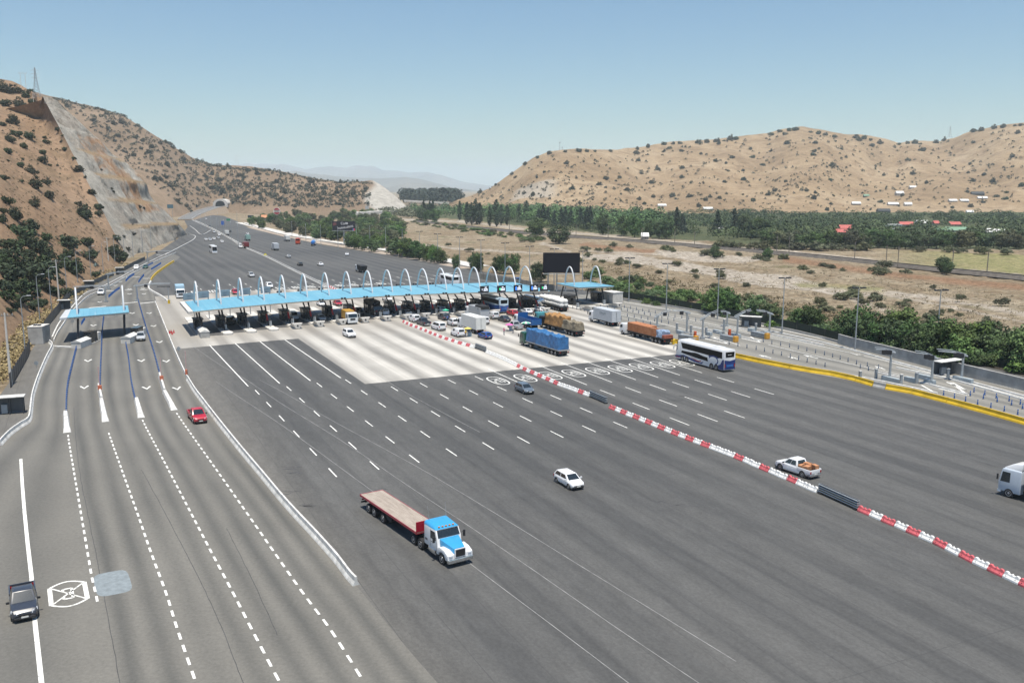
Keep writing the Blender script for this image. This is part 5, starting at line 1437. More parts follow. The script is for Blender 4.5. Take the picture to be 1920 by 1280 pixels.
mb = MB(); mb.poly([(-w_ * .45, -.03, zb + h_ * .5), (-w_ * .38, -.03, zb + h_ * .55), (-w_ * .3, -.03, zb + h_ * .62), (-w_ * .31, -.03, zb + h_ * .82), (-w_ * .4, -.03, zb + h_ * .9), (-w_ * .47, -.03, zb + h_ * .75)]); mb.build('meat_picture', M('meat_red', (0.16, 0.05, 0.05), 0.5), r)
mb = MB(); mb.poly([(w_ * .4, -.04, zb), (w_ * .44, -.04, zb), (w_ * .44, -.04, zb + h_ * .22), (w_ * .4, -.04, zb + h_ * .22)], 0); mb.poly([(w_ * .44, -.04, zb), (w_ * .5, -.04, zb), (w_ * .5, -.04, zb + h_ * .22), (w_ * .44, -.04, zb + h_ * .22)], 1); mb.build('corner_badge', [LEDB if False else M('badge_blue', (0.05, 0.2, 0.5)), M('badge_red', (0.6, 0.05, 0.08))], r)
# far roadside signs
q = AT(519, 396, 860)
r = empty('round_sign', (q.x, q.y, 0), 0, 'big round red and white roadside sign beyond the trees', 'sign')
mb = MB(); mb.cyl((0, 0, 0), (0, 0, q.z - 2), .35, n=8); mb.build('pole', GREYST, r)
mb = MB(); mb.cyl((0, -.3, q.z), (0, .3, q.z), 3.3, n=28); mb.build('disc', WHITEP, r)
for sg in (-1, 1):
    mb = MB(); mb.poly([(3.0 * math.cos(a), -.33, q.z + sg * 3.0 * math.sin(a)) for a in [0.35 + (math.pi - .7) * k / 12 for k in range(13)]]); mb.build('red_band', M('sign_red', (0.34, 0.012, 0.03)), r)
mb = MB(); bars(mb, 1, -2.1, 2.1, q.z - .45, .9, seed=3); o = mb.build('lettering', BLACKM, r); o.location = (0, -.32, 0)
q = AT(497.5, 478, 430)
r = empty('warning_sign', (q.x, q.y, 0), 0, 'yellow diamond warning sign by the far median barrier', 'sign')
mb = MB(); mb.cyl((0, .08, 0), (0, .08, q.z), .06); mb.build('post', GREYST, r)
mb = MB(); mb.loft([[(0, y, q.z - .85), (.85, y, q.z), (0, y, q.z + .85), (-.85, y, q.z)] for y in (0, .05)]); mb.build('plate', M('sign_yellow', (0.8, 0.68, 0.01)), r)
for px, py, d, wd, hh, mt, lb in ((417.5, 418, 760, 2.4, 3.2, M('sign_blue', (0.02, 0.12, 0.5)), 'blue road sign beside the far highway'), (319, 387, 640, 4.2, 2.6, M('sign_teal', (0.08, 0.17, 0.22)), 'dark blue direction sign at the edge of the rock cut'),
                              (470, 406, 800, 5.2, 2.2, M('sign_dark', (0.03, 0.05, 0.06)), 'dark sign board above the far trees on the left'), (688, 389, 1000, 4.0, 3.4, M('sign_grey', (0.4, 0.42, 0.43)), 'pale grey road sign on the far road bend'), (428, 412, 730, 3.0, 1.6, M('sign_green', (0.03, 0.25, 0.14)), 'green road sign by the far junction')):
    q = AT(px, py, d)
    r = empty('road_sign', (q.x, q.y, 0), 0, lb, 'sign')
    mb = MB(); mb.bx(-wd / 2, wd / 2, 0, .1, q.z - hh / 2, q.z + hh / 2); mb.build('plate', mt, r)
    for x in (-wd * .3, wd * .3): mb = MB(); mb.cyl((x, .2, -1), (x, .2, q.z), .1, n=6); mb.build('post', GREYST, r)
for i, (px, py, lb) in enumerate([(70, 690, 'near the winding left barrier'), (137, 606, 'left of the small canopy'), (336, 661, 'beside the low white barrier')]):
    r = empty('round_mirror_sign', G(px, py + 14), 0, 'small grey round sign on a thin post ' + lb, 'sign')
    mb = MB(); mb.cyl((0, .05, 0), (0, .05, 2.5), .035, n=6); mb.build('post', GREYST, r)
    mb = MB(); mb.cyl((0, -.02, 2.2), (0, .02, 2.2), .38, n=16); mb.build('plate', GREYST, r)
# traffic cones and low bollards on the pale corner
for i, (px, py) in enumerate([(318, 625), (321, 624), (326, 624), (323, 627)]):
    o = MB().cyl((0, 0, .03), (0, 0, .75), .2, .04, n=10).box(0, 0, .02, .45, .45, .04).build('traffic_cone', REDP)
    o.location = G(px, py); tag(o, 'red traffic cone on the pale concrete, %s of the huddle' % ['leftmost', 'second', 'rightmost', 'nearest'][i], 'traffic cone', 'red cones on the pale concrete')
# street furniture along the far verge
wall('verge_strip', [(455, 418), (520, 438), (600, 452), (700, 468), (800, 486), (900, 506)], [(-0.2, 0), (-.2, .6), (.2, .6), (.2, 0)], CONCW, 'long pale concrete kerb of the far right verge', 'kerb')
mb = MB(); pts = GP([(450, 417), (520, 434), (600, 450), (700, 465), (800, 481), (900, 499)], .02); mb.strip(pts, 9.0); struct('verge_path', mb, CONCW)
mb = MB(); pts = GP([(470, 426), (540, 443), (600, 455), (700, 471), (800, 488), (880, 503)], .012); mb.strip(pts, 7.0); struct('gravel_verge', mb, M('gravel_verge', (0.34, 0.28, 0.22), 0.95, var=0.3))
# railway across the valley
rw = smooth_path([G(x, y) for x, y in [(2500, 590), (2150, 549), (1920, 522), (1760, 506), (1600, 489), (1480, 477), (1340, 465), (1200, 453), (1075, 444), (1000, 438), (930, 431), (860, 424), (780, 415)]], 4)
mb = MB(); mb.sweep(rw, [(-4.2, -.2), (-2.6, .95), (2.6, .95), (4.2, -.2)]); struct('railway_bed', mb, M('ballast', (0.10, 0.088, 0.076), 0.95, var=0.35, scale=0.6))
mb = MB()
for o_ in (-.85, .85): mb.sweep(rw, [(o_ - .06, .95), (o_ - .06, 1.15), (o_ + .06, 1.15), (o_ + .06, .95)])
struct('railway_rails', mb, M('rust_rail', (0.05, 0.04, 0.035), 0.6))
def make_cat(h=8.5):
    r = empty('rail_mast')
    mb = MB(); mb.box(0, 0, h / 2, .3, .3, h); mb.build('pole', WOODPOLE, r)
    mb = MB(); mb.box(0, -1.4, h - .8, .12, 2.9, .12); mb.build('arm', WOODPOLE, r)
    return r
cat0 = make_cat()
for i, (px, py) in enumerate([(1785, 508), (1683, 502), (1661, 499), (1602, 490), (1479, 478), (1456, 476), (1302, 463), (1265, 460), (1204, 455), (1140, 450), (1080, 446), (1003, 440), (955, 436), (885, 428), (1850, 516)]):
    o = cat0 if i == 0 else copy_tree(cat0)
    o.location = G(px, py - 1); o.rotation_euler = (0, 0, -0.35)
    tag(o, 'dark railway mast beside the track, %s along the line' % od([px_ for px_, _ in sorted([(1785, 0), (1683, 0), (1661, 0), (1602, 0), (1479, 0), (1456, 0), (1302, 0), (1265, 0), (1204, 0), (1140, 0), (1080, 0), (1003, 0), (955, 0), (885, 0), (1850, 0)], reverse=True)].index(px) + 1) + ' from the right', 'rail mast', 'masts along the railway')
# power line masts on the hills
def pylon(p, h, label, wd=None):
    wd = wd or h * .16
    r = empty('lattice_pylon', p, 0.3, label, 'pylon')
    mb = MB(); lv = [(0, wd / 2), (.35, wd * .3), (.62, wd * .16), (1.0, wd * .05)]
    for sx in (-1, 1):
        for sy in (-1, 1): mb.tube([(sx * w_, sy * w_, t * h) for t, w_ in lv], h * .006, 4)
    for k in range(10):
        t0, t1 = k / 10, (k + 1) / 10
        a, b = interp(t0, lv), interp(t1, lv)
        for sy in (-1, 1):
            mb.tube([(-a, sy * a, t0 * h), (b, sy * b, t1 * h)], h * .004, 3); mb.tube([(a, sy * a, t0 * h), (-b, sy * b, t1 * h)], h * .004, 3)
    mb.build('lattice', GREYST, r)
    for t in (.66, .78, .9):
        mb = MB(); mb.tube([(-wd * .62, 0, t * h), (0, 0, t * h + h * .02), (wd * .62, 0, t * h)], h * .006, 4); mb.build('crossarm', GREYST, r)
    return r
b = AT(69, 177, 560); pylon(Vector((b.x, b.y, b.z - 2)), 17.5, 'lattice pylon on top of the rock cut', 4)
b = AT(1781, 254, 2060); pylon(Vector((b.x, b.y, b.z - 4)), 24, 'distant lattice pylon on the right ridge', 6)
for px, py, d, h, lb in ((45, 171, 672, 12.5, 'white H shaped pole pair left of the pylon'), (445, 312, 1500, 17, 'distant H shaped pole pair on the tunnel hill'),):
    b = AT(px, py, d)
    r = empty('h_frame_pole', Vector((b.x, b.y, b.z - 1)), 0.2, lb, 'utility pole')
    for x in (-1.6, 1.6): mb = MB(); mb.cyl((x, 0, 0), (x, 0, h + 1), .17, .12, n=6); mb.build('pole', CONCW, r)
    mb = MB(); mb.box(0, 0, h + .9, 6.2, .2, .2); mb.build('crossarm', CONCW, r)
for px, py, d, h, lb in ((1049.5, 285, 1700, 20, 'thin radio mast on the valley hill, taller of the pair'), (1054, 286, 1700, 12, 'thin radio mast on the valley hill, shorter of the pair')):
    b = AT(px, py, d)
    r = empty('radio_mast', Vector((b.x, b.y, b.z - 2)), 0, lb, 'mast')
    mb = MB(); mb.cyl((0, 0, 0), (0, 0, h), .5, .3, n=5); mb.build('pole', GREYST, r)
    mb = MB(); mb.box(0, 0, h - 1.2, 2.0, .5, 1.6); mb.build('antenna', GREYST, r)
# ================================================================ VEHICLES  (local frame: +x forward, origin on the road under the middle)
TYRE = M('tyre_rubber', (0.018, 0.018, 0.02), 0.85)
RIM = M('alloy_rim', (0.42, 0.43, 0.45), 0.35, 0.6)
TRIM = M('black_trim', (0.02, 0.02, 0.022), 0.6)
CARGLASS = M('car_glass', (0.018, 0.026, 0.032), 0.08, spec=0.8)
LAMPW = M('headlight_lens', (0.62, 0.65, 0.68), 0.15, spec=0.8)
LAMPR = M('taillight_lens', (0.32, 0.01, 0.012), 0.2)
LAMPA = M('amber_lens', (0.6, 0.22, 0.02), 0.25)
PLATE = M('licence_plate', (0.7, 0.7, 0.66), 0.5)
CHROME = M('chrome', (0.6, 0.62, 0.64), 0.18, 0.9)
CHASSIS = M('truck_chassis', (0.022, 0.022, 0.024), 0.7)
def paint(name, c): return M('paint_' + name, c, 0.32, var=0.04, spec=0.5, coat=0.5)
PW = paint('white', (0.74, 0.75, 0.76)); PR = paint('red', (0.42, 0.012, 0.028)); PD = paint('dark_grey', (0.035, 0.042, 0.058)); PG = paint('blue_grey', (0.105, 0.135, 0.17))
PS = paint('silver', (0.42, 0.44, 0.46)); PB = paint('blue', (0.012, 0.06, 0.26)); PK = paint('black', (0.012, 0.012, 0.014)); PSKY = paint('sky_blue', (0.04, 0.30, 0.58)); PGREEN = paint('green', (0.008, 0.075, 0.05)); PORANGE = paint('orange', (0.55, 0.10, 0.02))
def pane(mb, a, b, c, d, l=.06, r=.06, bo=.08, t=.08, off=0.012, mi=0):
    a, b, c, d = (Vector(p) for p in (a, b, c, d))
    def q(s, u): return (a.lerp(b, s)).lerp(d.lerp(c, s), u)
    n = (b - a).cross(d - a).normalized() * off
    mb.poly([q(l, bo) + n, q(1 - r, bo) + n, q(1 - r, 1 - t) + n, q(l, 1 - t) + n], mi)
def add_wheel(root, x, y, r=.32, wd=.22, rim=RIM, lo=False, dual=False):
    s = 1 if y > 0 else -1
    mb = MB(); w2 = wd * (2.1 if dual else 1)
    prof = [(y - s * w2, r * .97), (y - s * w2 * .9, r), (y - s * .03, r), (y, r * .93)]
    mb.loft([[(x + math.cos(a) * rr_, yy, r + math.sin(a) * rr_) for a in [2 * math.pi * k / 16 for k in range(16)]] for yy, rr_ in prof])
    w = mb.build('wheel', TYRE, root, smooth=True)
    if not lo:
        mb = MB(); mb.loft([[(x + math.cos(a) * rr_, yy, r + math.sin(a) * rr_) for a in [2 * math.pi * k / 14 for k in range(14)]] for yy, rr_ in ((y - s * .05, r * .66), (y + s * .008, r * .62), (y - s * .02, r * .3), (y + s * .02, r * .2))])
        mb.build('rim', rim, w, smooth=True)
    return w
def rects(x0, x1, y, z0, z1): return [(x0, y, z0), (x1, y, z0), (x1, y, z1), (x0, y, z1)]
CARS = {
 #        L     W     H    belt hood  rb     rr    rf    wb    fa    ra   wheel
 'hatch': (4.05, 1.72, 1.47, .95, .86, -1.98, -1.55, .35, 1.12, 1.28, -1.30, .31),
 'sedan': (4.5, 1.75, 1.44, .93, .86, -1.65, -.95, .35, 1.15, 1.38, -1.36, .32),
 'suv':   (4.6, 1.85, 1.70, 1.08, 1.02, -2.2, -1.85, .35, 1.1, 1.4, -1.38, .36),
 'van':   (4.3, 1.8, 1.85, 1.12, 1.02, -2.12, -2.02, .62, 1.25, 1.35, -1.42, .32),
 'minivan': (4.9, 1.85, 1.9, 1.12, 1.0, -2.42, -2.28, .95, 1.75, 1.6, -1.55, .34),
 'pickup': (5.3, 1.85, 1.78, 1.08, 1.06, -.72, -.5, .62, 1.38, 1.68, -1.55, .38),
 'jeep': (4.0, 1.7, 1.8, 1.1, 1.05, -1.9, -1.8, .35, .7, 1.2, -1.25, .37)}
def make_car(kind, pnt, lo=False, trim=TRIM):
    L, W, H, belt, hood, rb, rr_, rf, wb, fa, ra, wr = CARS[kind]
    h = W / 2; root = empty(kind_name(kind)); zb = .24
    bedx = rb if kind == 'pickup' else None
    mb = MB()
    def ring(x, w, z0, z1): return [(x, -w * .9, z0), (x, -w, z0 + .16), (x, -w, z1 - .16), (x, -w * .93, z1 - .02), (x, -w * .6, z1), (x, w * .6, z1), (x, w * .93, z1 - .02), (x, w, z1 - .16), (x, w, z0 + .16), (x, w * .9, z0)]
    st = [(-L / 2, h * .9, zb + .16, belt * .86), (-L / 2 + .12, h * .97, zb, belt * .97), (-L / 2 + .5, h, zb, belt)]
    if kind == 'pickup':
        st = [(-L / 2, h * .97, zb + .2, .7), (rb - .02, h, zb, .7), (rb, h, zb, belt)]
    st += [(ra + .4, h, zb - .02, belt)] if kind != 'pickup' else []
    st += [(wb - .3, h, zb - .02, belt), (wb, h, zb - .02, (belt + hood) / 2 + .04), (L / 2 - .75, h * .99, zb, hood), (L / 2 - .28, h * .93, zb + .02, hood * .9), (L / 2 - .05, h * .8, zb + .08, hood * .74), (L / 2, h * .7, zb + .14, hood * .62)]
    mb.loft([ring(*s_) for s_ in st])
    if kind == 'pickup':
        for y0, y1 in ((-h, -h + .1), (h - .1, h)): mb.bx(-L / 2 + .02, rb, y0, y1, .6, belt)
        mb.bx(-L / 2, -L / 2 + .08, -h + .02, h - .02, .6, belt - .01)
    # cabin
    wB, wR = h * .95, h * .74
    if kind in ('van', 'minivan', 'jeep'): wR = h * .82
    zr = H
    B = [(rb, -wB, belt - .03), (wb, -wB * .97, belt - .05), (wb, wB * .97, belt - .05), (rb, wB, belt - .03)]
    T = [(rr_, -wR, zr - .05), (rf, -wR, zr - .06), (rf, wR, zr - .06), (rr_, wR, zr - .05)]
    T2 = [(rr_ + .15, -wR * .85, zr), (rf - .2, -wR * .85, zr - .005), (rf - .2, wR * .85, zr - .005), (rr_ + .15, wR * .85, zr)]
    mb.loft([B, T, T2])
    for x in (fa, ra):                                            # dark wheel arches
        for y in (-1, 1):
            mb.cyl((x, y * (h - .3), wr + .03), (x, y * (h + .012), wr + .03), wr * 1.17, n=16, mi=1)
    mb.bx(-L / 2 + .15, L / 2 - .2, -h * .93, h * .93, zb - .04, zb + .1, 1)
    body = mb.build('body', [pnt, TRIM], root, bevel=0 if lo else .035, smooth=True)
    # glass
    mb = MB(); pane(mb, B[1], B[2], T[2], T[1], .07, .07, .06, .06); ws = mb
    if lo:
        pane(ws, B[3], B[0], T[0], T[3], .1, .1, .2, .1)
        for i, (a, b, c, d) in enumerate(((B[0], B[1], T[1], T[0]), (B[2], B[3], T[3], T[2]))): pane(ws, a, b, c, d, .06, .06, .12, .12)
        ws.build('window', CARGLASS, root)
    else:
        ws.build('windscreen', CARGLASS, root)
        if kind not in ('van',) or True:
            mb = MB(); pane(mb, B[3], B[0], T[0], T[3], .12, .12, .25 if kind != 'pickup' else .15, .1); mb.build('rear_window', CARGLASS, root)
        for s_, (a, b, c, d) in ((-1, (B[0], B[1], T[1], T[0])), (1, (B[3], B[2], T[2], T[3]))):
            for l, r in ((.07, .53), (.5, .1)) if kind != 'van' else ((.62, .1),):
                mb = MB()
                if s_ == 1: pane(mb, b, a, d, c, r, l, .14, .14)
                else: pane(mb, a, b, c, d, l, r, .14, .14)
                mb.build('side_window', CARGLASS, root)
        for s_ in (-1, 1):
            mb = MB(); mb.box(wb - .25, s_ * (h + .12), belt + .06, .12, .24, .16); mb.build('mirror', pnt if kind != 'pickup' else TRIM, root, bevel=.03)
            mb = MB(); mb.loft([[(L / 2 - .34, s_ * h * .92, hood * .72), (L / 2 - .02, s_ * h * .52, hood * .64), (L / 2 - .06, s_ * h * .52, hood * .78), (L / 2 - .42, s_ * h * .9, hood * .88)], [(L / 2 - .3, s_ * h * .97, hood * .72), (L / 2 + .015, s_ * h * .56, hood * .64), (L / 2 - .02, s_ * h * .54, hood * .79), (L / 2 - .4, s_ * h * .96, hood * .89)]]); mb.build('headlight', LAMPW, root)
            zt = belt * .74 if kind not in ('van', 'minivan') else belt * .9
            mb = MB(); mb.bx(-L / 2 - .02, -L / 2 + .14, s_ * h * .86 - .1, s_ * h * .86 + .1, zt - .13, zt + .14); mb.build('taillight', LAMPR, root, bevel=.02)
        mb = MB(); mb.bx(L / 2 - .1, L / 2 + .012, -h * .46, h * .46, hood * .54, hood * .66); mb.build('grille', TRIM, root, bevel=.02)
        mb = MB(); mb.bx(L / 2 - .25, L / 2 + .03, -h * .78, h * .78, zb + .02, zb + .2); mb.build('front_bumper', trim, root, bevel=.04)
        mb = MB(); mb.bx(-L / 2 - .06, -L / 2 + .2, -h * .88, h * .88, zb + .1, zb + .32); mb.build('rear_bumper', trim if kind != 'pickup' else CHROME, root, bevel=.04)
        mb = MB(); mb.bx(L / 2 + .02, L / 2 + .04, -.24, .24, zb + .16, zb + .28); mb.build('licence_plate', PLATE, root)
        mb = MB(); mb.bx(-L / 2 - .075, -L / 2 - .055, -.24, .24, zb + .3, zb + .42); mb.build('licence_plate', PLATE, root)
        if kind == 'pickup':
            mb = MB(); mb.bx(-L / 2 + .09, rb - .02, -h + .11, h - .11, .71, .74); mb.build('cargo_bed', TRIM, root)
    for x in (fa, ra):
        for y in (-h + .0, h - .0): add_wheel(root, x, y + (.02 if y > 0 else -.02), wr, .22, lo=lo)
    return root
def kind_name(k): return {'hatch': 'hatchback_car', 'sedan': 'sedan_car', 'suv': 'suv_car', 'van': 'panel_van', 'minivan': 'minivan', 'pickup': 'pickup_truck', 'jeep': 'offroad_car'}[k]
AWAY, TOWARD = ANG_U, ANG_U + math.pi
def head(a, b):
    d = G(*b) - G(*a); return math.atan2(d.y, d.x)
def put(root, px, py, rz, label, cat, group=None):
    root.location = G(px, py); root.rotation_euler = (0, 0, rz)
    return tag(root, label, cat, group)

# --- near cars
put(make_car('hatch', PW), 1067, 909, TOWARD + .03, 'white hatchback driving toward the camera on the open asphalt', 'car')
put(make_car('hatch', PG), 983.5, 735, TOWARD + .02, 'blue grey hatchback beside the painted ovals', 'car')
put(make_car('pickup', PD), 45, 1140, head((35, 1060), (48, 1190)), 'black pickup with a sun glint on its windscreen at the left edge', 'pickup')
put(make_car('pickup', PR), 370, 787, head((300, 690), (372, 800)) + .05, 'bright red pickup beside the white median barrier', 'pickup')
put(make_car('suv', PS), 264, 637, head((258, 600), (266, 660)), 'silver SUV just right of the small left canopy', 'car')
o = put(make_car('pickup', PW), 1494, 886, AWAY + .1, 'white pickup carrying tan boxes along the plastic barriers', 'pickup')
bx_ = empty('cargo_boxes', o.location, o.rotation_euler.z, 'tan cardboard boxes heaped in the bed of the white pickup', 'boxes')
rr = random.Random(5)
CARD = M('cardboard', (0.42, 0.2, 0.1), 0.85, var=0.3, scale=2)
for k in range(7):
    mb = MB(); x = -2.3 + rr.uniform(0, 1.3); y = rr.uniform(-.45, .45); mb.box(x, y, .75 + .28 + (k % 3) * .08, rr.uniform(.5, .9), rr.uniform(.4, .8), .55, rz=rr.uniform(-.4, .4)); mb.build('box', CARD, bx_, bevel=.03)
put(make_car('suv', PW), 655, 631, TOWARD + .05, 'white SUV leaving the booths on the pale concrete', 'car')
put(make_car('pickup', PW, lo=False), 190, 552, head((210, 532), (180, 570)), 'white pickup in the left express lane beyond the small canopy', 'pickup')
# --- queue on the right of the barrier
put(make_car('van', PW), 777, 603, AWAY, 'white panel van first in the queue by the barrier start', 'van')
put(make_car('pickup', PD), 794, 609, AWAY + .05, 'dark grey pickup in the queue behind the first white van', 'pickup')
put(make_car('minivan', PW), 822, 618, AWAY + .06, 'white minivan with dark rear window in the queue', 'van')
put(make_car('suv', PD), 832, 599, AWAY, 'dark grey SUV ahead of the white jeep near the booths', 'car')
put(make_car('jeep', PW), 849, 610, AWAY, 'white open off-road car with roof gear in the queue', 'car')
put(make_car('van', PW), 858, 630, AWAY + .05, 'white delivery van last in the queue by the barrier', 'van')
put(make_car('van', PW), 905, 607, AWAY + .05, 'white small van right of the white box truck', 'van')
put(make_car('van', PW), 924, 597, AWAY, 'white van in front of the dark blue coach', 'van')
put(make_car('sedan', PD), 945, 602, AWAY, 'dark grey sedan right of the white small van', 'car')
put(make_car('hatch', PR), 960, 591, AWAY, 'red hatchback with red roof signs beside the blue coach', 'car')
put(make_car('pickup', PS), 966, 616, AWAY, 'silver pickup behind the pink parasol', 'pickup')
put(make_car('hatch', PB), 909, 634, AWAY + .1, 'small blue car loaded with yellow parcels behind the box truck', 'car')
put(make_car('sedan', PW), 987, 588, AWAY, 'white car ahead of the teal truck, left of two', 'car', 'white cars at the tanker')
put(make_car('sedan', PW), 1013, 585, AWAY, 'white car ahead of the brown load, right of two', 'car', 'white cars at the tanker')
put(make_car('sedan', PR), 633, 572, TOWARD, 'red car entering the booths, seen below the roof', 'car')
put(make_car('sedan', PW), 602, 573, TOWARD, 'white car left of the red one behind the booths', 'car')
put(make_car('suv', PW), 726, 564, TOWARD, 'white car behind the middle of the canopy', 'car')
put(make_car('hatch', PR), 441, 551, TOWARD, 'red car just behind the canopy between two blue boards', 'car')
put(make_car('van', PW), 505, 540, TOWARD, 'white van arriving behind the canopy near its left end', 'van')
put(make_car('sedan', PD), 434, 603, TOWARD, 'dark sedan in shade under the left end of the canopy', 'car')
for k_, (kd, p_, v_, u_) in enumerate([('suv', PK, 29.9, 222), ('van', PW, 45.6, 224), ('sedan', PS, 51.2, 219), ('pickup', PD, 62.5, 226), ('suv', PW, 68, 222), ('sedan', PG, 73.2, 219), ('minivan', PK, 78, 226), ('suv', PS, 82.6, 220)]):
    o = make_car(kd, p_, lo=True); o.location = UV(u_, v_); o.rotation_euler = (0, 0, TOWARD if v_ < 64 else AWAY)
    tag(o, '%s %s in shade at a booth, %s car from the left under the roof' % ({'PK': 'black'}.get('', {id(PK): 'black', id(PW): 'white', id(PS): 'silver', id(PD): 'dark grey', id(PG): 'blue grey'}[id(p_)]), {'suv': 'SUV', 'van': 'van', 'sedan': 'sedan', 'pickup': 'pickup', 'minivan': 'minivan'}[kd], od(k_ + 1)), 'car')
# --- far highway
far = [('suv', PS, 471, 519, TOWARD, 'silver car approaching behind the third arch'), ('suv', PS, 394, 451, TOWARD, 'dark fronted silver SUV, middle of three abreast on the far highway'), ('sedan', PW, 386, 450.5, TOWARD, 'white car, left of three abreast on the far highway'),
       ('sedan', PW, 401, 449, TOWARD, 'white car, right of three abreast on the far highway'), ('sedan', PW, 416, 454.5, TOWARD, 'lone white car right of the three abreast'), ('sedan', PK, 393, 426, TOWARD, 'dark car farthest along the median on the left'), ('suv', PS, 401, 436.5, TOWARD, 'grey car by the median, farther of the pair'),
       ('suv', PW, 410.5, 441.5, TOWARD, 'white SUV on the far median line'), ('van', PW, 451, 464.5, TOWARD, 'white van at the tip of the median barrier'), ('van', PW, 422, 440, AWAY, 'white van just right of the far median'), ('suv', PK, 431, 435.5, AWAY, 'dark car far away right of the median'), ('sedan', PW, 464, 440, AWAY, 'pale car ahead of the green lorry far away'),
       ('hatch', PS, 540.5, 483, AWAY, 'silver hatchback in the middle of the far plaza'), ('hatch', PK, 562.5, 498, AWAY, 'black hatchback left of the white sedan in the far plaza'), ('sedan', PW, 600.5, 498, AWAY, 'white sedan right of the black hatchback'), ('sedan', PW, 650.5, 479, AWAY - .25, 'white car near the far right verge'),
       ('pickup', PW, 854, 521, AWAY, 'white pickup beyond the canopy by an arch top'), ('van', PB, 969, 530, AWAY - .1, 'dark blue van at the right end behind the canopy'), ('sedan', PW, 386, 411, TOWARD, 'white car near the far junction'), ('sedan', PS, 409, 447, TOWARD, 'grey car close behind the white SUV on the median'), ('van', PW, 256, 505, head((280, 492), (240, 524)), 'white van far up the express lanes'), ('sedan', PGREEN, 273, 503, head((290, 492), (255, 514)), 'green car far up the express lanes')]
for k, p_, px, py, rz, lb in far:
    put(make_car(k, p_, lo=True), px, py, rz + .02, lb, 'van' if k == 'van' else 'car')

# ---------------------------------------------------------------- trucks
def truck_wheels(root, xs, hw, r=.5, dual=True, lo=False):
    for x in xs:
        for s in (-1, 1): add_wheel(root, x, s * hw, r, .28, lo=lo, dual=dual)
def lumpy(x0, x1, hw, z0, z1, seed, amp=.12, nx=26, ny=9, nz=6, taper=.9, sc=1.1):
    """tarpaulin pulled over a load"""
    mb = MB(); rings = []
    for i in range(nx + 1):
        x = x0 + (x1 - x0) * i / nx
        e = 1 - .12 * (i in (0, nx))
        r = []
        n_ = 2 * nz + ny
        for k in range(n_ + 1):
            if k <= nz: y, z = -hw, z0 + (z1 - z0) * k / nz
            elif k <= nz + ny: y, z = -hw + 2 * hw * (k - nz) / ny, z1
            else: y, z = hw, z1 - (z1 - z0) * (k - nz - ny) / nz
            t = (z - z0) / (z1 - z0)
            y *= (1 - (1 - taper) * t) * e
            d = mnoise.fractal(Vector((x * sc + seed, y * sc * 1.3, z * sc)), .9, 2.1, 4)
            fold = abs(mnoise.noise(Vector((x * 2.1 + seed, 0, z * .6)))) * .5
            zz = z0 + (z - z0) * (1 + .10 * mnoise.noise(Vector((x * .5 + seed, y * .4, 0)))) * (1 if 0 < i < nx else .96)
            r.append((x + .06 * d, y * (1 + amp * (d - fold) * .45), zz + amp * (d - .3 * fold) * t))
        rings.append(r)
    mb.loft(rings, closed=False, caps=True)
    return mb
def trailer(root, x0, x1, deckz, hw, deck_mat, rail_mat, axles, head=None, chassis=True):
    mb = MB(); mb.bx(x0, x1, -hw + .04, hw - .04, deckz - .12, deckz); mb.build('deck', deck_mat, root)
    mb = MB()
    for y0, y1 in ((-hw, -hw + .05), (hw - .05, hw)): mb.bx(x0, x1, y0, y1, deckz - .2, deckz + .02)
    mb.bx(x0 - .03, x0 + .05, -hw, hw, deckz - .24, deckz + .02)
    mb.build('side_rail', rail_mat, root)
    mb = MB()
    for y in (-.45, .45): mb.bx(x0 + .3, x1 - .5, y - .08, y + .08, deckz - .6, deckz - .14)
    mb.bx(x0, x0 + .1, -hw + .1, hw - .1, .55, .7); mb.bx(x0 + .3, x0 + .4, -.9, .9, .6, deckz - .14)
    mb.bx(x0 + (x1 - x0) * .45, x0 + (x1 - x0) * .55, -1.05, 1.05, .55, .95)
    mb.build('chassis', CHASSIS, root)
    for s in (-1, 1):
        mb = MB(); mb.bx(x0 - .05, x0 + .02, s * (hw - .35) - .15, s * (hw - .35) + .15, .78, .92); mb.build('taillight', LAMPR, root)
    truck_wheels(root, axles, hw - .03, .5)
    if head:
        mb = MB(); mb.bx(x1 - .08, x1, -hw, hw, deckz - .2, deckz + head); mb.build('headboard', rail_mat, root, bevel=.02)
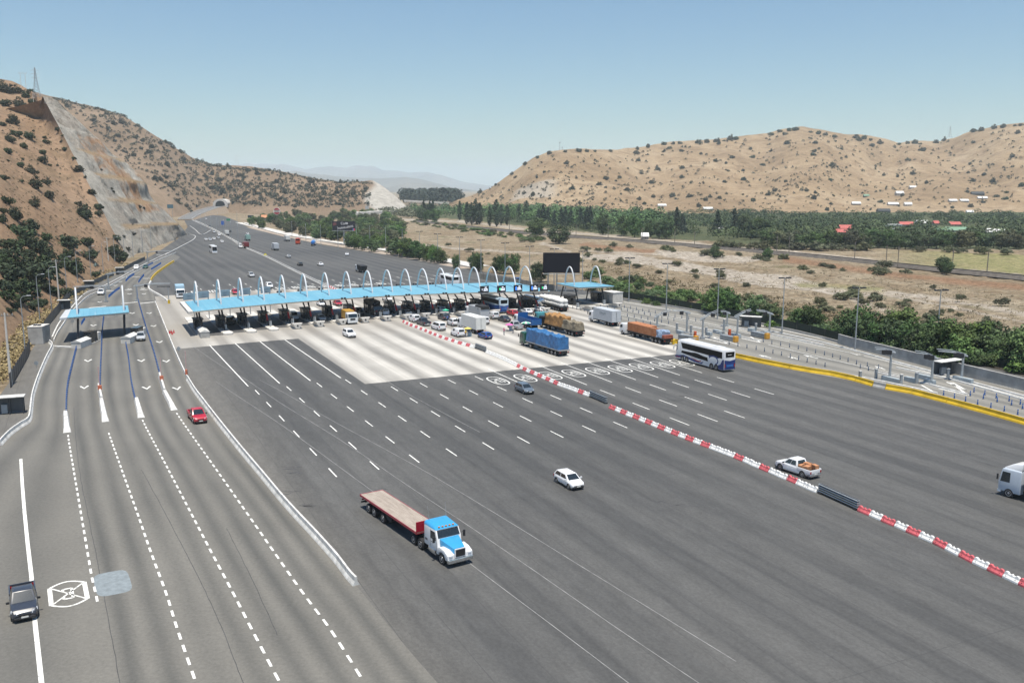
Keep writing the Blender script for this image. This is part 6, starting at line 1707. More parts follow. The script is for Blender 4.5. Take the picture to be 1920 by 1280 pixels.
def conventional(root, xf, body, top, hood, wide=1.2, sleeper=True):
    """bonneted tractor, front bumper at xf"""
    h = wide
    mb = MB()
    mb.loft([[(xf - 4.35, -h, .95), (xf - 1.85, -h, .95), (xf - 1.85, h, .95), (xf - 4.35, h, .95)], [(xf - 4.35, -h, 2.55), (xf - 2.0, -h, 2.0), (xf - 2.0, h, 2.0), (xf - 4.35, h, 2.55)], [(xf - 4.35, -h * .97, 2.7), (xf - 2.35, -h * .95, 2.7), (xf - 2.35, h * .95, 2.7), (xf - 4.35, h * .97, 2.7)]])
    mb.build('cab', body, root, bevel=.05, smooth=True)
    mb = MB()
    mb.loft([[(xf - 4.4, -h, 2.7), (xf - 2.3, -h * .97, 2.7), (xf - 2.3, h * .97, 2.7), (xf - 4.4, h, 2.7)], [(xf - 4.4, -h * .95, 2.95), (xf - 2.75, -h * .84, 2.86), (xf - 2.75, h * .84, 2.86), (xf - 4.4, h * .95, 2.95)], [(xf - 4.3, -h * .8, 3.06), (xf - 3.2, -h * .72, 3.0), (xf - 3.2, h * .72, 3.0), (xf - 4.3, h * .8, 3.06)]])
    mb.build('roof', top, root, bevel=.06, smooth=True)
    mb = MB(); mb.loft([[(xf - 2.02, -h * .8, 1.2), (xf - .12, -h * .5, 1.0), (xf - .12, h * .5, 1.0), (xf - 2.02, h * .8, 1.2)], [(xf - 2.0, -h * .8, 2.02), (xf - .25, -h * .45, 1.62), (xf - .25, h * .45, 1.62), (xf - 2.0, h * .8, 2.02)]])
    mb.build('bonnet', hood, root, bevel=.06, smooth=True)
    for s in (-1, 1):
        mb = MB()
        for k in range(9):
            pass
        pr = [(xf - 2.15, .75), (xf - 1.95, 1.25), (xf - 1.5, 1.48), (xf - .7, 1.4), (xf - .1, 1.15), (xf - .05, .65), (xf - .55, .65), (xf - .75, 1.0), (xf - 1.2, 1.12), (xf - 1.6, 1.0), (xf - 1.78, .7)]
        y0, y1 = sorted((s * h * 1.02, s * h * .45))
        mb.prism(pr, y0, y1); mb.build('fender', body, root, bevel=.03, smooth=True)
        mb = MB(); mb.bx(xf - .3, xf - .02, s * h * .78 - .17, s * h * .78 + .17, .95, 1.13); mb.build('headlight', LAMPW, root, bevel=.04)
        mb = MB(); pane(mb, *((xf - 3.2, -h, 1.75), (xf - 2.05, -h, 1.75), (xf - 2.35, -h * .97, 2.6), (xf - 3.2, -h * .98, 2.6)) if s < 0 else ((xf - 2.05, h, 1.75), (xf - 3.2, h, 1.75), (xf - 3.2, h * .98, 2.6), (xf - 2.35, h * .97, 2.6)), off=.03); mb.build('side_window', CARGLASS, root)
        mb = MB(); mb.tube([(xf - 2.2, s * h, 2.1), (xf - 2.0, s * (h + .3), 2.2)], .025, 5); mb.box(xf - 2.0, s * (h + .32), 2.05, .1, .2, .55); mb.build('mirror', TRIM, root)
        mb = MB(); mb.bx(xf - 3.22, xf - 3.19, *sorted((s * h, s * (h + .008))), 1.0, 2.6); mb.bx(xf - 2.06, xf - 2.03, *sorted((s * h, s * (h + .008))), 1.0, 1.75); mb.bx(xf - 3.1, xf - 2.9, *sorted((s * h, s * (h + .03))), 1.5, 1.56)
        mb.bx(xf - 4.2, xf - 3.75, *sorted((s * h, s * (h + .01))), 1.35, 1.55); mb.build('door_trim', M('seam_grey', (.12, .12, .13), .6), root)
        mb = MB(); mb.bx(xf - 3.3, xf - 2.2, *sorted((s * .9, s * 1.2)), .5, .56); mb.bx(xf - 3.2, xf - 2.3, *sorted((s * 1.0, s * 1.22)), .82, .88); mb.build('step', CHROME, root)
        mb = MB(); mb.cyl((xf - 3.5, s * .95, .75), (xf - 2.3, s * .95, .75), .32, n=12); mb.build('fuel_tank', CHROME, root)
        mb = MB(); mb.tube([(xf - 4.0, s * .85, 3.1), (xf - 4.25, s * .9, 4.3)], [.015, .008], 4); mb.build('antenna', GREYST, root)
    mb = MB(); pane(mb, (xf - 2.0, -h, 2.0), (xf - 2.0, h, 2.0), (xf - 2.35, h * .95, 2.7), (xf - 2.35, -h * .95, 2.7), .05, .05, .06, .06, off=.03); mb.build('windscreen', CARGLASS, root)
    mb = MB(); mb.bx(xf - .1, xf - .005, -h * .38, h * .38, .92, 1.55); mb.build('grille', TRIM, root, bevel=.02)
    mb = MB(); mb.bx(xf - .12, xf - .03, -h * .44, h * .44, .84, 1.62); mb.build('grille_frame', body, root)
    mb = MB(); mb.bx(xf - .25, xf + .06, -h * 1.02, h * 1.02, .42, .8); mb.build('front_bumper', CHROME, root, bevel=.08)
    mb = MB()
    for k in range(5): mb.box(xf - 2.52, -.7 + k * .35, 2.86, .12, .16, .07)
    mb.build('roof_lights', LAMPA, root)
    mb = MB()
    for y in (-.42, .42): mb.bx(xf - 7.0, xf - .5, y - .08, y + .08, .6, .92)
    mb.bx(xf - 4.5, xf - 4.4, -.9, .9, .9, 2.3)
    mb.build('chassis', CHASSIS, root)
    truck_wheels(root, [xf - 1.22], h + .02, .5, dual=False)
    truck_wheels(root, [xf - 5.2, xf - 6.5], h, .5)
def cabover(root, xf, body, lo=False, hz=2.75, glass=CARGLASS, L_=2.1, wide=1.22, roofm=None):
    h = wide
    mb = MB()
    mb.loft([[(xf - L_, -h, .6), (xf, -h, .6), (xf, h, .6), (xf - L_, h, .6)], [(xf - L_, -h, 1.6), (xf + .02, -h, 1.6), (xf + .02, h, 1.6), (xf - L_, h, 1.6)], [(xf - L_, -h * .98, hz - .1), (xf - .28, -h * .97, hz - .15), (xf - .28, h * .97, hz - .15), (xf - L_, h * .98, hz - .1)], [(xf - L_ + .1, -h * .9, hz), (xf - .5, -h * .88, hz), (xf - .5, h * .88, hz), (xf - L_ + .1, h * .9, hz)]])
    mb.build('cab', body, root, bevel=.05, smooth=True)
    if roofm:
        mb = MB(); mb.loft([[(xf - L_, -h * .9, hz), (xf - .4, -h * .86, hz), (xf - .4, h * .86, hz), (xf - L_, h * .9, hz)], [(xf - L_, -h * .85, hz + .75), (xf - 1.2, -h * .7, hz + .5), (xf - 1.2, h * .7, hz + .5), (xf - L_, h * .85, hz + .75)]]); mb.build('wind_deflector', roofm, root, bevel=.05, smooth=True)
    mb = MB(); pane(mb, (xf + .02, -h, 1.6), (xf + .02, h, 1.6), (xf - .28, h * .97, hz - .15), (xf - .28, -h * .97, hz - .15), .05, .05, .04, .1, off=.02); mb.build('windscreen', glass, root)
    for s in (-1, 1):
        mb = MB()
        if s < 0: pane(mb, (xf - 1.25, -h, 1.55), (xf - .1, -h, 1.5), (xf - .32, -h * .97, hz - .3), (xf - 1.25, -h * .98, hz - .3), off=.03)
        else: pane(mb, (xf - .1, h, 1.5), (xf - 1.25, h, 1.55), (xf - 1.25, h * .98, hz - .3), (xf - .32, h * .97, hz - .3), off=.03)
        mb.build('side_window', glass, root)
        if not lo:
            mb = MB(); mb.box(xf + .05, s * (h + .17), 2.05, .12, .2, .6); mb.build('mirror', TRIM, root, bevel=.03)
            mb = MB(); mb.bx(xf - .08, xf + .04, s * h * .72 - .2, s * h * .72 + .2, .72, .92); mb.build('headlight', LAMPW, root, bevel=.03)
    if not lo:
        mb = MB(); mb.bx(xf - .02, xf + .04, -h * .5, h * .5, 1.0, 1.5); mb.build('grille', TRIM, root)
        mb = MB(); mb.bx(xf - .3, xf + .07, -h, h, .4, .7); mb.build('front_bumper', body, root, bevel=.04)
    truck_wheels(root, [xf - 1.15], h + .01, .5, dual=False, lo=lo)
    mb = MB()
    for y in (-.42, .42): mb.bx(xf - 6.2, xf - .5, y - .08, y + .08, .6, .9)
    mb.build('chassis', CHASSIS, root)
# the red flatbed with the blue and white bonneted tractor
def span(front, rear):
    a, b = G(*rear), G(*front); d = b - a
    return (a + b) / 2, math.atan2(d.y, d.x), d.length
c_, rz, L_ = span((864, 1061), (697, 947))
t = empty('flatbed_truck', c_, rz, 'blue and white bonneted truck pulling an empty red flatbed trailer', 'truck')
xf = L_ / 2; x0 = -L_ / 2
n = NT('worn_deck_boards'); p_ = n.coord(); bx_n = n.sep(p_)
pl_ = n.math('LESS_THAN', n.math('FRACT', n.math('MULTIPLY', bx_n[1], 5.0)), 0.09)
c_n = n.ramp(n.noise(n.mapping(p_, (0.5, 3.0, 1)), 1.2, 6, 0.7), [(0.3, (0.24, 0.20, 0.165)), (0.7, (0.42, 0.365, 0.31))])
DECK = n.done(n.mix(n.math('MULTIPLY', pl_, 0.5), c_n, (0.12, 0.1, 0.085)), 0.85)
conventional(t, xf, PW, PSKY, PSKY)
trailer(t, x0, xf - 5.75, 1.42, 1.27, DECK, paint('trailer_red', (0.36, 0.015, 0.035)), [x0 + 1.9, x0 + 3.2, x0 + 5.2], head=.95)
mb = MB()
for k in range(4): mb.box(xf - 5.7, .3 + k * .02, 1.45 + k * .05, 1.0, .5, .05, rz=.1 * k)
tag(mb.build('timber_stack', M('pale_timber', (0.5, 0.4, 0.25), 0.8)), 'small stack of pale timber on the flatbed deck', 'timber'); bpy.data.objects['timber_stack'].location = c_; bpy.data.objects['timber_stack'].rotation_euler = (0, 0, rz)
# blue tarpaulin truck
c_, rz, L_ = span((976, 645), (1066, 669))
rz = AWAY + .06
t = empty('tarpaulin_truck', c_, rz, 'long truck with green cab under a blue tarpaulin', 'truck')
L_ = 15.5; xf, x0 = L_ / 2, -L_ / 2
cabover(t, xf, PGREEN, hz=2.9); trailer(t, x0, xf - 2.4, 1.3, 1.27, CHASSIS, M('bed_grey', (0.3, 0.3, 0.3)), [x0 + 1.3, x0 + 2.6, x0 + 3.9, xf - 4.6])
TARPB = M('blue_tarp', (0.03, 0.13, 0.31), 0.5, var=0.4, scale=1.2)
mb = lumpy(x0 + .1, xf - 2.6, 1.27, 1.32, 3.75, 3.0, .3, nx=44); mb.build('tarpaulin', TARPB, t, smooth=True)
# brown tarpaulin truck
c_ = (G(1012, 610) + G(1095, 634)) / 2
t = empty('tarpaulin_truck', c_, AWAY + .04, 'long truck with orange brown and olive tarpaulins over its load', 'truck')
L_ = 16.5; xf, x0 = L_ / 2, -L_ / 2
cabover(t, xf, PK, hz=2.8); trailer(t, x0, xf - 2.4, 1.3, 1.27, CHASSIS, CHASSIS, [x0 + 1.3, x0 + 2.6, x0 + 3.9, xf - 4.6])
lumpy(x0 + 5.6, xf - 2.6, 1.3, 1.32, 3.6, 8.0, .3).build('brown_tarpaulin', M('brown_tarp', (0.30, 0.16, 0.055), 0.8, var=0.4, scale=1.5), t, smooth=True)
lumpy(x0 + .1, x0 + 5.9, 1.3, 1.32, 3.0, 15.0, .34).build('olive_tarpaulin', M('olive_tarp', (0.20, 0.17, 0.12), 0.85, var=0.45, scale=1.8), t, smooth=True)
# blue dump truck
c_ = (G(966, 606) + G(1012, 622)) / 2
t = empty('dump_truck', c_, AWAY + .03, 'white cab truck with an empty bright blue tipper body', 'truck')
cabover(t, 4.5, PW); BLUEB = paint('tipper_blue', (0.015, 0.10, 0.30))
mb = MB(); mb.bx(-4.6, 2.2, -1.25, 1.25, 1.15, 1.3)
for y0, y1 in ((-1.3, -1.22), (1.22, 1.3)): mb.bx(-4.6, 2.2, y0, y1, 1.2, 2.5)
for k in range(8):
    for s in (-1, 1): mb.box(-4.3 + k * .9, s * 1.33, 1.85, .1, .08, 1.3)
mb.bx(-4.68, -4.6, -1.3, 1.3, 1.2, 2.4); mb.bx(2.12, 2.2, -1.3, 1.3, 1.2, 3.3)
mb.build('tipper_body', BLUEB, t, bevel=.02); truck_wheels(t, [-2.6, -1.3], 1.2)
t = empty('box_truck', (G(1013, 606) + G(1032, 610)) / 2, AWAY, 'teal cab truck squeezed between the blue tipper and the brown load', 'truck')
cabover(t, 3.5, paint('teal', (0.06, 0.28, 0.32))); mb = MB(); mb.bx(-3.4, 1.2, -1.2, 1.2, .95, 1.5); mb.build('flat_body', CHASSIS, t, bevel=.03); truck_wheels(t, [-2.0], 1.2)
# white box truck in the queue
def box_truck(px, py, rz, L_, hb, cabm, boxm, label, lo=False, hw=1.25, text_=None):
    t = empty('box_truck', G(px, py), rz, label, 'truck')
    xf, x0 = L_ / 2, -L_ / 2
    cabover(t, xf, cabm, lo=lo)
    mb = MB(); mb.bx(x0, xf - 2.2, -hw, hw, 1.05, hb); b = mb.build('cargo_box', boxm, t, bevel=.05)
    if not lo:
        mb = MB(); mb.bx(x0 - .02, x0 - .003, -hw + .1, -.03, 1.15, hb - .12); mb.build('rear_door', boxm, b)
        mb = MB(); mb.bx(x0 - .02, x0 - .003, .03, hw - .1, 1.15, hb - .12); mb.build('rear_door', boxm, b)
        mb = MB(); mb.bx(x0 - .05, x0 - .02, -.12, -.08, 1.2, hb - .2); mb.bx(x0 - .05, x0 - .02, .08, .12, 1.2, hb - .2); mb.build('lock_bar', GREYST, b)
        for s in (-1, 1): mb = MB(); mb.bx(x0 - .05, x0, s * .95 - .15, s * .95 + .15, .7, .85); mb.build('taillight', LAMPR, t)
    truck_wheels(t, [x0 + 1.6] + ([x0 + 2.9] if L_ > 9 else []), 1.2, lo=lo)
    return t
BOXW = M('box_white', (0.66, 0.66, 0.63), 0.5, var=0.06)
BOXG = M('box_grey', (0.46, 0.49, 0.52), 0.5, var=0.08)
box_truck(884, 621, AWAY + .05, 10.0, 3.8, PW, BOXW, 'large plain white box truck with a square back in the queue')
t = box_truck(1133, 607, AWAY + .02, 10.5, 3.75, PW, BOXG, 'pale grey box trailer with faint grey lettering near the right canopy')
text('Gavilan', .95, t, -1.2, 1.262, 2.75, TXD, math.pi)
text('Gavilan', .35, t, -5.28, 0, 2.7, TXD, -math.pi / 2)
t = empty('corrugated_truck', (G(884, 594) + G(905, 601)) / 2, AWAY, 'silver corrugated truck with a black tarp at its back', 'truck')
cabover(t, 5, PW)
mb = MB(); mb.bx(-5, 2.6, -1.2, 1.2, 1.1, 3.3)
for k in range(16):
    for s in (-1, 1): mb.box(-4.8 + k * .47, s * 1.22, 2.2, .16, .08, 2.2)
mb.build('cargo_box', PS, t, bevel=.02)
lumpy(-5.1, -1.4, 1.24, 2.9, 3.75, 4.0, .2).build('black_tarp', M('black_tarp', (0.015, 0.015, 0.016), 0.7), t, smooth=True); truck_wheels(t, [-3.4, -2.1], 1.2)
# flatbed with white bulk bags
t = empty('flatbed_truck', (G(1010, 572) + G(1058, 584)) / 2, AWAY - .02, 'flatbed truck heaped with white bulk bags', 'truck')
cabover(t, 8, PW); trailer(t, -8, 5.6, 1.25, 1.25, CHASSIS, CHASSIS, [-6.6, -5.3, -4.0, 3.4])
BAGS = M('white_bags', (0.68, 0.68, 0.66), 0.8, var=0.08)
mb = MB(); rr = random.Random(8)
bm = bmesh.new()
for k in range(12):
    for s in (-.62, .62):
        for lv in range(2):
            mt = Matrix.Translation((-7.3 + k * 1.1, s * (1 - .15 * lv), 1.75 + lv * .95)) @ Matrix.Rotation(rr.uniform(-.3, .3), 4, 'Z') @ Matrix.Diagonal((.68, .68, .62, 1))
            bmesh.ops.create_icosphere(bm, subdivisions=2, radius=1.0, matrix=mt)
for v_ in bm.verts: v_.co += Vector((mnoise.noise(v_.co * 2.0), mnoise.noise(v_.co * 2.1 + Vector((5, 0, 0))), mnoise.noise(v_.co * 2.2 + Vector((0, 9, 0))))) * .14
me = bpy.data.meshes.new('bulk_bags'); bm.to_mesh(me); bm.free(); me.materials.append(BAGS)
for p_ in me.polygons: p_.use_smooth = True
o = link('bulk_bags', me); o.location = t.location; o.rotation_euler = t.rotation_euler; tag(o, 'heap of white bulk bags tied onto the flatbed', 'bulk bags')
# steel tanker
t = empty('tanker_truck', G(996, 576), AWAY, 'steel tank trailer left of the white bulk bags', 'truck')
cabover(t, 6, PW); mb = MB(); mb.tube([(-6, 0, 2.1), (-5.8, 0, 2.1), (3.2, 0, 2.1), (3.4, 0, 2.1)], [.9, 1.15, 1.15, .9], 18); mb.build('tank', CHROME, t, smooth=True); truck_wheels(t, [-4.6, -3.3, 1.8], 1.2)
# brick truck
c_ = (G(1168, 622) + G(1256, 650)) / 2
t = empty('brick_truck', c_, AWAY + .02, 'white bonneted truck hauling stacked orange bricks', 'truck')
L_ = 16.5; xf, x0 = L_ / 2, -L_ / 2
cabover(t, xf, PW, hz=2.6); trailer(t, x0, xf - 2.9, 1.3, 1.25, CHASSIS, CHASSIS, [x0 + 1.4, x0 + 2.7, x0 + 4.0, xf - 5.2])
n = NT('stacked_bricks'); bt = n.n('ShaderNodeTexBrick'); n.put(bt.inputs['Vector'], n.mapping(n.coord(), (1, 1, 1), (math.pi / 2, 0, 0)))
bt.inputs['Scale'].default_value = 3.0; bt.inputs['Color1'].default_value = (.42, .16, .06, 1); bt.inputs['Color2'].default_value = (.32, .11, .04, 1); bt.inputs['Mortar'].default_value = (.14, .05, .025, 1)
nz_ = n.noise(n.coord(), 1.2, 4)
BRICK = n.done(n.mix(0.5, bt.outputs['Color'], n.ramp(nz_, [(.35, (.3, .11, .04)), (.65, (.5, .24, .12))])), .9)
xb0, xb1 = x0 + 2.6, xf - 3.1
mb = MB(); mb.bx(xb0, xb1, -1.22, 1.22, 1.32, 2.5); mb.bx(xb0 + 3.2, xb1, -1.22, 1.22, 2.51, 3.05); mb.bx(xb0 + .3, xb0 + 3.15, .25, 1.22, 2.51, 3.0); mb.bx(xb0 + .2, xb0 + 1.2, -1.22, .2, 2.51, 2.75)
o = mb.build('brick_stack', BRICK, None, bevel=.03); o.location = c_; o.rotation_euler = (0, 0, AWAY + .02); tag(o, 'tall stack of orange bricks with a gap near its back', 'bricks')
mb = lumpy(x0 + .7, x0 + 2.9, 1.25, 1.4, 2.75, 22.0, .4, nx=12); o = mb.build('tarp_bundle', M('pale_blue_tarp', (0.20, 0.27, 0.38), 0.7, var=0.3, scale=2), None, smooth=True); o.location = c_; o.rotation_euler = (0, 0, AWAY + .02); tag(o, 'crumpled pale blue tarpaulin behind the bricks', 'tarpaulin')
mb = MB(); mb.bx(x0 - .1, x0 + .7, -1.15, 1.15, 1.32, 2.0); o = mb.build('brick_pallet', M('red_brick', (0.25, 0.07, 0.04), 0.9, var=0.4, scale=3), None, bevel=.04); o.location = c_; o.rotation_euler = (0, 0, AWAY + .02); tag(o, 'low red brick pallet at the tail of the brick truck', 'bricks')
o = MB().bx(-.3, .3, -.5, .5, 0, 1.0).build('yellow_block', YELLOW, bevel=.05); o.location = G(1263, 645); tag(o, 'yellow block at the head of the yellow barrier', 'block')
# white truck entering at the right edge
t = empty('semi_truck', G(1903, 929), AWAY + .12, 'white semi truck cab, tinted blue grey for shade, cut by the right frame edge', 'truck')
PWS = paint('shaded_white', (0.50, 0.56, 0.63))  # shade on the white cab put into its paint as blue grey
cabover(t, 1.2, PWS, hz=3.1, roofm=PW, L_=2.3); mb = MB(); mb.bx(-14, -1.6, -1.27, 1.27, 1.1, 3.9); mb.build('cargo_box', BOXW, t, bevel=.04); truck_wheels(t, [-3.0, -10.5, -11.8, -13.1], 1.22)
mb = MB(); mb.prism([(-.7, .55), (-.7, .9), (-.35, 1.12), (.3, 1.14), (.75, .95), (.95, .55), (.8, .55), (.55, .85), (.1, 1.03), (-.2, 1.0), (-.5, .82), (-.58, .55)], -1.26, -1.2); mb.build('wheel_arch', WHITEP, t)
# trucks under and behind the canopy
t = box_truck(655, 605, TOWARD + .02, 6.2, 3.0, paint('cream_white', (0.66, 0.68, 0.68)), M('ochre_box', (0.42, 0.23, 0.03), 0.6), 'small yellow box truck coming out between two booths', hw=1.05)
t = box_truck(338, 557, TOWARD - .05, 8.0, 3.6, PW, M('pale_blue_roof', (0.30, 0.45, 0.56), 0.5), 'white truck with a pale blue top waiting left of the canopy')
box_truck(516, 469, AWAY, 9.0, 3.7, PW, BOXG, 'grey box truck crossing the far plaza', lo=True)
box_truck(538, 452, AWAY, 8.0, 3.4, PW, BOXW, 'pale trailer parked on the far verge left of the red coach', lo=True)
t = empty('tanker_truck', G(588, 460), AWAY - .3, 'white truck with a blue tank parked on the far verge', 'truck')
cabover(t, 4.5, PW, lo=True); mb = MB(); mb.tube([(-5, 0, 2.0), (-4.8, 0, 2.0), (1.8, 0, 2.0), (2.0, 0, 2.0)], [.8, 1.1, 1.1, .8], 14); mb.build('tank', paint('tank_blue', (.03, .2, .6)), t, smooth=True); truck_wheels(t, [-3.5, -2.2], 1.2, lo=True)
box_truck(464, 451, AWAY, 8.0, 3.4, PW, M('green_box', (.25, .4, .36), .5), 'pale green lorry far away beyond the maroon one', lo=True)
box_truck(460.5, 465, AWAY, 8.5, 3.2, paint('maroon', (.2, .02, .02)), M('maroon_box', (0.16, .015, .015), .5), 'maroon lorry right of the median barrier tip', lo=True)
t = empty('tipper_truck', G(677, 510), AWAY, 'white cab truck with a black skip body in the far plaza', 'truck')
cabover(t, 4, PW, lo=True); mb = MB(); mb.loft([[(-4.2, -1.0, 1.1), (1.6, -1.0, 1.1), (1.6, 1.0, 1.1), (-4.2, 1.0, 1.1)], [(-4.6, -1.25, 2.7), (1.8, -1.25, 2.9), (1.8, 1.25, 2.9), (-4.6, 1.25, 2.7)]]); mb.build('skip_body', CHASSIS, t, bevel=.03); truck_wheels(t, [-2.6, -1.3], 1.2, lo=True)
box_truck(425, 441, AWAY, 7.0, 3.3, PW, BOXW, 'white lorry close to the far median', lo=True)
box_truck(700, 589, TOWARD, 9.0, 3.6, PK, CHASSIS, 'black truck in the shade of the middle booths')
# ---------------------------------------------------------------- coaches
def coach(px, py, rz, L_, H_, base, lower, label, livery=None, lo=False, glass=CARGLASS):
    t = empty('coach', G(px, py), rz, label, 'bus')
    xf, x0, h = L_ / 2, -L_ / 2, 1.27
    mb = MB()
    mb.loft([[(x, -h * w_, z0), (x, -h * w_, H_ * .9), (x, -h * .9 * w_, H_ - .04), (x, 0, H_), (x, h * .9 * w_, H_ - .04), (x, h * w_, H_ * .9), (x, h * w_, z0)] if x < xf - 1.2 else [(x + (0 if k in (0, 6) else -d_ * .0), yy * w_, zz) for k, (yy, zz) in enumerate([(-h, z0), (-h, H_ * .9), (-h * .9, H_ - .04), (0, H_), (h * .9, H_ - .04), (h, H_ * .9), (h, z0)])] for x, w_, z0, d_ in ((x0, .96, .5, 0), (x0 + .25, 1, .35, 0), (xf - 1.4, 1, .35, 0), (xf - .9, 1, .35, 0))])
    # raked nose
    mb.loft([[(xf - .9, -h, .35), (xf - .9, -h, H_ * .9), (xf - .9, -h * .9, H_ - .04), (xf - .9, h * .9, H_ - .04), (xf - .9, h, H_ * .9), (xf - .9, h, .35)], [(xf, -h * .92, .4), (xf - .55, -h * .94, H_ * .88), (xf - .7, -h * .82, H_ - .1), (xf - .7, h * .82, H_ - .1), (xf - .55, h * .94, H_ * .88), (xf, h * .92, .4)]])
    mb.build('body', base, t, bevel=0 if lo else .04, smooth=True)
    y = h + .006
    for s in (-1, 1):
        def P2(pts, e=0.0): return [(x, s * (y + e), z) for x, z in pts]
        zt, zw = H_ * .89, H_ * .62
        mb = MB(); mb.poly(P2([(x0 + .55, zw - .1), (xf - 2.2, zw), (xf - 1.75, zt - .03), (x0 + .55, zt)])); mb.build('side_window', glass, t)
        if livery:
            mb = MB(); mb.poly(P2([(xf - 1.3, zw - .35), (xf - .05 - .5, zw - .55), (xf - .56, zt), (xf - 1.3, zt)], -.03)); mb.build('cab_window', glass, t)
            mb = MB(); mb.poly(P2([(x0 + 4.4, 1.25), (x0 + 4.6, 1.95), (x0 + 5.8, 2.0), (x0 + 7.2, 2.2), (x0 + 8.2, 2.24), (x0 + 9.3, 2.12), (xf - 2.0, 2.05), (xf - 1.9, 1.6), (x0 + 8.0, 1.35), (x0 + 6.0, 1.3)])); mb.build('lower_window', glass, t)
            mb = MB()
            mb.poly(P2([(x0 + .03, .4), (x0 + 2.9, .4), (x0 + 2.3, .75), (x0 + 1.0, 1.3), (x0 + .5, 2.15), (x0 + .03, 2.3)], .002))
            mb.poly(P2([(x0 + 5.6, 1.0), (x0 + 6.6, .72), (x0 + 8.4, .95), (xf - 2.6, 1.3), (xf - .9, 1.0), (xf - .1, .9), (xf - .1, .5), (xf - 1.2, .55), (xf - 2.9, .95), (x0 + 8.3, .5), (x0 + 6.2, .5)][::1], .002))
            for a0, a1, rx_, rz_ in ((.25, 4.2, 1.35, .78),):
                ring_o = [(x0 + 2.9 + rx_ * math.cos(a), 1.72 + rz_ * math.sin(a)) for a in [a0 + (a1 - a0) * k / 18 for k in range(19)]]
                ring_i = [(x0 + 2.95 + rx_ * .84 * math.cos(a), 1.72 + rz_ * .78 * math.sin(a)) for a in [a0 + (a1 - a0) * k / 18 for k in range(19)]]
                for k in range(18): mb.poly(P2([ring_o[k], ring_o[k + 1], ring_i[k + 1], ring_i[k]], .002))
            mb.poly(P2([(x0 + 4.1, 2.1), (x0 + 3.0, 2.5), (x0 + 1.9, 2.2), (x0 + 1.3, 2.35), (x0 + 2.9, 2.62), (x0 + 4.4, 2.35)], .003))
            mb.build('livery_wave', M('livery_navy', (0.012, 0.035, 0.17), .4), t)
            mb = MB(); mb.poly(P2([(x0 + 6.3, 1.1), (x0 + 7.2, .92), (x0 + 8.8, 1.15), (x0 + 9.8, 1.35), (x0 + 8.6, 1.0), (x0 + 7.4, .76), (x0 + 6.5, .86)], .005)); mb.poly(P2([(xf - .3, .62), (xf - 1.6, .62), (xf - 1.6, .75), (xf - .3, .72)], .005)); mb.build('livery_stripe', M('livery_red', (0.4, .03, .03), .4), t)
        elif lower:
            mb = MB(); mb.poly(P2([(x0 + .03, .4), (xf - .95, .4), (xf - .95, H_ * .42), (x0 + 3, H_ * .5), (x0 + .03, H_ * .58)])); mb.build('livery_wave', lower, t)
        mb = MB(); mb.bx(x0 - .03, x0 + .02, s * 1.05 - .1, s * 1.05 + .1, .9, 1.5); mb.build('taillight', LAMPR, t)
        if not lo:
            mb = MB(); mb.tube([(xf - .7, s * h, H_ * .72), (xf - .2, s * (h + .25), H_ * .76), (xf + .1, s * (h + .3), H_ * .62)], .05, 6); mb.box(xf + .1, s * (h + .3), H_ * .55, .15, .2, .5); mb.build('mirror', base, t)
        for x in [xf - 2.3] + ([xf - 3.6] if livery else []) + [x0 + 3.4, x0 + 2.1]:
            mb = MB(); mb.cyl((x, s * (h - .3), .55), (x, s * (h + .012), .55), .6, n=18); mb.build('wheel_arch', TRIM, t)
            add_wheel(t, x, s * (h + .03), .5, .3, lo=lo)
    mb = MB(); mb.poly([(x0 - .012, -h * .72, H_ * .66), (x0 - .012, h * .72, H_ * .66), (x0 - .012, h * .78, H_ * .9), (x0 - .012, -h * .78, H_ * .9)]); mb.build('rear_window', glass, t)
    if livery or lower:
        mb = MB(); mb.poly([(x0 - .012, -h * .93, .5), (x0 - .012, h * .93, .5), (x0 - .012, h * .93, H_ * .55), (x0 - .012, 0, H_ * .5), (x0 - .012, -h * .93, H_ * .55)]); mb.build('rear_panel', lower or _MC['livery_navy'], t)
        mb = MB(); mb.bx(x0 - .06, x0 - .02, -.75, .75, .95, 1.35); mb.build('engine_grille', M('livery_blue', (.03, .13, .38), .4), t)
    mb = MB(); mb.poly([(xf - .02, -h * .86, H_ * .4), (xf - .02, h * .86, H_ * .4), (xf - .53, h * .88, H_ * .86), (xf - .53, -h * .88, H_ * .86)])
    for i_ in range(len(mb.v)): mb.v[i_] = (mb.v[i_][0] + .06, mb.v[i_][1], mb.v[i_][2])
    mb.build('windscreen', glass, t)
    mb = MB()
    mb.bx(x0 + 2, x0 + 4, -.7, .7, H_ - .02, H_ + .12); mb.build('roof_hatch', base, t, bevel=.03)
    return t
BGL = M('coach_glass', (0.006, 0.006, 0.007), .35, spec=.12)
c_ = (G(1272, 671) + G(1372, 699)) / 2
t = coach(1320, 685, AWAY + .02, 14.2, 4.0, PW, None, 'tall white double deck coach with navy and red wave livery', True, glass=BGL); t.location = c_
for s in (1,):
    mb = MB(); bars(mb, 1, -.5, .5, 3.05, .1, seed=2); o = mb.build('lettering', TXW, t); o.rotation_euler = (0, 0, -math.pi / 2); o.location = (-7.12, 0, 0)
coach(926, 582, AWAY, 13, 3.9, paint('ice', (.5, .62, .7)), paint('coach_blue', (.012, .07, .27)), 'pale topped dark blue coach queuing under the canopy', glass=BGL)
coach(842, 536, AWAY, 12.5, 3.8, PW, None, 'white coach roof showing behind the canopy', glass=BGL)
coach(400, 474, TOWARD, 12, 3.8, PW, None, 'white coach with dark windscreen coming down the far highway', lo=True, glass=BGL)
coach(559, 457, AWAY - .25, 11, 3.3, paint('coach_red', (.5, .06, .02)), None, 'orange red coach parked on the far verge', lo=True, glass=BGL)

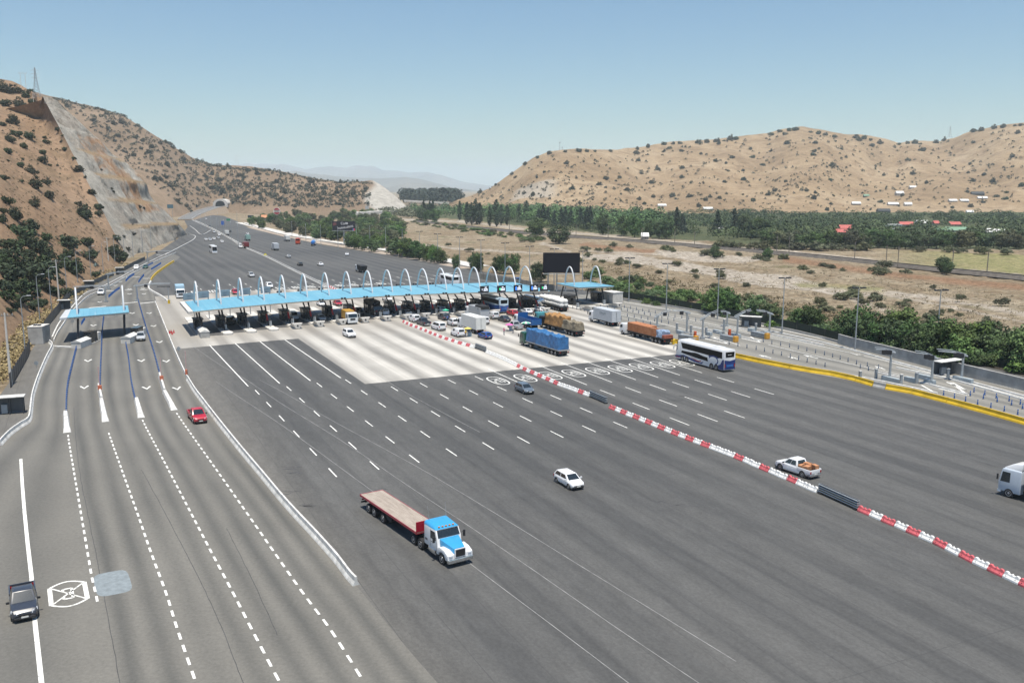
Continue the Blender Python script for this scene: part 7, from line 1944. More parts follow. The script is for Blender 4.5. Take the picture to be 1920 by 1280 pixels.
# ---------------------------------------------------------------- vendors in the queue
def person(p, rz, shirt, legs, label, arm=.2):
    r = empty('person', p, rz, label, 'person')
    V = [((0, 0, .98), .15), ((0, 0, 1.2), .14), ((0, 0, 1.4), .16), ((0, 0, 1.52), .055), ((0, 0, 1.6), .09), ((0, 0, 1.72), .095)]
    E = [(0, 1), (1, 2), (2, 3), (3, 4), (4, 5)]
    for s in (-1, 1):
        b = len(V); V += [((0, s * .1, .9), .09), ((.03 * s, s * .11, .5), .065), ((-.02 * s, s * .11, .09), .05), ((.14 - .02 * s, s * .12, .04), .045)]; E += [(0, b), (b, b + 1), (b + 1, b + 2), (b + 2, b + 3)]
        b = len(V); V += [((0, s * .21, 1.42), .06), ((.02, s * .27, 1.15), .045), ((arm, s * .24, .98), .038), ((arm + .1, s * .22, .95), .034)]; E += [(2, b), (b, b + 1), (b + 1, b + 2), (b + 2, b + 3)]
    me = bpy.data.meshes.new('body'); me.from_pydata([v for v, _ in V], E, [])
    o = link('body', me, r)
    sk_ = o.modifiers.new('skin', 'SKIN'); o.modifiers.new('sub', 'SUBSURF').levels = 1
    for v_, (_, rd) in zip(me.skin_vertices[0].data, V): v_.radius = (rd, rd)
    dg = bpy.context.evaluated_depsgraph_get(); dg.update()
    m2 = bpy.data.meshes.new_from_object(o.evaluated_get(dg)); o.modifiers.clear(); o.data = m2
    m2.materials.clear()
    for m_ in (M('skin_tone', (.36, .2, .13), .6), shirt, legs, M('dark_hair', (.02, .014, .01), .7)): m2.materials.append(m_)
    for f in m2.polygons:
        z = f.center.z; x, yy = f.center.x, abs(f.center.y)
        f.material_index = 3 if z > 1.68 or (z > 1.6 and x < -.03) else 0 if z > 1.5 or (yy > .17 and z < 1.12 and z > .85) else 1 if z > .93 else 2
        f.use_smooth = True
    return r
DEN = M('denim', (.03, .05, .11), .8)
person(G(945, 628), 0.5, M('pink_shirt', (.55, .12, .25), .8), DEN, 'vendor in a pink top standing by the silver pickup')
person(G(962, 625), 2.0, M('pale_shirt', (.5, .48, .45), .8), DEN, 'vendor in a pale top under the pink parasol')
person(G(873, 632), 1.0, M('yellow_shirt', (.6, .45, .1), .8), DEN, 'vendor in a yellow top beside the white box truck')
person(G(839, 604), 2.6, M('blue_shirt', (.05, .12, .4), .8), DEN, 'vendor in blue standing between the queue lanes')
def parasol(px, py, ca, cb, label, h=2.2, r_=1.0):
    r = empty('parasol', G(px, py), 0, label, 'parasol')
    mb = MB(); mb.cyl((0, 0, 0), (0, 0, h + .25), .025, n=6); mb.build('pole', GREYST, r)
    mb = MB(); n_ = 10
    for k in range(n_):
        a0, a1 = 2 * math.pi * k / n_, 2 * math.pi * (k + 1) / n_
        mb.poly([(0, 0, h + .25), (r_ * math.cos(a0), r_ * math.sin(a0), h - .12), (r_ * math.cos(a1), r_ * math.sin(a1), h - .12)], k % 2)
    mb.build('canopy', [ca, cb], r)
    mb = MB(); mb.box(.4, .3, .45, .9, .6, .9); mb.build('vendor_cart', BLUEGREY, r, bevel=.04)
PGN = M('parasol_green', (.04, .4, .24), .7); PWH = M('parasol_white', (.7, .7, .68), .7); PPK = M('parasol_pink', (.62, .12, .36), .7); PYE = M('parasol_yellow', (.6, .52, .12), .7)
parasol(986, 626, PGN, PWH, 'green and white vendor parasol beside the green truck cab', 2.6, 1.15)
parasol(836, 597, PGN, PGN, 'green vendor parasol near the dark SUV', 2.2, .9)
parasol(955, 620, PPK, PPK, 'pink vendor parasol in front of the silver pickup', 1.5, 1.0)
parasol(877, 631, PYE, PYE, 'pale yellow vendor parasol behind the white delivery van', 1.9, .9)
# ================================================================ VEGETATION
from mathutils.bvhtree import BVHTree
LEAF_A = leaf_mat('leaves_deep_green', (0.02, 0.044, 0.013), (0.105, 0.18, 0.055))
LEAF_B = leaf_mat('leaves_fresh_green', (0.032, 0.072, 0.015), (0.15, 0.25, 0.065))
LEAF_D = leaf_mat('leaves_dusty_olive', (0.045, 0.055, 0.024), (0.16, 0.17, 0.085))
LEAF_C = leaf_mat('leaves_cypress', (0.012, 0.027, 0.017), (0.048, 0.08, 0.045))
LEAF_S = leaf_mat('leaves_hill_shrub', (0.016, 0.021, 0.010), (0.072, 0.076, 0.04))
LEAF_K = leaf_mat('leaves_dark_shrub', (0.012, 0.024, 0.009), (0.055, 0.085, 0.03))
LEAF_AG = leaf_mat('leaves_agave', (0.08, 0.13, 0.13), (0.22, 0.30, 0.30))
BARK = M('bark', (0.09, 0.07, 0.05), 0.95)
class Leaves:
    def __init__(s): s.v, s.r = [], []
    def leaf(s, p, out, sz, rnd, val):
        n = (out + Vector((rnd.uniform(-.8, .8), rnd.uniform(-.8, .8), rnd.uniform(-.4, 1.0)))).normalized()
        a = n.cross(Vector((rnd.uniform(-1, 1), rnd.uniform(-1, 1), rnd.uniform(-1, 1)))).normalized(); b = n.cross(a)
        a *= sz * rnd.uniform(.6, 1.2); b *= sz * rnd.uniform(.5, 1.0)
        s.v += [p - a - b * .6, p + a * .3 - b, p + a + b * .5, p - a * .4 + b]
        s.r += [val] * 4
    def clump(s, c, rad, n, sz, rnd, val, sq=1.0):
        for _ in range(n):
            d = Vector((rnd.gauss(0, 1), rnd.gauss(0, 1), rnd.gauss(0, 1))).normalized()
            p = c + Vector((d.x * rad, d.y * rad, d.z * rad * sq)) * rnd.uniform(.55, 1.0)
            s.leaf(p, d, sz, rnd, min(max(val + rnd.uniform(-.25, .3), 0), 1))
    def mesh(s, name, mat):
        me = bpy.data.meshes.new(name)
        n = len(s.v)
        me.vertices.add(n); me.vertices.foreach_set('co', np.array([tuple(p) for p in s.v], dtype=np.float32).reshape(-1))
        me.loops.add(n); me.loops.foreach_set('vertex_index', np.arange(n, dtype=np.int32))
        me.polygons.add(n // 4); me.polygons.foreach_set('loop_start', np.arange(0, n, 4, dtype=np.int32)); me.polygons.foreach_set('loop_total', np.full(n // 4, 4, dtype=np.int32))
        me.update(calc_edges=True)
        at = me.attributes.new('leafrand', 'FLOAT', 'POINT'); at.data.foreach_set('value', np.array(s.r, dtype=np.float32))
        me.materials.append(mat)
        return me
def crown(kind, seed, mat):
    rnd = random.Random(seed); L = Leaves()
    if kind == 'broad':
        for k in range(30):
            a = rnd.uniform(0, 6.28); e = rnd.uniform(-.9, 1.0); q = math.sqrt(max(0, 1 - e * e * .8)) * rnd.uniform(.45, 1)
            c = Vector((math.cos(a) * .36 * q, math.sin(a) * .36 * q, .47 + e * .36))
            L.clump(c, rnd.uniform(.1, .18), 66, .027, rnd, rnd.uniform(.15, .8), .8)
        L.clump(Vector((0, 0, .42)), .3, 240, .045, rnd, .15, 1.2)
    elif kind == 'bush':
        for k in range(18):
            a = rnd.uniform(0, 6.28); q = math.sqrt(rnd.random())
            c = Vector((math.cos(a) * .5 * q, math.sin(a) * .5 * q, .2 + .5 * (1 - q * q) * rnd.uniform(.6, 1.15)))
            L.clump(c, rnd.uniform(.13, .22), 66, .037, rnd, rnd.uniform(.1, .8), .85)
        L.clump(Vector((0, 0, .28)), .38, 130, .07, rnd, .12, .6)
    elif kind == 'poplar':
        for k in range(26):
            t = k / 25; w_ = .1 * (math.sin(math.pi * min(1, t * .92 + .1)) ** .7)
            a = rnd.uniform(0, 6.28)
            L.clump(Vector((math.cos(a) * w_ * .7, math.sin(a) * w_ * .7, .1 + t * .86)), .03 + w_ * .6, 30, .022, rnd, rnd.uniform(.1, .7), 1.6)
    elif kind == 'conifer':
        for k in range(34):
            t = k / 33; w_ = .2 * (1 - t) ** .8 + .015
            for j in range(2):
                a = rnd.uniform(0, 6.28); q = rnd.uniform(.5, 1.1)
                L.clump(Vector((math.cos(a) * w_ * q, math.sin(a) * w_ * q, .1 + t * .88)), .03 + w_ * .35, 16, .03, rnd, rnd.uniform(.05, .6), .6)
    elif kind == 'shrub':
        for k in range(10):
            a = rnd.uniform(0, 6.28); q = math.sqrt(rnd.random())
            L.clump(Vector((math.cos(a) * .42 * q, math.sin(a) * .42 * q, .25 + .45 * (1 - q * q) * rnd.uniform(.5, 1.2))), rnd.uniform(.14, .24), 34, .06, rnd, rnd.uniform(.05, .7), .85)
        L.clump(Vector((0, 0, .3)), .42, 150, .07, rnd, .2, .75)
    elif kind == 'agave':
        for k in range(16):
            a = rnd.uniform(0, 6.28); l = rnd.uniform(.4, .6); up = rnd.uniform(.3, 1.2); d = Vector((math.cos(a), math.sin(a), up)).normalized() * l; s_ = Vector((-math.sin(a), math.cos(a), 0)) * .06
            L.v += [-s_, s_, d + s_ * .2, d - s_ * .2]; L.r += [rnd.random()] * 4
    me = L.mesh(kind + '_crown', mat)
    return me
CR = {('broad', m): [crown('broad', 10 + i, mt) for i in range(4)] for m, mt in (('A', LEAF_A), ('B', LEAF_B), ('D', LEAF_D))}
CR.update({('bush', m): [crown('bush', 30 + i, mt) for i in range(4)] for m, mt in (('A', LEAF_A), ('B', LEAF_B), ('D', LEAF_D))})
CR[('poplar', 'C')] = [crown('poplar', 50 + i, LEAF_C) for i in range(3)]
CR[('conifer', 'C')] = [crown('conifer', 60 + i, LEAF_C) for i in range(3)]
CR[('shrub', 'S')] = [crown('shrub', 70 + i, LEAF_S) for i in range(5)]
CR[('shrub', 'A')] = [crown('shrub', 80 + i, LEAF_K) for i in range(4)]
CR[('agave', 'G')] = [crown('agave', 90, LEAF_AG)]
def trunk_mesh(h, r):
    mb = MB(); mb.tube([(0, 0, -.05), (.01, 0, h * .5), (0, .01, h)], [r, r * .75, r * .5], 6)
    for k in range(3):
        a = 2.1 * k; mb.tube([(0, 0, h * .7), (math.cos(a) * .16, math.sin(a) * .16, h * 1.35)], [r * .5, r * .2], 5)
    return mb.mesh('trunk', BARK)
TRK = {'broad': trunk_mesh(.42, .03), 'poplar': trunk_mesh(.2, .02), 'conifer': trunk_mesh(.25, .02)}
vr = random.Random(77)
def plant(kind, m, p, h, wide, name, label, cat, group):
    me = CR[(kind, m)][vr.randrange(len(CR[(kind, m)]))]
    if kind in TRK:
        r = empty(name, p, vr.uniform(0, 6.28), label, cat, group); r.scale = (wide, wide, h)
        link('crown', me, r); link('trunk', TRK[kind], r)
    else:
        r = link(name, me); r.location = p; r.rotation_euler = (0, 0, vr.uniform(0, 6.28)); r.scale = (wide, wide, h)
        tag(r, label, cat, group)
    return r
def in_poly(x, y, poly):
    c = False; n_ = len(poly)
    for i in range(n_):
        (x0, y0), (x1, y1) = poly[i], poly[(i + 1) % n_]
        if (y0 > y) != (y1 > y) and x < (x1 - x0) * (y - y0) / (y1 - y0) + x0: c = not c
    return c
def rpoly(poly, n_, sep=0.0, seed=1):
    r_ = random.Random(seed); xs = [p[0] for p in poly]; ys = [p[1] for p in poly]; out = []
    for _ in range(n_ * 60):
        x, y = r_.uniform(min(xs), max(xs)), r_.uniform(min(ys), max(ys))
        if in_poly(x, y, poly) and all(abs(x - a) + 2.2 * abs(y - b) > sep for a, b in out): out.append((x, y))
        if len(out) >= n_: break
    return sorted(out)
def mtree(kind, m, pts, hr, wr, name, what, where, cat, group):
    for i, (px, py) in enumerate(sorted(pts)):
        h = vr.uniform(*hr); p = G(px, py); p.z = -.3
        plant(kind, m if isinstance(m, str) and len(m) == 1 else vr.choice(m), p, h, h * vr.uniform(*wr), name, '%s %s, %s from the left' % (what, where, od(i + 1)), cat, group)
# belt between the far highway and the river
mtree('broad', 'ABBD', rpoly([(470, 424), (520, 436), (600, 450), (680, 461), (720, 466), (760, 440), (740, 412), (690, 402), (600, 400), (520, 404), (480, 414)], 150, 6, 3), (6, 10), (1.0, 1.5), 'broadleaf_tree', 'bushy green tree', 'in the thicket along the far highway', 'tree', 'trees between the highway and the river')
mtree('broad', 'AAB', [(655, 464), (668, 467), (683, 469), (700, 472), (690, 462), (672, 459), (706, 464), (735, 478), (750, 480), (762, 482), (775, 484), (744, 472), (786, 487), (800, 490), (815, 492), (826, 494), (806, 483)], (7, 10.5), (.9, 1.2), 'broadleaf_tree', 'full round tree', 'along the far verge before the canopy', 'tree', 'trees of the far verge')
mtree('broad', 'A', [(855, 503), (888, 506), (898, 509), (932, 511), (944, 513), (965, 513), (1003, 525), (1014, 528)], (6.5, 9), (.7, .95), 'broadleaf_tree', 'dark green tree', 'behind the right end of the canopy', 'tree', 'trees behind the canopy end')
mtree('bush', 'BBA', rpoly([(1085, 535), (1100, 545), (1240, 575), (1310, 585), (1330, 570), (1260, 545), (1180, 528), (1110, 512)], 34, 16, 5), (2.2, 4.6), (1.0, 1.6), 'leafy_bush', 'leafy green bush', 'beyond the fence behind the right canopy', 'bush', 'bushes beyond the right fence')
mtree('broad', 'AB', [(1328, 584), (1340, 588), (1352, 589), (1366, 592), (1378, 588), (1358, 580), (1412, 598), (1442, 606), (1500, 612), (1520, 615), (1530, 618)], (5.0, 8.2), (.9, 1.3), 'broadleaf_tree', 'dense tree', 'behind the right lane gantries', 'tree', 'trees behind the right gantries')
mtree('bush', 'BBA', rpoly([(1330, 588), (1420, 606), (1540, 630), (1590, 640), (1590, 620), (1500, 600), (1400, 590)], 26, 14, 6), (1.8, 3.4), (1.2, 1.9), 'leafy_bush', 'bright green bush', 'under the trees behind the gantries', 'bush', 'bushes behind the right gantries')
mtree('broad', 'AAB', [(1592, 638), (1604, 642), (1618, 636), (1632, 645), (1648, 650), (1660, 640), (1676, 654), (1690, 648), (1704, 662), (1722, 668), (1735, 672), (1748, 665), (1762, 668), (1778, 672), (1792, 678), (1838, 668), (1856, 672), (1872, 678), (1905, 690), (1922, 696), (1940, 690), (1915, 682)], (6, 9.5), (.9, 1.25), 'broadleaf_tree', 'dense dark tree', 'behind the grey boundary wall', 'tree', 'trees behind the boundary wall')
mtree('bush', 'BA', rpoly([(1590, 642), (1760, 676), (1925, 702), (1925, 690), (1800, 668), (1650, 640)], 30, 13, 9), (1.8, 3.6), (1.1, 1.6), 'leafy_bush', 'green bush', 'over the mesh fence by the boundary wall', 'bush', 'bushes behind the boundary wall')
# riverbed
mtree('bush', 'D', [(1085, 490), (1130, 492), (1160, 497), (1195, 500), (1175, 494), (1305, 521), (1340, 538), (1200, 522), (1236, 512), (1400, 562), (1430, 566), (1505, 505), (1520, 512), (1580, 560), (1600, 545), (1480, 590), (1580, 508), (1650, 515), (1690, 510), (1750, 540), (1545, 582), (1700, 565), (1800, 560), (1850, 600), (1640, 553), (1880, 570), (1270, 497), (1255, 530), (950, 480), (880, 470), (915, 476), (840, 460), (790, 470)] + rpoly([(1000, 470), (1100, 486), (1300, 520), (1560, 585), (1900, 650), (1900, 600), (1600, 545), (1400, 515), (1250, 500), (1100, 474)], 40, 12, 91), (1.4, 3.2), (1.1, 1.8), 'riverbed_bush', 'dusty olive bush', 'out on the dry riverbed', 'bush', 'bushes on the dry riverbed')
mtree('bush', 'BD', rpoly([(760, 420), (800, 424), (900, 440), (1010, 456), (1020, 448), (960, 440), (860, 425), (790, 412)], 44, 9, 12), (2.2, 4.2), (1.4, 2.2), 'thicket_bush', 'low green thicket bush', 'in the strip below the poplars', 'bush', 'thicket below the poplars')
mtree('bush', 'D', [(1098, 468), (1122, 470), (1140, 472), (1150, 462), (1180, 464), (1250, 470), (1262, 472), (1325, 478), (1345, 481), (1385, 479), (1422, 488), (1435, 489), (1470, 486), (1545, 500), (1560, 503), (1640, 508), (1655, 512), (1700, 512), (1660, 500)], (2.4, 4.6), (1.1, 1.8), 'trackside_bush', 'round dusty bush', 'along the railway bank', 'bush', 'bushes along the railway')
mtree('broad', 'A', [(1438, 488), (1766, 512), (1775, 513), (1340, 484)], (6, 8), (.8, 1.1), 'broadleaf_tree', 'lone dark tree', 'standing by the railway', 'tree', 'lone trees by the railway')
# valley trees
p = G(1048, 456); p.z = -.4; plant('broad', 'A', p, 12.5, 20, 'round_tree', 'big dark round tree alone above the black screen', 'tree', None)
p = G(1006, 443); p.z = -.4; plant('broad', 'B', p, 14, 20, 'round_tree', 'broad light topped tree left of the big round tree', 'tree', None)
mtree('poplar', 'C', [(862, 413), (876, 420), (884, 421), (892, 421), (900, 420), (918, 424), (931, 424), (940, 421), (951, 422), (974, 416), (987, 413), (806, 412)], (17, 23), (1.1, 1.5), 'poplar_tree', 'tall dark poplar', 'at the foot of the valley hill', 'tree', 'poplars below the valley hill')
mtree('conifer', 'C', [(1010, 424), (1018, 425), (1028, 423), (1040, 426), (1052, 425), (1060, 424), (1070, 426), (1088, 428), (1100, 430), (1376, 440), (1345, 441), (1268, 436), (1279, 438), (1106, 432), (795, 408), (802, 410), (812, 409)], (14, 20), (.8, 1.1), 'conifer_tree', 'tall dark conifer', 'in the woods below the valley hill', 'tree', 'conifers in the valley woods')
mtree('broad', 'A', [(1395, 444), (1408, 446), (1420, 445), (1430, 446), (1220, 444), (1236, 446), (1250, 447), (1190, 444), (1170, 442), (1130, 440), (790, 413), (800, 414), (815, 416)], (12, 17), (.8, 1.1), 'broadleaf_tree', 'tall full tree', 'standing out of the valley woods', 'tree', 'tall trees of the valley woods')
mtree('broad', 'AAD', [(1440 + 13.5 * k + (k * 37 % 9), 464 + (k * 29 % 7) * .5 - 1 * (k > 20)) for k in range(37)], (8, 12), (1.0, 1.4), 'hedge_tree', 'dark tree', 'in the dense hedge row above the field', 'tree', 'hedge row above the field')
mtree('bush', 'D', [(1352, 463), (1368, 464), (1383, 464), (1415, 466), (1432, 467), (1460, 467), (1475, 467), (1495, 467), (1508, 466), (1530, 468), (1545, 468), (1560, 468), (1578, 468), (1602, 469), (1620, 469), (1724, 471), (1800, 473), (1840, 475), (1780, 472), (1885, 476)], (4, 6), (1.3, 1.9), 'olive_bush', 'rounded olive coloured bush', 'in the row before the dark hedge', 'bush', 'rounded bushes before the hedge')
HOUSE_SPOTS = [(1698, 423, 24), (1675, 428, 25), (1728, 420, 20), (1754, 421, 9), (1789, 423, 20), (1782, 434, 57), (1863, 437, 34), (1585, 431, 22), (1577, 438, 20), (1349, 435, 14), (1131, 421, 18), (1112, 414, 8), (1209, 446, 12), (1829, 385, 13), (1818, 399, 12)]
# mass of orchard and woods: nobody could count it
def mass(name, poly, n_, hr, wd, mats, leaves, seed, sz=.09, sq=1.0, z=-.5):
    r_ = random.Random(seed); L = Leaves()
    for px, py in rpoly(poly, n_, 0, seed):
        if any(abs(px - hx) < hw * .5 + 4 and -3 < py - hy < 11 for hx, hy, hw in HOUSE_SPOTS): continue
        p = G(px, py); h = r_.uniform(*hr); w_ = h * wd * r_.uniform(.8, 1.2); val = r_.uniform(.05, .75)
        for _ in range(leaves):
            d = Vector((r_.gauss(0, 1), r_.gauss(0, 1), abs(r_.gauss(0, 1)) * 1.2 - .25)).normalized()
            q = Vector((p.x + d.x * w_ * .5, p.y + d.y * w_ * .5, z + h * .45 + d.z * h * .5 * sq))
            L.leaf(q, d, h * sz, r_, min(max(val + r_.uniform(-.3, .3), 0), 1))
    o = link(name, L.mesh(name, mats)); o['kind'] = 'stuff'
    return o
mass('valley_woods', [(860, 398), (1000, 403), (1120, 411), (1220, 408), (1300, 395), (1400, 397), (1480, 404), (1620, 404), (1760, 404), (1960, 398), (2300, 398), (2300, 460), (1950, 456), (1640, 450), (1440, 452), (1240, 446), (1100, 438), (1000, 424), (900, 415), (850, 408)], 900, (4, 9), 1.5, LEAF_A, 80, 21, .095)
mass('valley_woods_west', [(775, 396), (1010, 396), (1120, 404), (1240, 412), (1240, 436), (1120, 430), (1000, 420), (880, 411), (775, 404)], 420, (8, 14), 1.05, LEAF_A, 80, 29, .085)
mass('valley_orchard', [(1110, 412), (1230, 402), (1320, 388), (1400, 390), (1480, 402), (1640, 402), (1900, 400), (1960, 420), (1640, 428), (1440, 432), (1250, 425)], 650, (3.5, 6), 1.7, leaf_mat('leaves_orchard', (0.026, 0.052, 0.022), (0.085, 0.14, 0.058)), 44, 22, .13)
mass('far_pine_wood', [(752, 378), (800, 374), (850, 376), (870, 380), (850, 385), (800, 386), (758, 386)], 260, (22, 34), .55, LEAF_C, 30, 23, .1)
mass('junction_woods', [(700, 402), (760, 398), (800, 400), (800, 412), (740, 408)], 110, (6, 10), 1.2, LEAF_D, 40, 24, .12)
mass('riverbed_weeds', [(800, 465), (1000, 478), (1100, 492), (1300, 525), (1500, 560), (1600, 590), (1920, 650), (1920, 560), (1700, 520), (1450, 490), (1250, 492), (1100, 478), (900, 466)], 900, (.3, .8), 2.2, leaf_mat('leaves_dry_weed', (0.2, 0.165, 0.085), (0.33, 0.28, 0.17)), 9, 25, .3, z=-.2)
mass('verge_grass', [(1085, 500), (1300, 555), (1560, 610), (1920, 690), (1920, 655), (1600, 585), (1300, 530), (1120, 496)], 1300, (.4, 1.1), 1.8, leaf_mat('leaves_tan_grass', (0.1, 0.08, 0.04), (0.24, 0.19, 0.1)), 9, 26, .3, z=-.2)
mass('foot_grass', [(0, 640), (90, 560), (160, 528), (230, 492), (245, 498), (180, 535), (110, 585), (60, 640), (0, 720)], 800, (.4, 1.0), 1.8, leaf_mat('leaves_straw', (0.17, 0.13, 0.06), (0.36, 0.28, 0.14)), 9, 27, .3, z=-.2)
# ---- hills: shrubs stand where the slope is hit by the line of sight
bpy.context.view_layer.update()
BV = {}
for nm in ('near_hill', 'tunnel_hill', 'valley_hill', 'rock_cut'):
    o = bpy.data.objects[nm]
    BV[nm] = BVHTree.FromPolygons([v.co[:] for v in o.data.vertices], [p_.vertices[:] for p_ in o.data.polygons])
CAMP = Vector((0, 0, CAMH))
def onhill(nm, px, py):
    d = (AT(px, py, 100) - CAMP).normalized()
    h = BV[nm].ray_cast(CAMP, d)
    return h[0]
def shrubs(nm, items, where, what='dark green shrub', mats=('S',), group=None, kind='shrub', tall=1.0):
    k = 0
    for px, py, wpx in sorted(items):
        p = onhill(nm, px, py)
        if p is None:
            if nm == 'near_hill' and py > 470: p = G(px, py)
            else: continue
        wm = wpx * p.y / F; k += 1
        if kind == 'agave': plant(kind, 'G', p, wm * 1.1, wm, 'agave', 'blue grey agave %s, %s from the left' % (where, od(k)), 'agave', group)
        else: plant(kind, vr.choice(mats), p - Vector((0, 0, wm * .12)), wm * vr.uniform(.85, 1.2) * tall, wm * vr.uniform(.95, 1.2) * tall, 'hillside_shrub', '%s %s, %s from the left' % (what, where, od(k)), 'shrub', group)
GS = 'shrubs on the hillsides'
A_ = [(45, 395, 85), (20, 545, 50), (100, 530, 90), (75, 660, 85), (245, 385, 80), (230, 445, 50), (190, 335, 60), (150, 405, 100), (440, 582, 50), (350, 675, 55), (320, 755, 65), (320, 820, 75), (240, 905, 95), (265, 1010, 110), (350, 985, 80), (25, 945, 80), (55, 1130, 100), (260, 1150, 90), (370, 1085, 90), (630, 1235, 100), (685, 1055, 70), (590, 885, 80), (700, 968, 35), (555, 795, 38), (485, 730, 40), (590, 1145, 70), (740, 1170, 70), (795, 1215, 60), (125, 1245, 90), (180, 710, 60), (60, 750, 60), (155, 855, 60), (120, 620, 90), (160, 965, 40), (60, 810, 30), (170, 800, 30), (375, 845, 30), (430, 845, 20), (470, 622, 25), (460, 668, 25), (250, 588, 25), (20, 1195, 60), (20, 290, 90), (70, 300, 100), (130, 300, 90), (225, 300, 60), (215, 640, 90), (410, 480, 20), (335, 640, 30), (640, 935, 25)]
shrubs('near_hill', [(x / 4, 100 + y / 4, w_ / 4) for x, y, w_ in A_], 'on the brown left hill', 'dark shrub', ('S', 'A', 'A'), GS)
B_ = [(40, 450, 150), (250, 420, 120), (420, 470, 110), (300, 640, 150), (450, 640, 140), (30, 880, 160), (200, 990, 140), (330, 1060, 120), (540, 700, 100), (680, 560, 110), (150, 1060, 90), (10, 590, 120), (270, 560, 120), (420, 860, 120), (220, 360, 200), (310, 280, 130), (160, 470, 150), (350, 480, 150), (120, 570, 180), (480, 560, 150), (600, 590, 120), (80, 770, 230), (370, 800, 260), (180, 640, 120), (690, 455, 165), (870, 430, 130), (880, 560, 150), (1160, 380, 80), (1130, 540, 150), (1180, 590, 150), (740, 710, 200), (300, 950, 210), (120, 900, 150), (500, 900, 120), (620, 950, 160), (400, 1030, 120), (60, 970, 150), (950, 740, 90), (460, 380, 90), (1310, 370, 110), (1180, 240, 80), (1070, 120, 70), (990, 130, 60), (850, 150, 130), (150, 170, 120), (20, 200, 90), (1280, 390, 70), (30, 530, 100), (620, 830, 80), (100, 1100, 70), (230, 850, 150), (560, 660, 120), (40, 660, 160), (260, 720, 160)]
shrubs('near_hill', [(x / 5.333, 380 + y / 5.333, w_ / 5.333) for x, y, w_ in B_], 'in the thicket at the left hill foot', 'leafy green bush', ('A',), GS, 'shrub', 1.3)
shrubs('near_hill', [(x / 5.333, 380 + y / 5.333, w_ / 5.333) for x, y, w_ in [(950, 640, 80), (1010, 690, 70), (640, 510, 60), (710, 580, 60), (990, 500, 60), (780, 510, 50), (310, 510, 60), (400, 610, 40)]], 'at the foot of the left hill', 'agave', None, 'agaves at the left hill foot', 'agave')
shrubs('rock_cut', [(262, 390, 8), (209, 355, 6), (213, 361, 6), (95, 219, 5), (250, 440, 10), (240, 470, 12), (232, 445, 8), (190, 320, 5), (270, 392, 6)], 'clinging to the grey rock cut', 'small green shrub', ('S',), GS)
TP = [(105, 186), (130, 196), (200, 214), (250, 230), (300, 260), (380, 305), (480, 318), (600, 340), (690, 346), (690, 385), (600, 386), (480, 388), (430, 382), (395, 384), (360, 400), (320, 372), (280, 340), (230, 298), (170, 240), (130, 206)]
rb = random.Random(9)
shrubs('tunnel_hill', [(x, y, rb.uniform(8, 13)) for x, y in rpoly(TP, 62, 14, 31)], 'on the tunnel hill', 'dusty dark shrub', ('S',), GS)
shrubs('tunnel_hill', [(502, 313, 11), (541, 321, 7), (558, 324, 9), (563, 325, 7), (589, 331, 6), (618, 337, 8), (627, 338, 8), (634, 340, 6), (647, 343, 9)], 'along the tunnel hill skyline', 'dark crest tree', ('A',), 'trees on the ridges')
VP_ = [(880, 372), (960, 332), (1030, 292), (1150, 288), (1300, 272), (1430, 258), (1490, 248), (1600, 262), (1680, 276), (1760, 268), (1920, 238), (1920, 388), (1700, 394), (1500, 398), (1360, 388), (1240, 392), (1150, 402), (1000, 386), (900, 378)]
shrubs('valley_hill', [(x, y, rb.uniform(7, 12)) for x, y in rpoly(VP_, 85, 18, 33)], 'on the dry valley hill', 'dark round tree', ('S', 'S', 'A'), GS)
sil_ = [(900, 361), (930, 346), (960, 326), (985, 308), (1008, 295), (1030, 287), (1060, 284), (1085, 283), (1100, 283), (1115, 283), (1145, 283), (1195, 279), (1215, 275), (1245, 270), (1262, 269), (1275, 268), (1310, 267), (1325, 266), (1345, 264), (1357, 263), (1370, 261), (1380, 260), (1445, 252), (1462, 246), (1480, 244), (1492, 243), (1520, 247), (1535, 250), (1548, 252), (1565, 256), (1605, 258), (1620, 259), (1632, 262), (1650, 268), (1685, 270), (1702, 268), (1715, 268), (1725, 269), (1755, 267), (1770, 263), (1788, 256), (1805, 249), (1826, 246), (1840, 244), (1864, 240), (1880, 238), (1903, 235), (1915, 234)]
shrubs('valley_hill', [(x, y + 2.0, rb.uniform(7, 13)) for x, y in sil_], 'on the skyline of the valley hill', 'dark crest tree', ('S', 'A'), 'trees on the ridges')
def scrub(name, nm, pts, wr, mat, seed, leaves=16):
    r_ = random.Random(seed); L = Leaves()
    for px, py in pts:
        p = onhill(nm, px, py)
        if p is None: continue
        w_ = r_.uniform(*wr) * p.y / F; val = r_.uniform(.05, .7)
        for _ in range(leaves):
            d = Vector((r_.gauss(0, 1), r_.gauss(0, 1), abs(r_.gauss(0, 1)))).normalized()
            L.leaf(p + Vector((d.x * w_ * .42, d.y * w_ * .42, d.z * w_ * .6)), d, w_ * .2, r_, min(max(val + r_.uniform(-.3, .3), 0), 1))
    o = link(name, L.mesh(name, mat)); o['kind'] = 'stuff'
scrub('tunnel_hill_scrub', 'tunnel_hill', rpoly(TP, 900, 0, 41) + rpoly([(440, 340), (560, 345), (690, 350), (700, 388), (560, 390), (440, 380), (380, 345)], 480, 0, 42) + [(interp(t, [(0, 100), (1, 700)]), interp(interp(t, [(0, 100), (1, 700)]), [(100, 182), (130, 191), (200, 208), (250, 223), (300, 254), (340, 280), (380, 302), (410, 311), (450, 314), (520, 321), (600, 337), (700, 342)]) + random.Random(int(t * 9999)).uniform(.5, 5)) for t in [k / 240 for k in range(240)]], (3.5, 8.5), LEAF_S, 43)
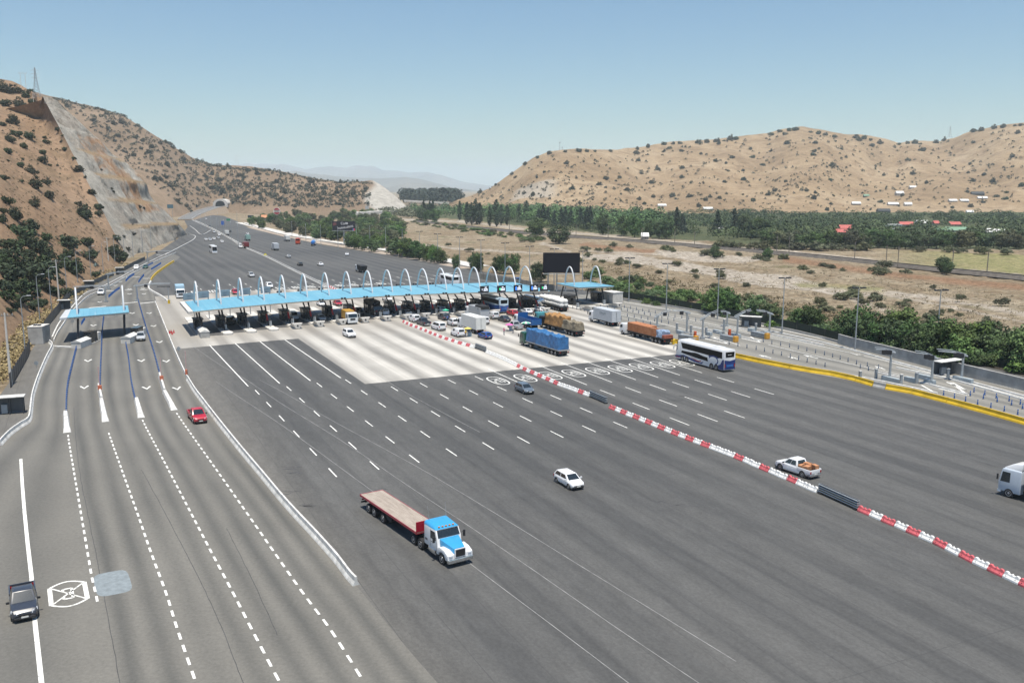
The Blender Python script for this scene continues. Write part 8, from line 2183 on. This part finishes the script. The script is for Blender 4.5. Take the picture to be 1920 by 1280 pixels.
scrub('valley_hill_scrub', 'valley_hill', rpoly(VP_, 900, 0, 44) + rpoly([(880, 372), (960, 340), (1100, 330), (1220, 395), (1100, 400), (940, 390)], 130, 0, 45) + rpoly([(1480, 330), (1560, 300), (1590, 320), (1500, 360), (1450, 380)], 60, 0, 46), (2.5, 7), LEAF_S, 47)
scrub('left_hill_tufts', 'near_hill', rpoly([(0, 190), (70, 195), (200, 430), (240, 480), (150, 520), (0, 600)], 900, 0, 48), (2.0, 5.5), leaf_mat('leaves_hill_tuft', (0.04, 0.038, 0.018), (0.14, 0.11, 0.06)), 49, 10)

b = onhill('near_hill', 65, 213); r = empty('utility_pole', Vector((b.x, b.y, b.z - 1)), 0, 'pale lone pole on the hill beside the rock cut', 'utility pole'); mb = MB(); mb.cyl((0, 0, 0), (0, 0, 11), .18, .12, n=6); mb.build('pole', CONCW, r); mb = MB(); mb.box(0, 0, 10.5, 1.8, .12, .12); mb.build('crossarm', CONCW, r)
# ================================================================ HOUSES, VIADUCT, TUNNEL
RR = M('red_roof', (0.42, 0.10, 0.085), 0.7, var=0.2); RW = M('pale_roof', (0.66, 0.66, 0.64), 0.5); RG = M('green_roof', (0.16, 0.27, 0.18), 0.7); RD = M('dark_roof', (0.025, 0.028, 0.03), 0.6)
WLL = M('house_wall', (0.42, 0.38, 0.33), 0.8); WLD = M('house_wall_dark', (0.10, 0.09, 0.08), 0.8)
def house(px, py, wpx, hpx, roof, wl, label, hill_=False, flat=False):
    p = onhill('valley_hill', px, py) if hill_ else G(px, py)
    if p is None: p = G(px, py)
    wd = max(wpx * p.y / F, 4); h = max(hpx * p.y / F, 2.8); dp = max(min(wd * .6, 9), 5)
    r = empty('house', p + Vector((0, 0, -.4)), vr.uniform(-.12, .12), label, 'house', 'houses of the far valley')
    wh = h * (.55 if not flat else .85)
    mb = MB(); mb.bx(-wd / 2, wd / 2, -dp / 2, dp / 2, -1.5, wh); mb.build('wall', wl, r)
    mb = MB()
    if flat: mb.bx(-wd / 2 - .3, wd / 2 + .3, -dp / 2 - .3, dp / 2 + .3, wh, wh + .35)
    else: mb.loft([[(x, -dp / 2 - .5, wh - .1), (x, 0, h + 1.0), (x, dp / 2 + .5, wh - .1)] for x in (-wd / 2 - .4, wd / 2 + .4)])
    mb.build('roof', roof, r)
    mb = MB(); mb.bx(-.5, .5, -dp / 2 - .04, -dp / 2, 0, min(2.1, wh * .8)); mb.build('door', WLD, r)
    for x in (-wd * .3, wd * .3): mb = MB(); mb.bx(x - .6, x + .6, -dp / 2 - .04, -dp / 2, wh * .35, wh * .75); mb.build('window', DGLASS, r)
for a in [(1711, 353, 12, 4, RW, WLL, 'small white twin sheds highest on the valley hill', True), (1686, 366, 14, 7, RW, WLL, 'white house among two trees on the valley hill', True), (1674, 385, 18, 5, RW, WLL, 'long white house low on the valley hill', True), (1702, 386, 13, 6, RW, WLL, 'white boxy house right of the long white one', True), (1656, 398, 22, 6, RD, WLD, 'dark long house above the green orchard', True),
          (1624, 369, 10, 4, RG, WLD, 'little green roofed hut on the slope', True), (1605, 384, 15, 5, RW, WLD, 'dark walled hut with a pale roof on the slope', True), (1832, 366, 22, 6, RD, WLD, 'dark long house high on the right slope', True), (1836, 373, 6, 4, RW, WLL, 'tiny white shed below the dark house, left one', True), (1846, 373, 8, 4, RW, WLL, 'tiny white shed below the dark house, right one', True),
          (1786, 378, 14, 4, RW, WLL, 'white low house left of its twin on the right slope', True), (1807, 378, 15, 4, RW, WLL, 'white low house right of its twin on the right slope', True), (1829, 385, 13, 4, RW, WLL, 'pale hipped house among the right woods'), (1818, 399, 12, 4, RW, WLL, 'white rectangular house amid the dark right woods'),
          (1698, 423, 24, 4, RR, WLL, 'long red roofed house behind the hedge'), (1675, 428, 25, 9, RW, M('white_wall', (.6, .62, .64)), 'modern white flat roofed house in the valley', False, True), (1728, 420, 20, 4, RW, WLL, 'white and red roofed house right of the long red one'), (1754, 421, 9, 6, RR, WLL, 'small red roofed house in the middle of the valley'), (1789, 423, 20, 6, RR, WLL, 'wide red hipped house at the right'),
          (1782, 434, 57, 6, RG, WLL, 'long pale green warehouse roof above the hedge'), (1863, 437, 34, 7, RW, WLL, 'white gabled house in the straw coloured yard'), (1851, 453, 18, 5, RR, WLD, 'red roof half hidden in the dark hedge'), (1585, 431, 22, 8, RR, WLD, 'bright red barn roof above the hedge'), (1577, 438, 20, 3, RR, WLL, 'low red roof just below the red barn'), (1349, 435, 14, 3, RW, WLL, 'white low house by the tall pines'),
          (1241, 387, 15, 4, RW, WLL, 'white house at the gully of the valley hill', True), (1327, 393, 17, 4, RW, WLL, 'pale house at the top of the orchard', True), (994, 394, 12, 5, RW, WLL, 'white shed behind the poplars'), (1131, 421, 18, 4, RW, WLL, 'white long house in the dark conifers'), (1149, 422, 7, 4, RR, WLL, 'tiny red house in the dark conifers'), (1112, 414, 8, 4, RW, WLL, 'tiny pale house above the conifers'), (1209, 446, 12, 6, RW, WLL, 'white roofed cabin beside the railway'),
          (497, 412, 12, 8, M('orange_sign_roof', (.5, .22, .1)), WLL, 'orange and white filling station building by the far trees'), (508, 412, 9, 8, M('maroon_roof', (.25, .06, .08)), M('pale_blue_wall', (.4, .48, .55)), 'pale blue kiosk with a maroon top by the far trees')]:
    house(*a)
# viaduct in the gap
r = empty('viaduct', G(800, 384), 0, 'pale concrete viaduct in the gap before the far pines', 'bridge')
a, b = AT(758, 376.5, 1600), AT(842, 381, 1600)
mb = MB(); mb.loft([[p_ + Vector((0, yy, zz)) for yy, zz in ((-5, -1.4), (5, -1.4), (5, 1.4), (-5, 1.4))] for p_ in (a, b)]); child(mb.build('deck', CONCW), r)
for t in (.15, .38, .62, .85):
    q = a.lerp(b, t); mb = MB(); mb.box(q.x, q.y, q.z / 2 - 1, 2, 4, max(q.z - 2, 1)); child(mb.build('pier', CONCG), r)
# the highway's bend beyond the thicket
mb = MB(); mb.sweep([AT(x, y, d) for x, y, d in ((640, 402, 1010), (665, 398, 1020), (700, 396, 1050), (735, 395, 1090), (780, 396, 1150))], [(-7, -3), (-7, 0), (7, 0), (7, -3)]); struct('far_road_bend', mb, CONCW)
# road up to the tunnel
rp = smooth_path([AT(347, 411, 915), AT(356, 406, 960), AT(370, 399.5, 1040), (AT(386, 394, 1100)), AT(400, 389.5, 1160), AT(413, 387, 1225)], 5)
mb = MB(); mb.sweep(rp, [(-14, -9), (-7, 0), (7, 0), (14, -9)]); struct('tunnel_road', mb, M('ramp_soil', (.3, .23, .16), .95, var=.3))
mb = MB(); mb.strip([p_ + Vector((0, 0, .06)) for p_ in rp], 11.5); struct('tunnel_road_asphalt', mb, M('far_asphalt', (.16, .16, .155), .9))
for o_, lb in ((-6.6, 'left'), (6.6, 'right')):
    mb = MB(); mb.sweep(rp, [(o_ - .25, 0), (o_ - .2, 1.0), (o_ + .2, 1.0), (o_ + .25, 0)]); tag(mb.build('ramp_barrier', CONCW), 'pale concrete parapet on the %s side of the tunnel road' % lb, 'barrier')
q = AT(413, 387, 1226)
r = empty('tunnel_portal', q, .1, 'pale concrete tunnel portal with a dark arched mouth', 'tunnel portal')
mb = MB(); out = [(-9.5, 0), (-9.5, 5.5), (-7, 9), (-3, 10.5), (3, 10.5), (7, 9), (9.5, 5.5), (9.5, 0)]
mb.loft([[(x, 0, z - 1) for x, z in out], [(x, 26, z - 1) for x, z in out]]); mb.build('facade', CONCW, r)
mb = MB(); arc_ = [(6.2 * math.cos(math.pi * k / 14), 2 + 5.4 * math.sin(math.pi * k / 14)) for k in range(15)]
mb.poly([(6.2, -.05, 0)] + [(x, -.05, z) for x, z in arc_] + [(-6.2, -.05, 0)]); mb.build('mouth', M('tunnel_dark', (.006, .006, .008), .9), r)

# ================================================================ HAZE (the air of the valley)
mb = MB(); mb.box(0, 0, 236, 50000, 50000, 478)
hz = bpy.data.materials.new('haze_air'); hz.use_nodes = True
t = hz.node_tree; t.nodes.clear()
ou = t.nodes.new('ShaderNodeOutputMaterial'); pv = t.nodes.new('ShaderNodeVolumePrincipled')
pv.inputs['Color'].default_value = (0.78, 0.92, 1.0, 1); pv.inputs['Density'].default_value = 0.95e-4; pv.inputs['Anisotropy'].default_value = 0.0
t.links.new(pv.outputs[0], ou.inputs['Volume'])
ho = mb.build('haze', hz)
ho['kind'] = 'stuff'
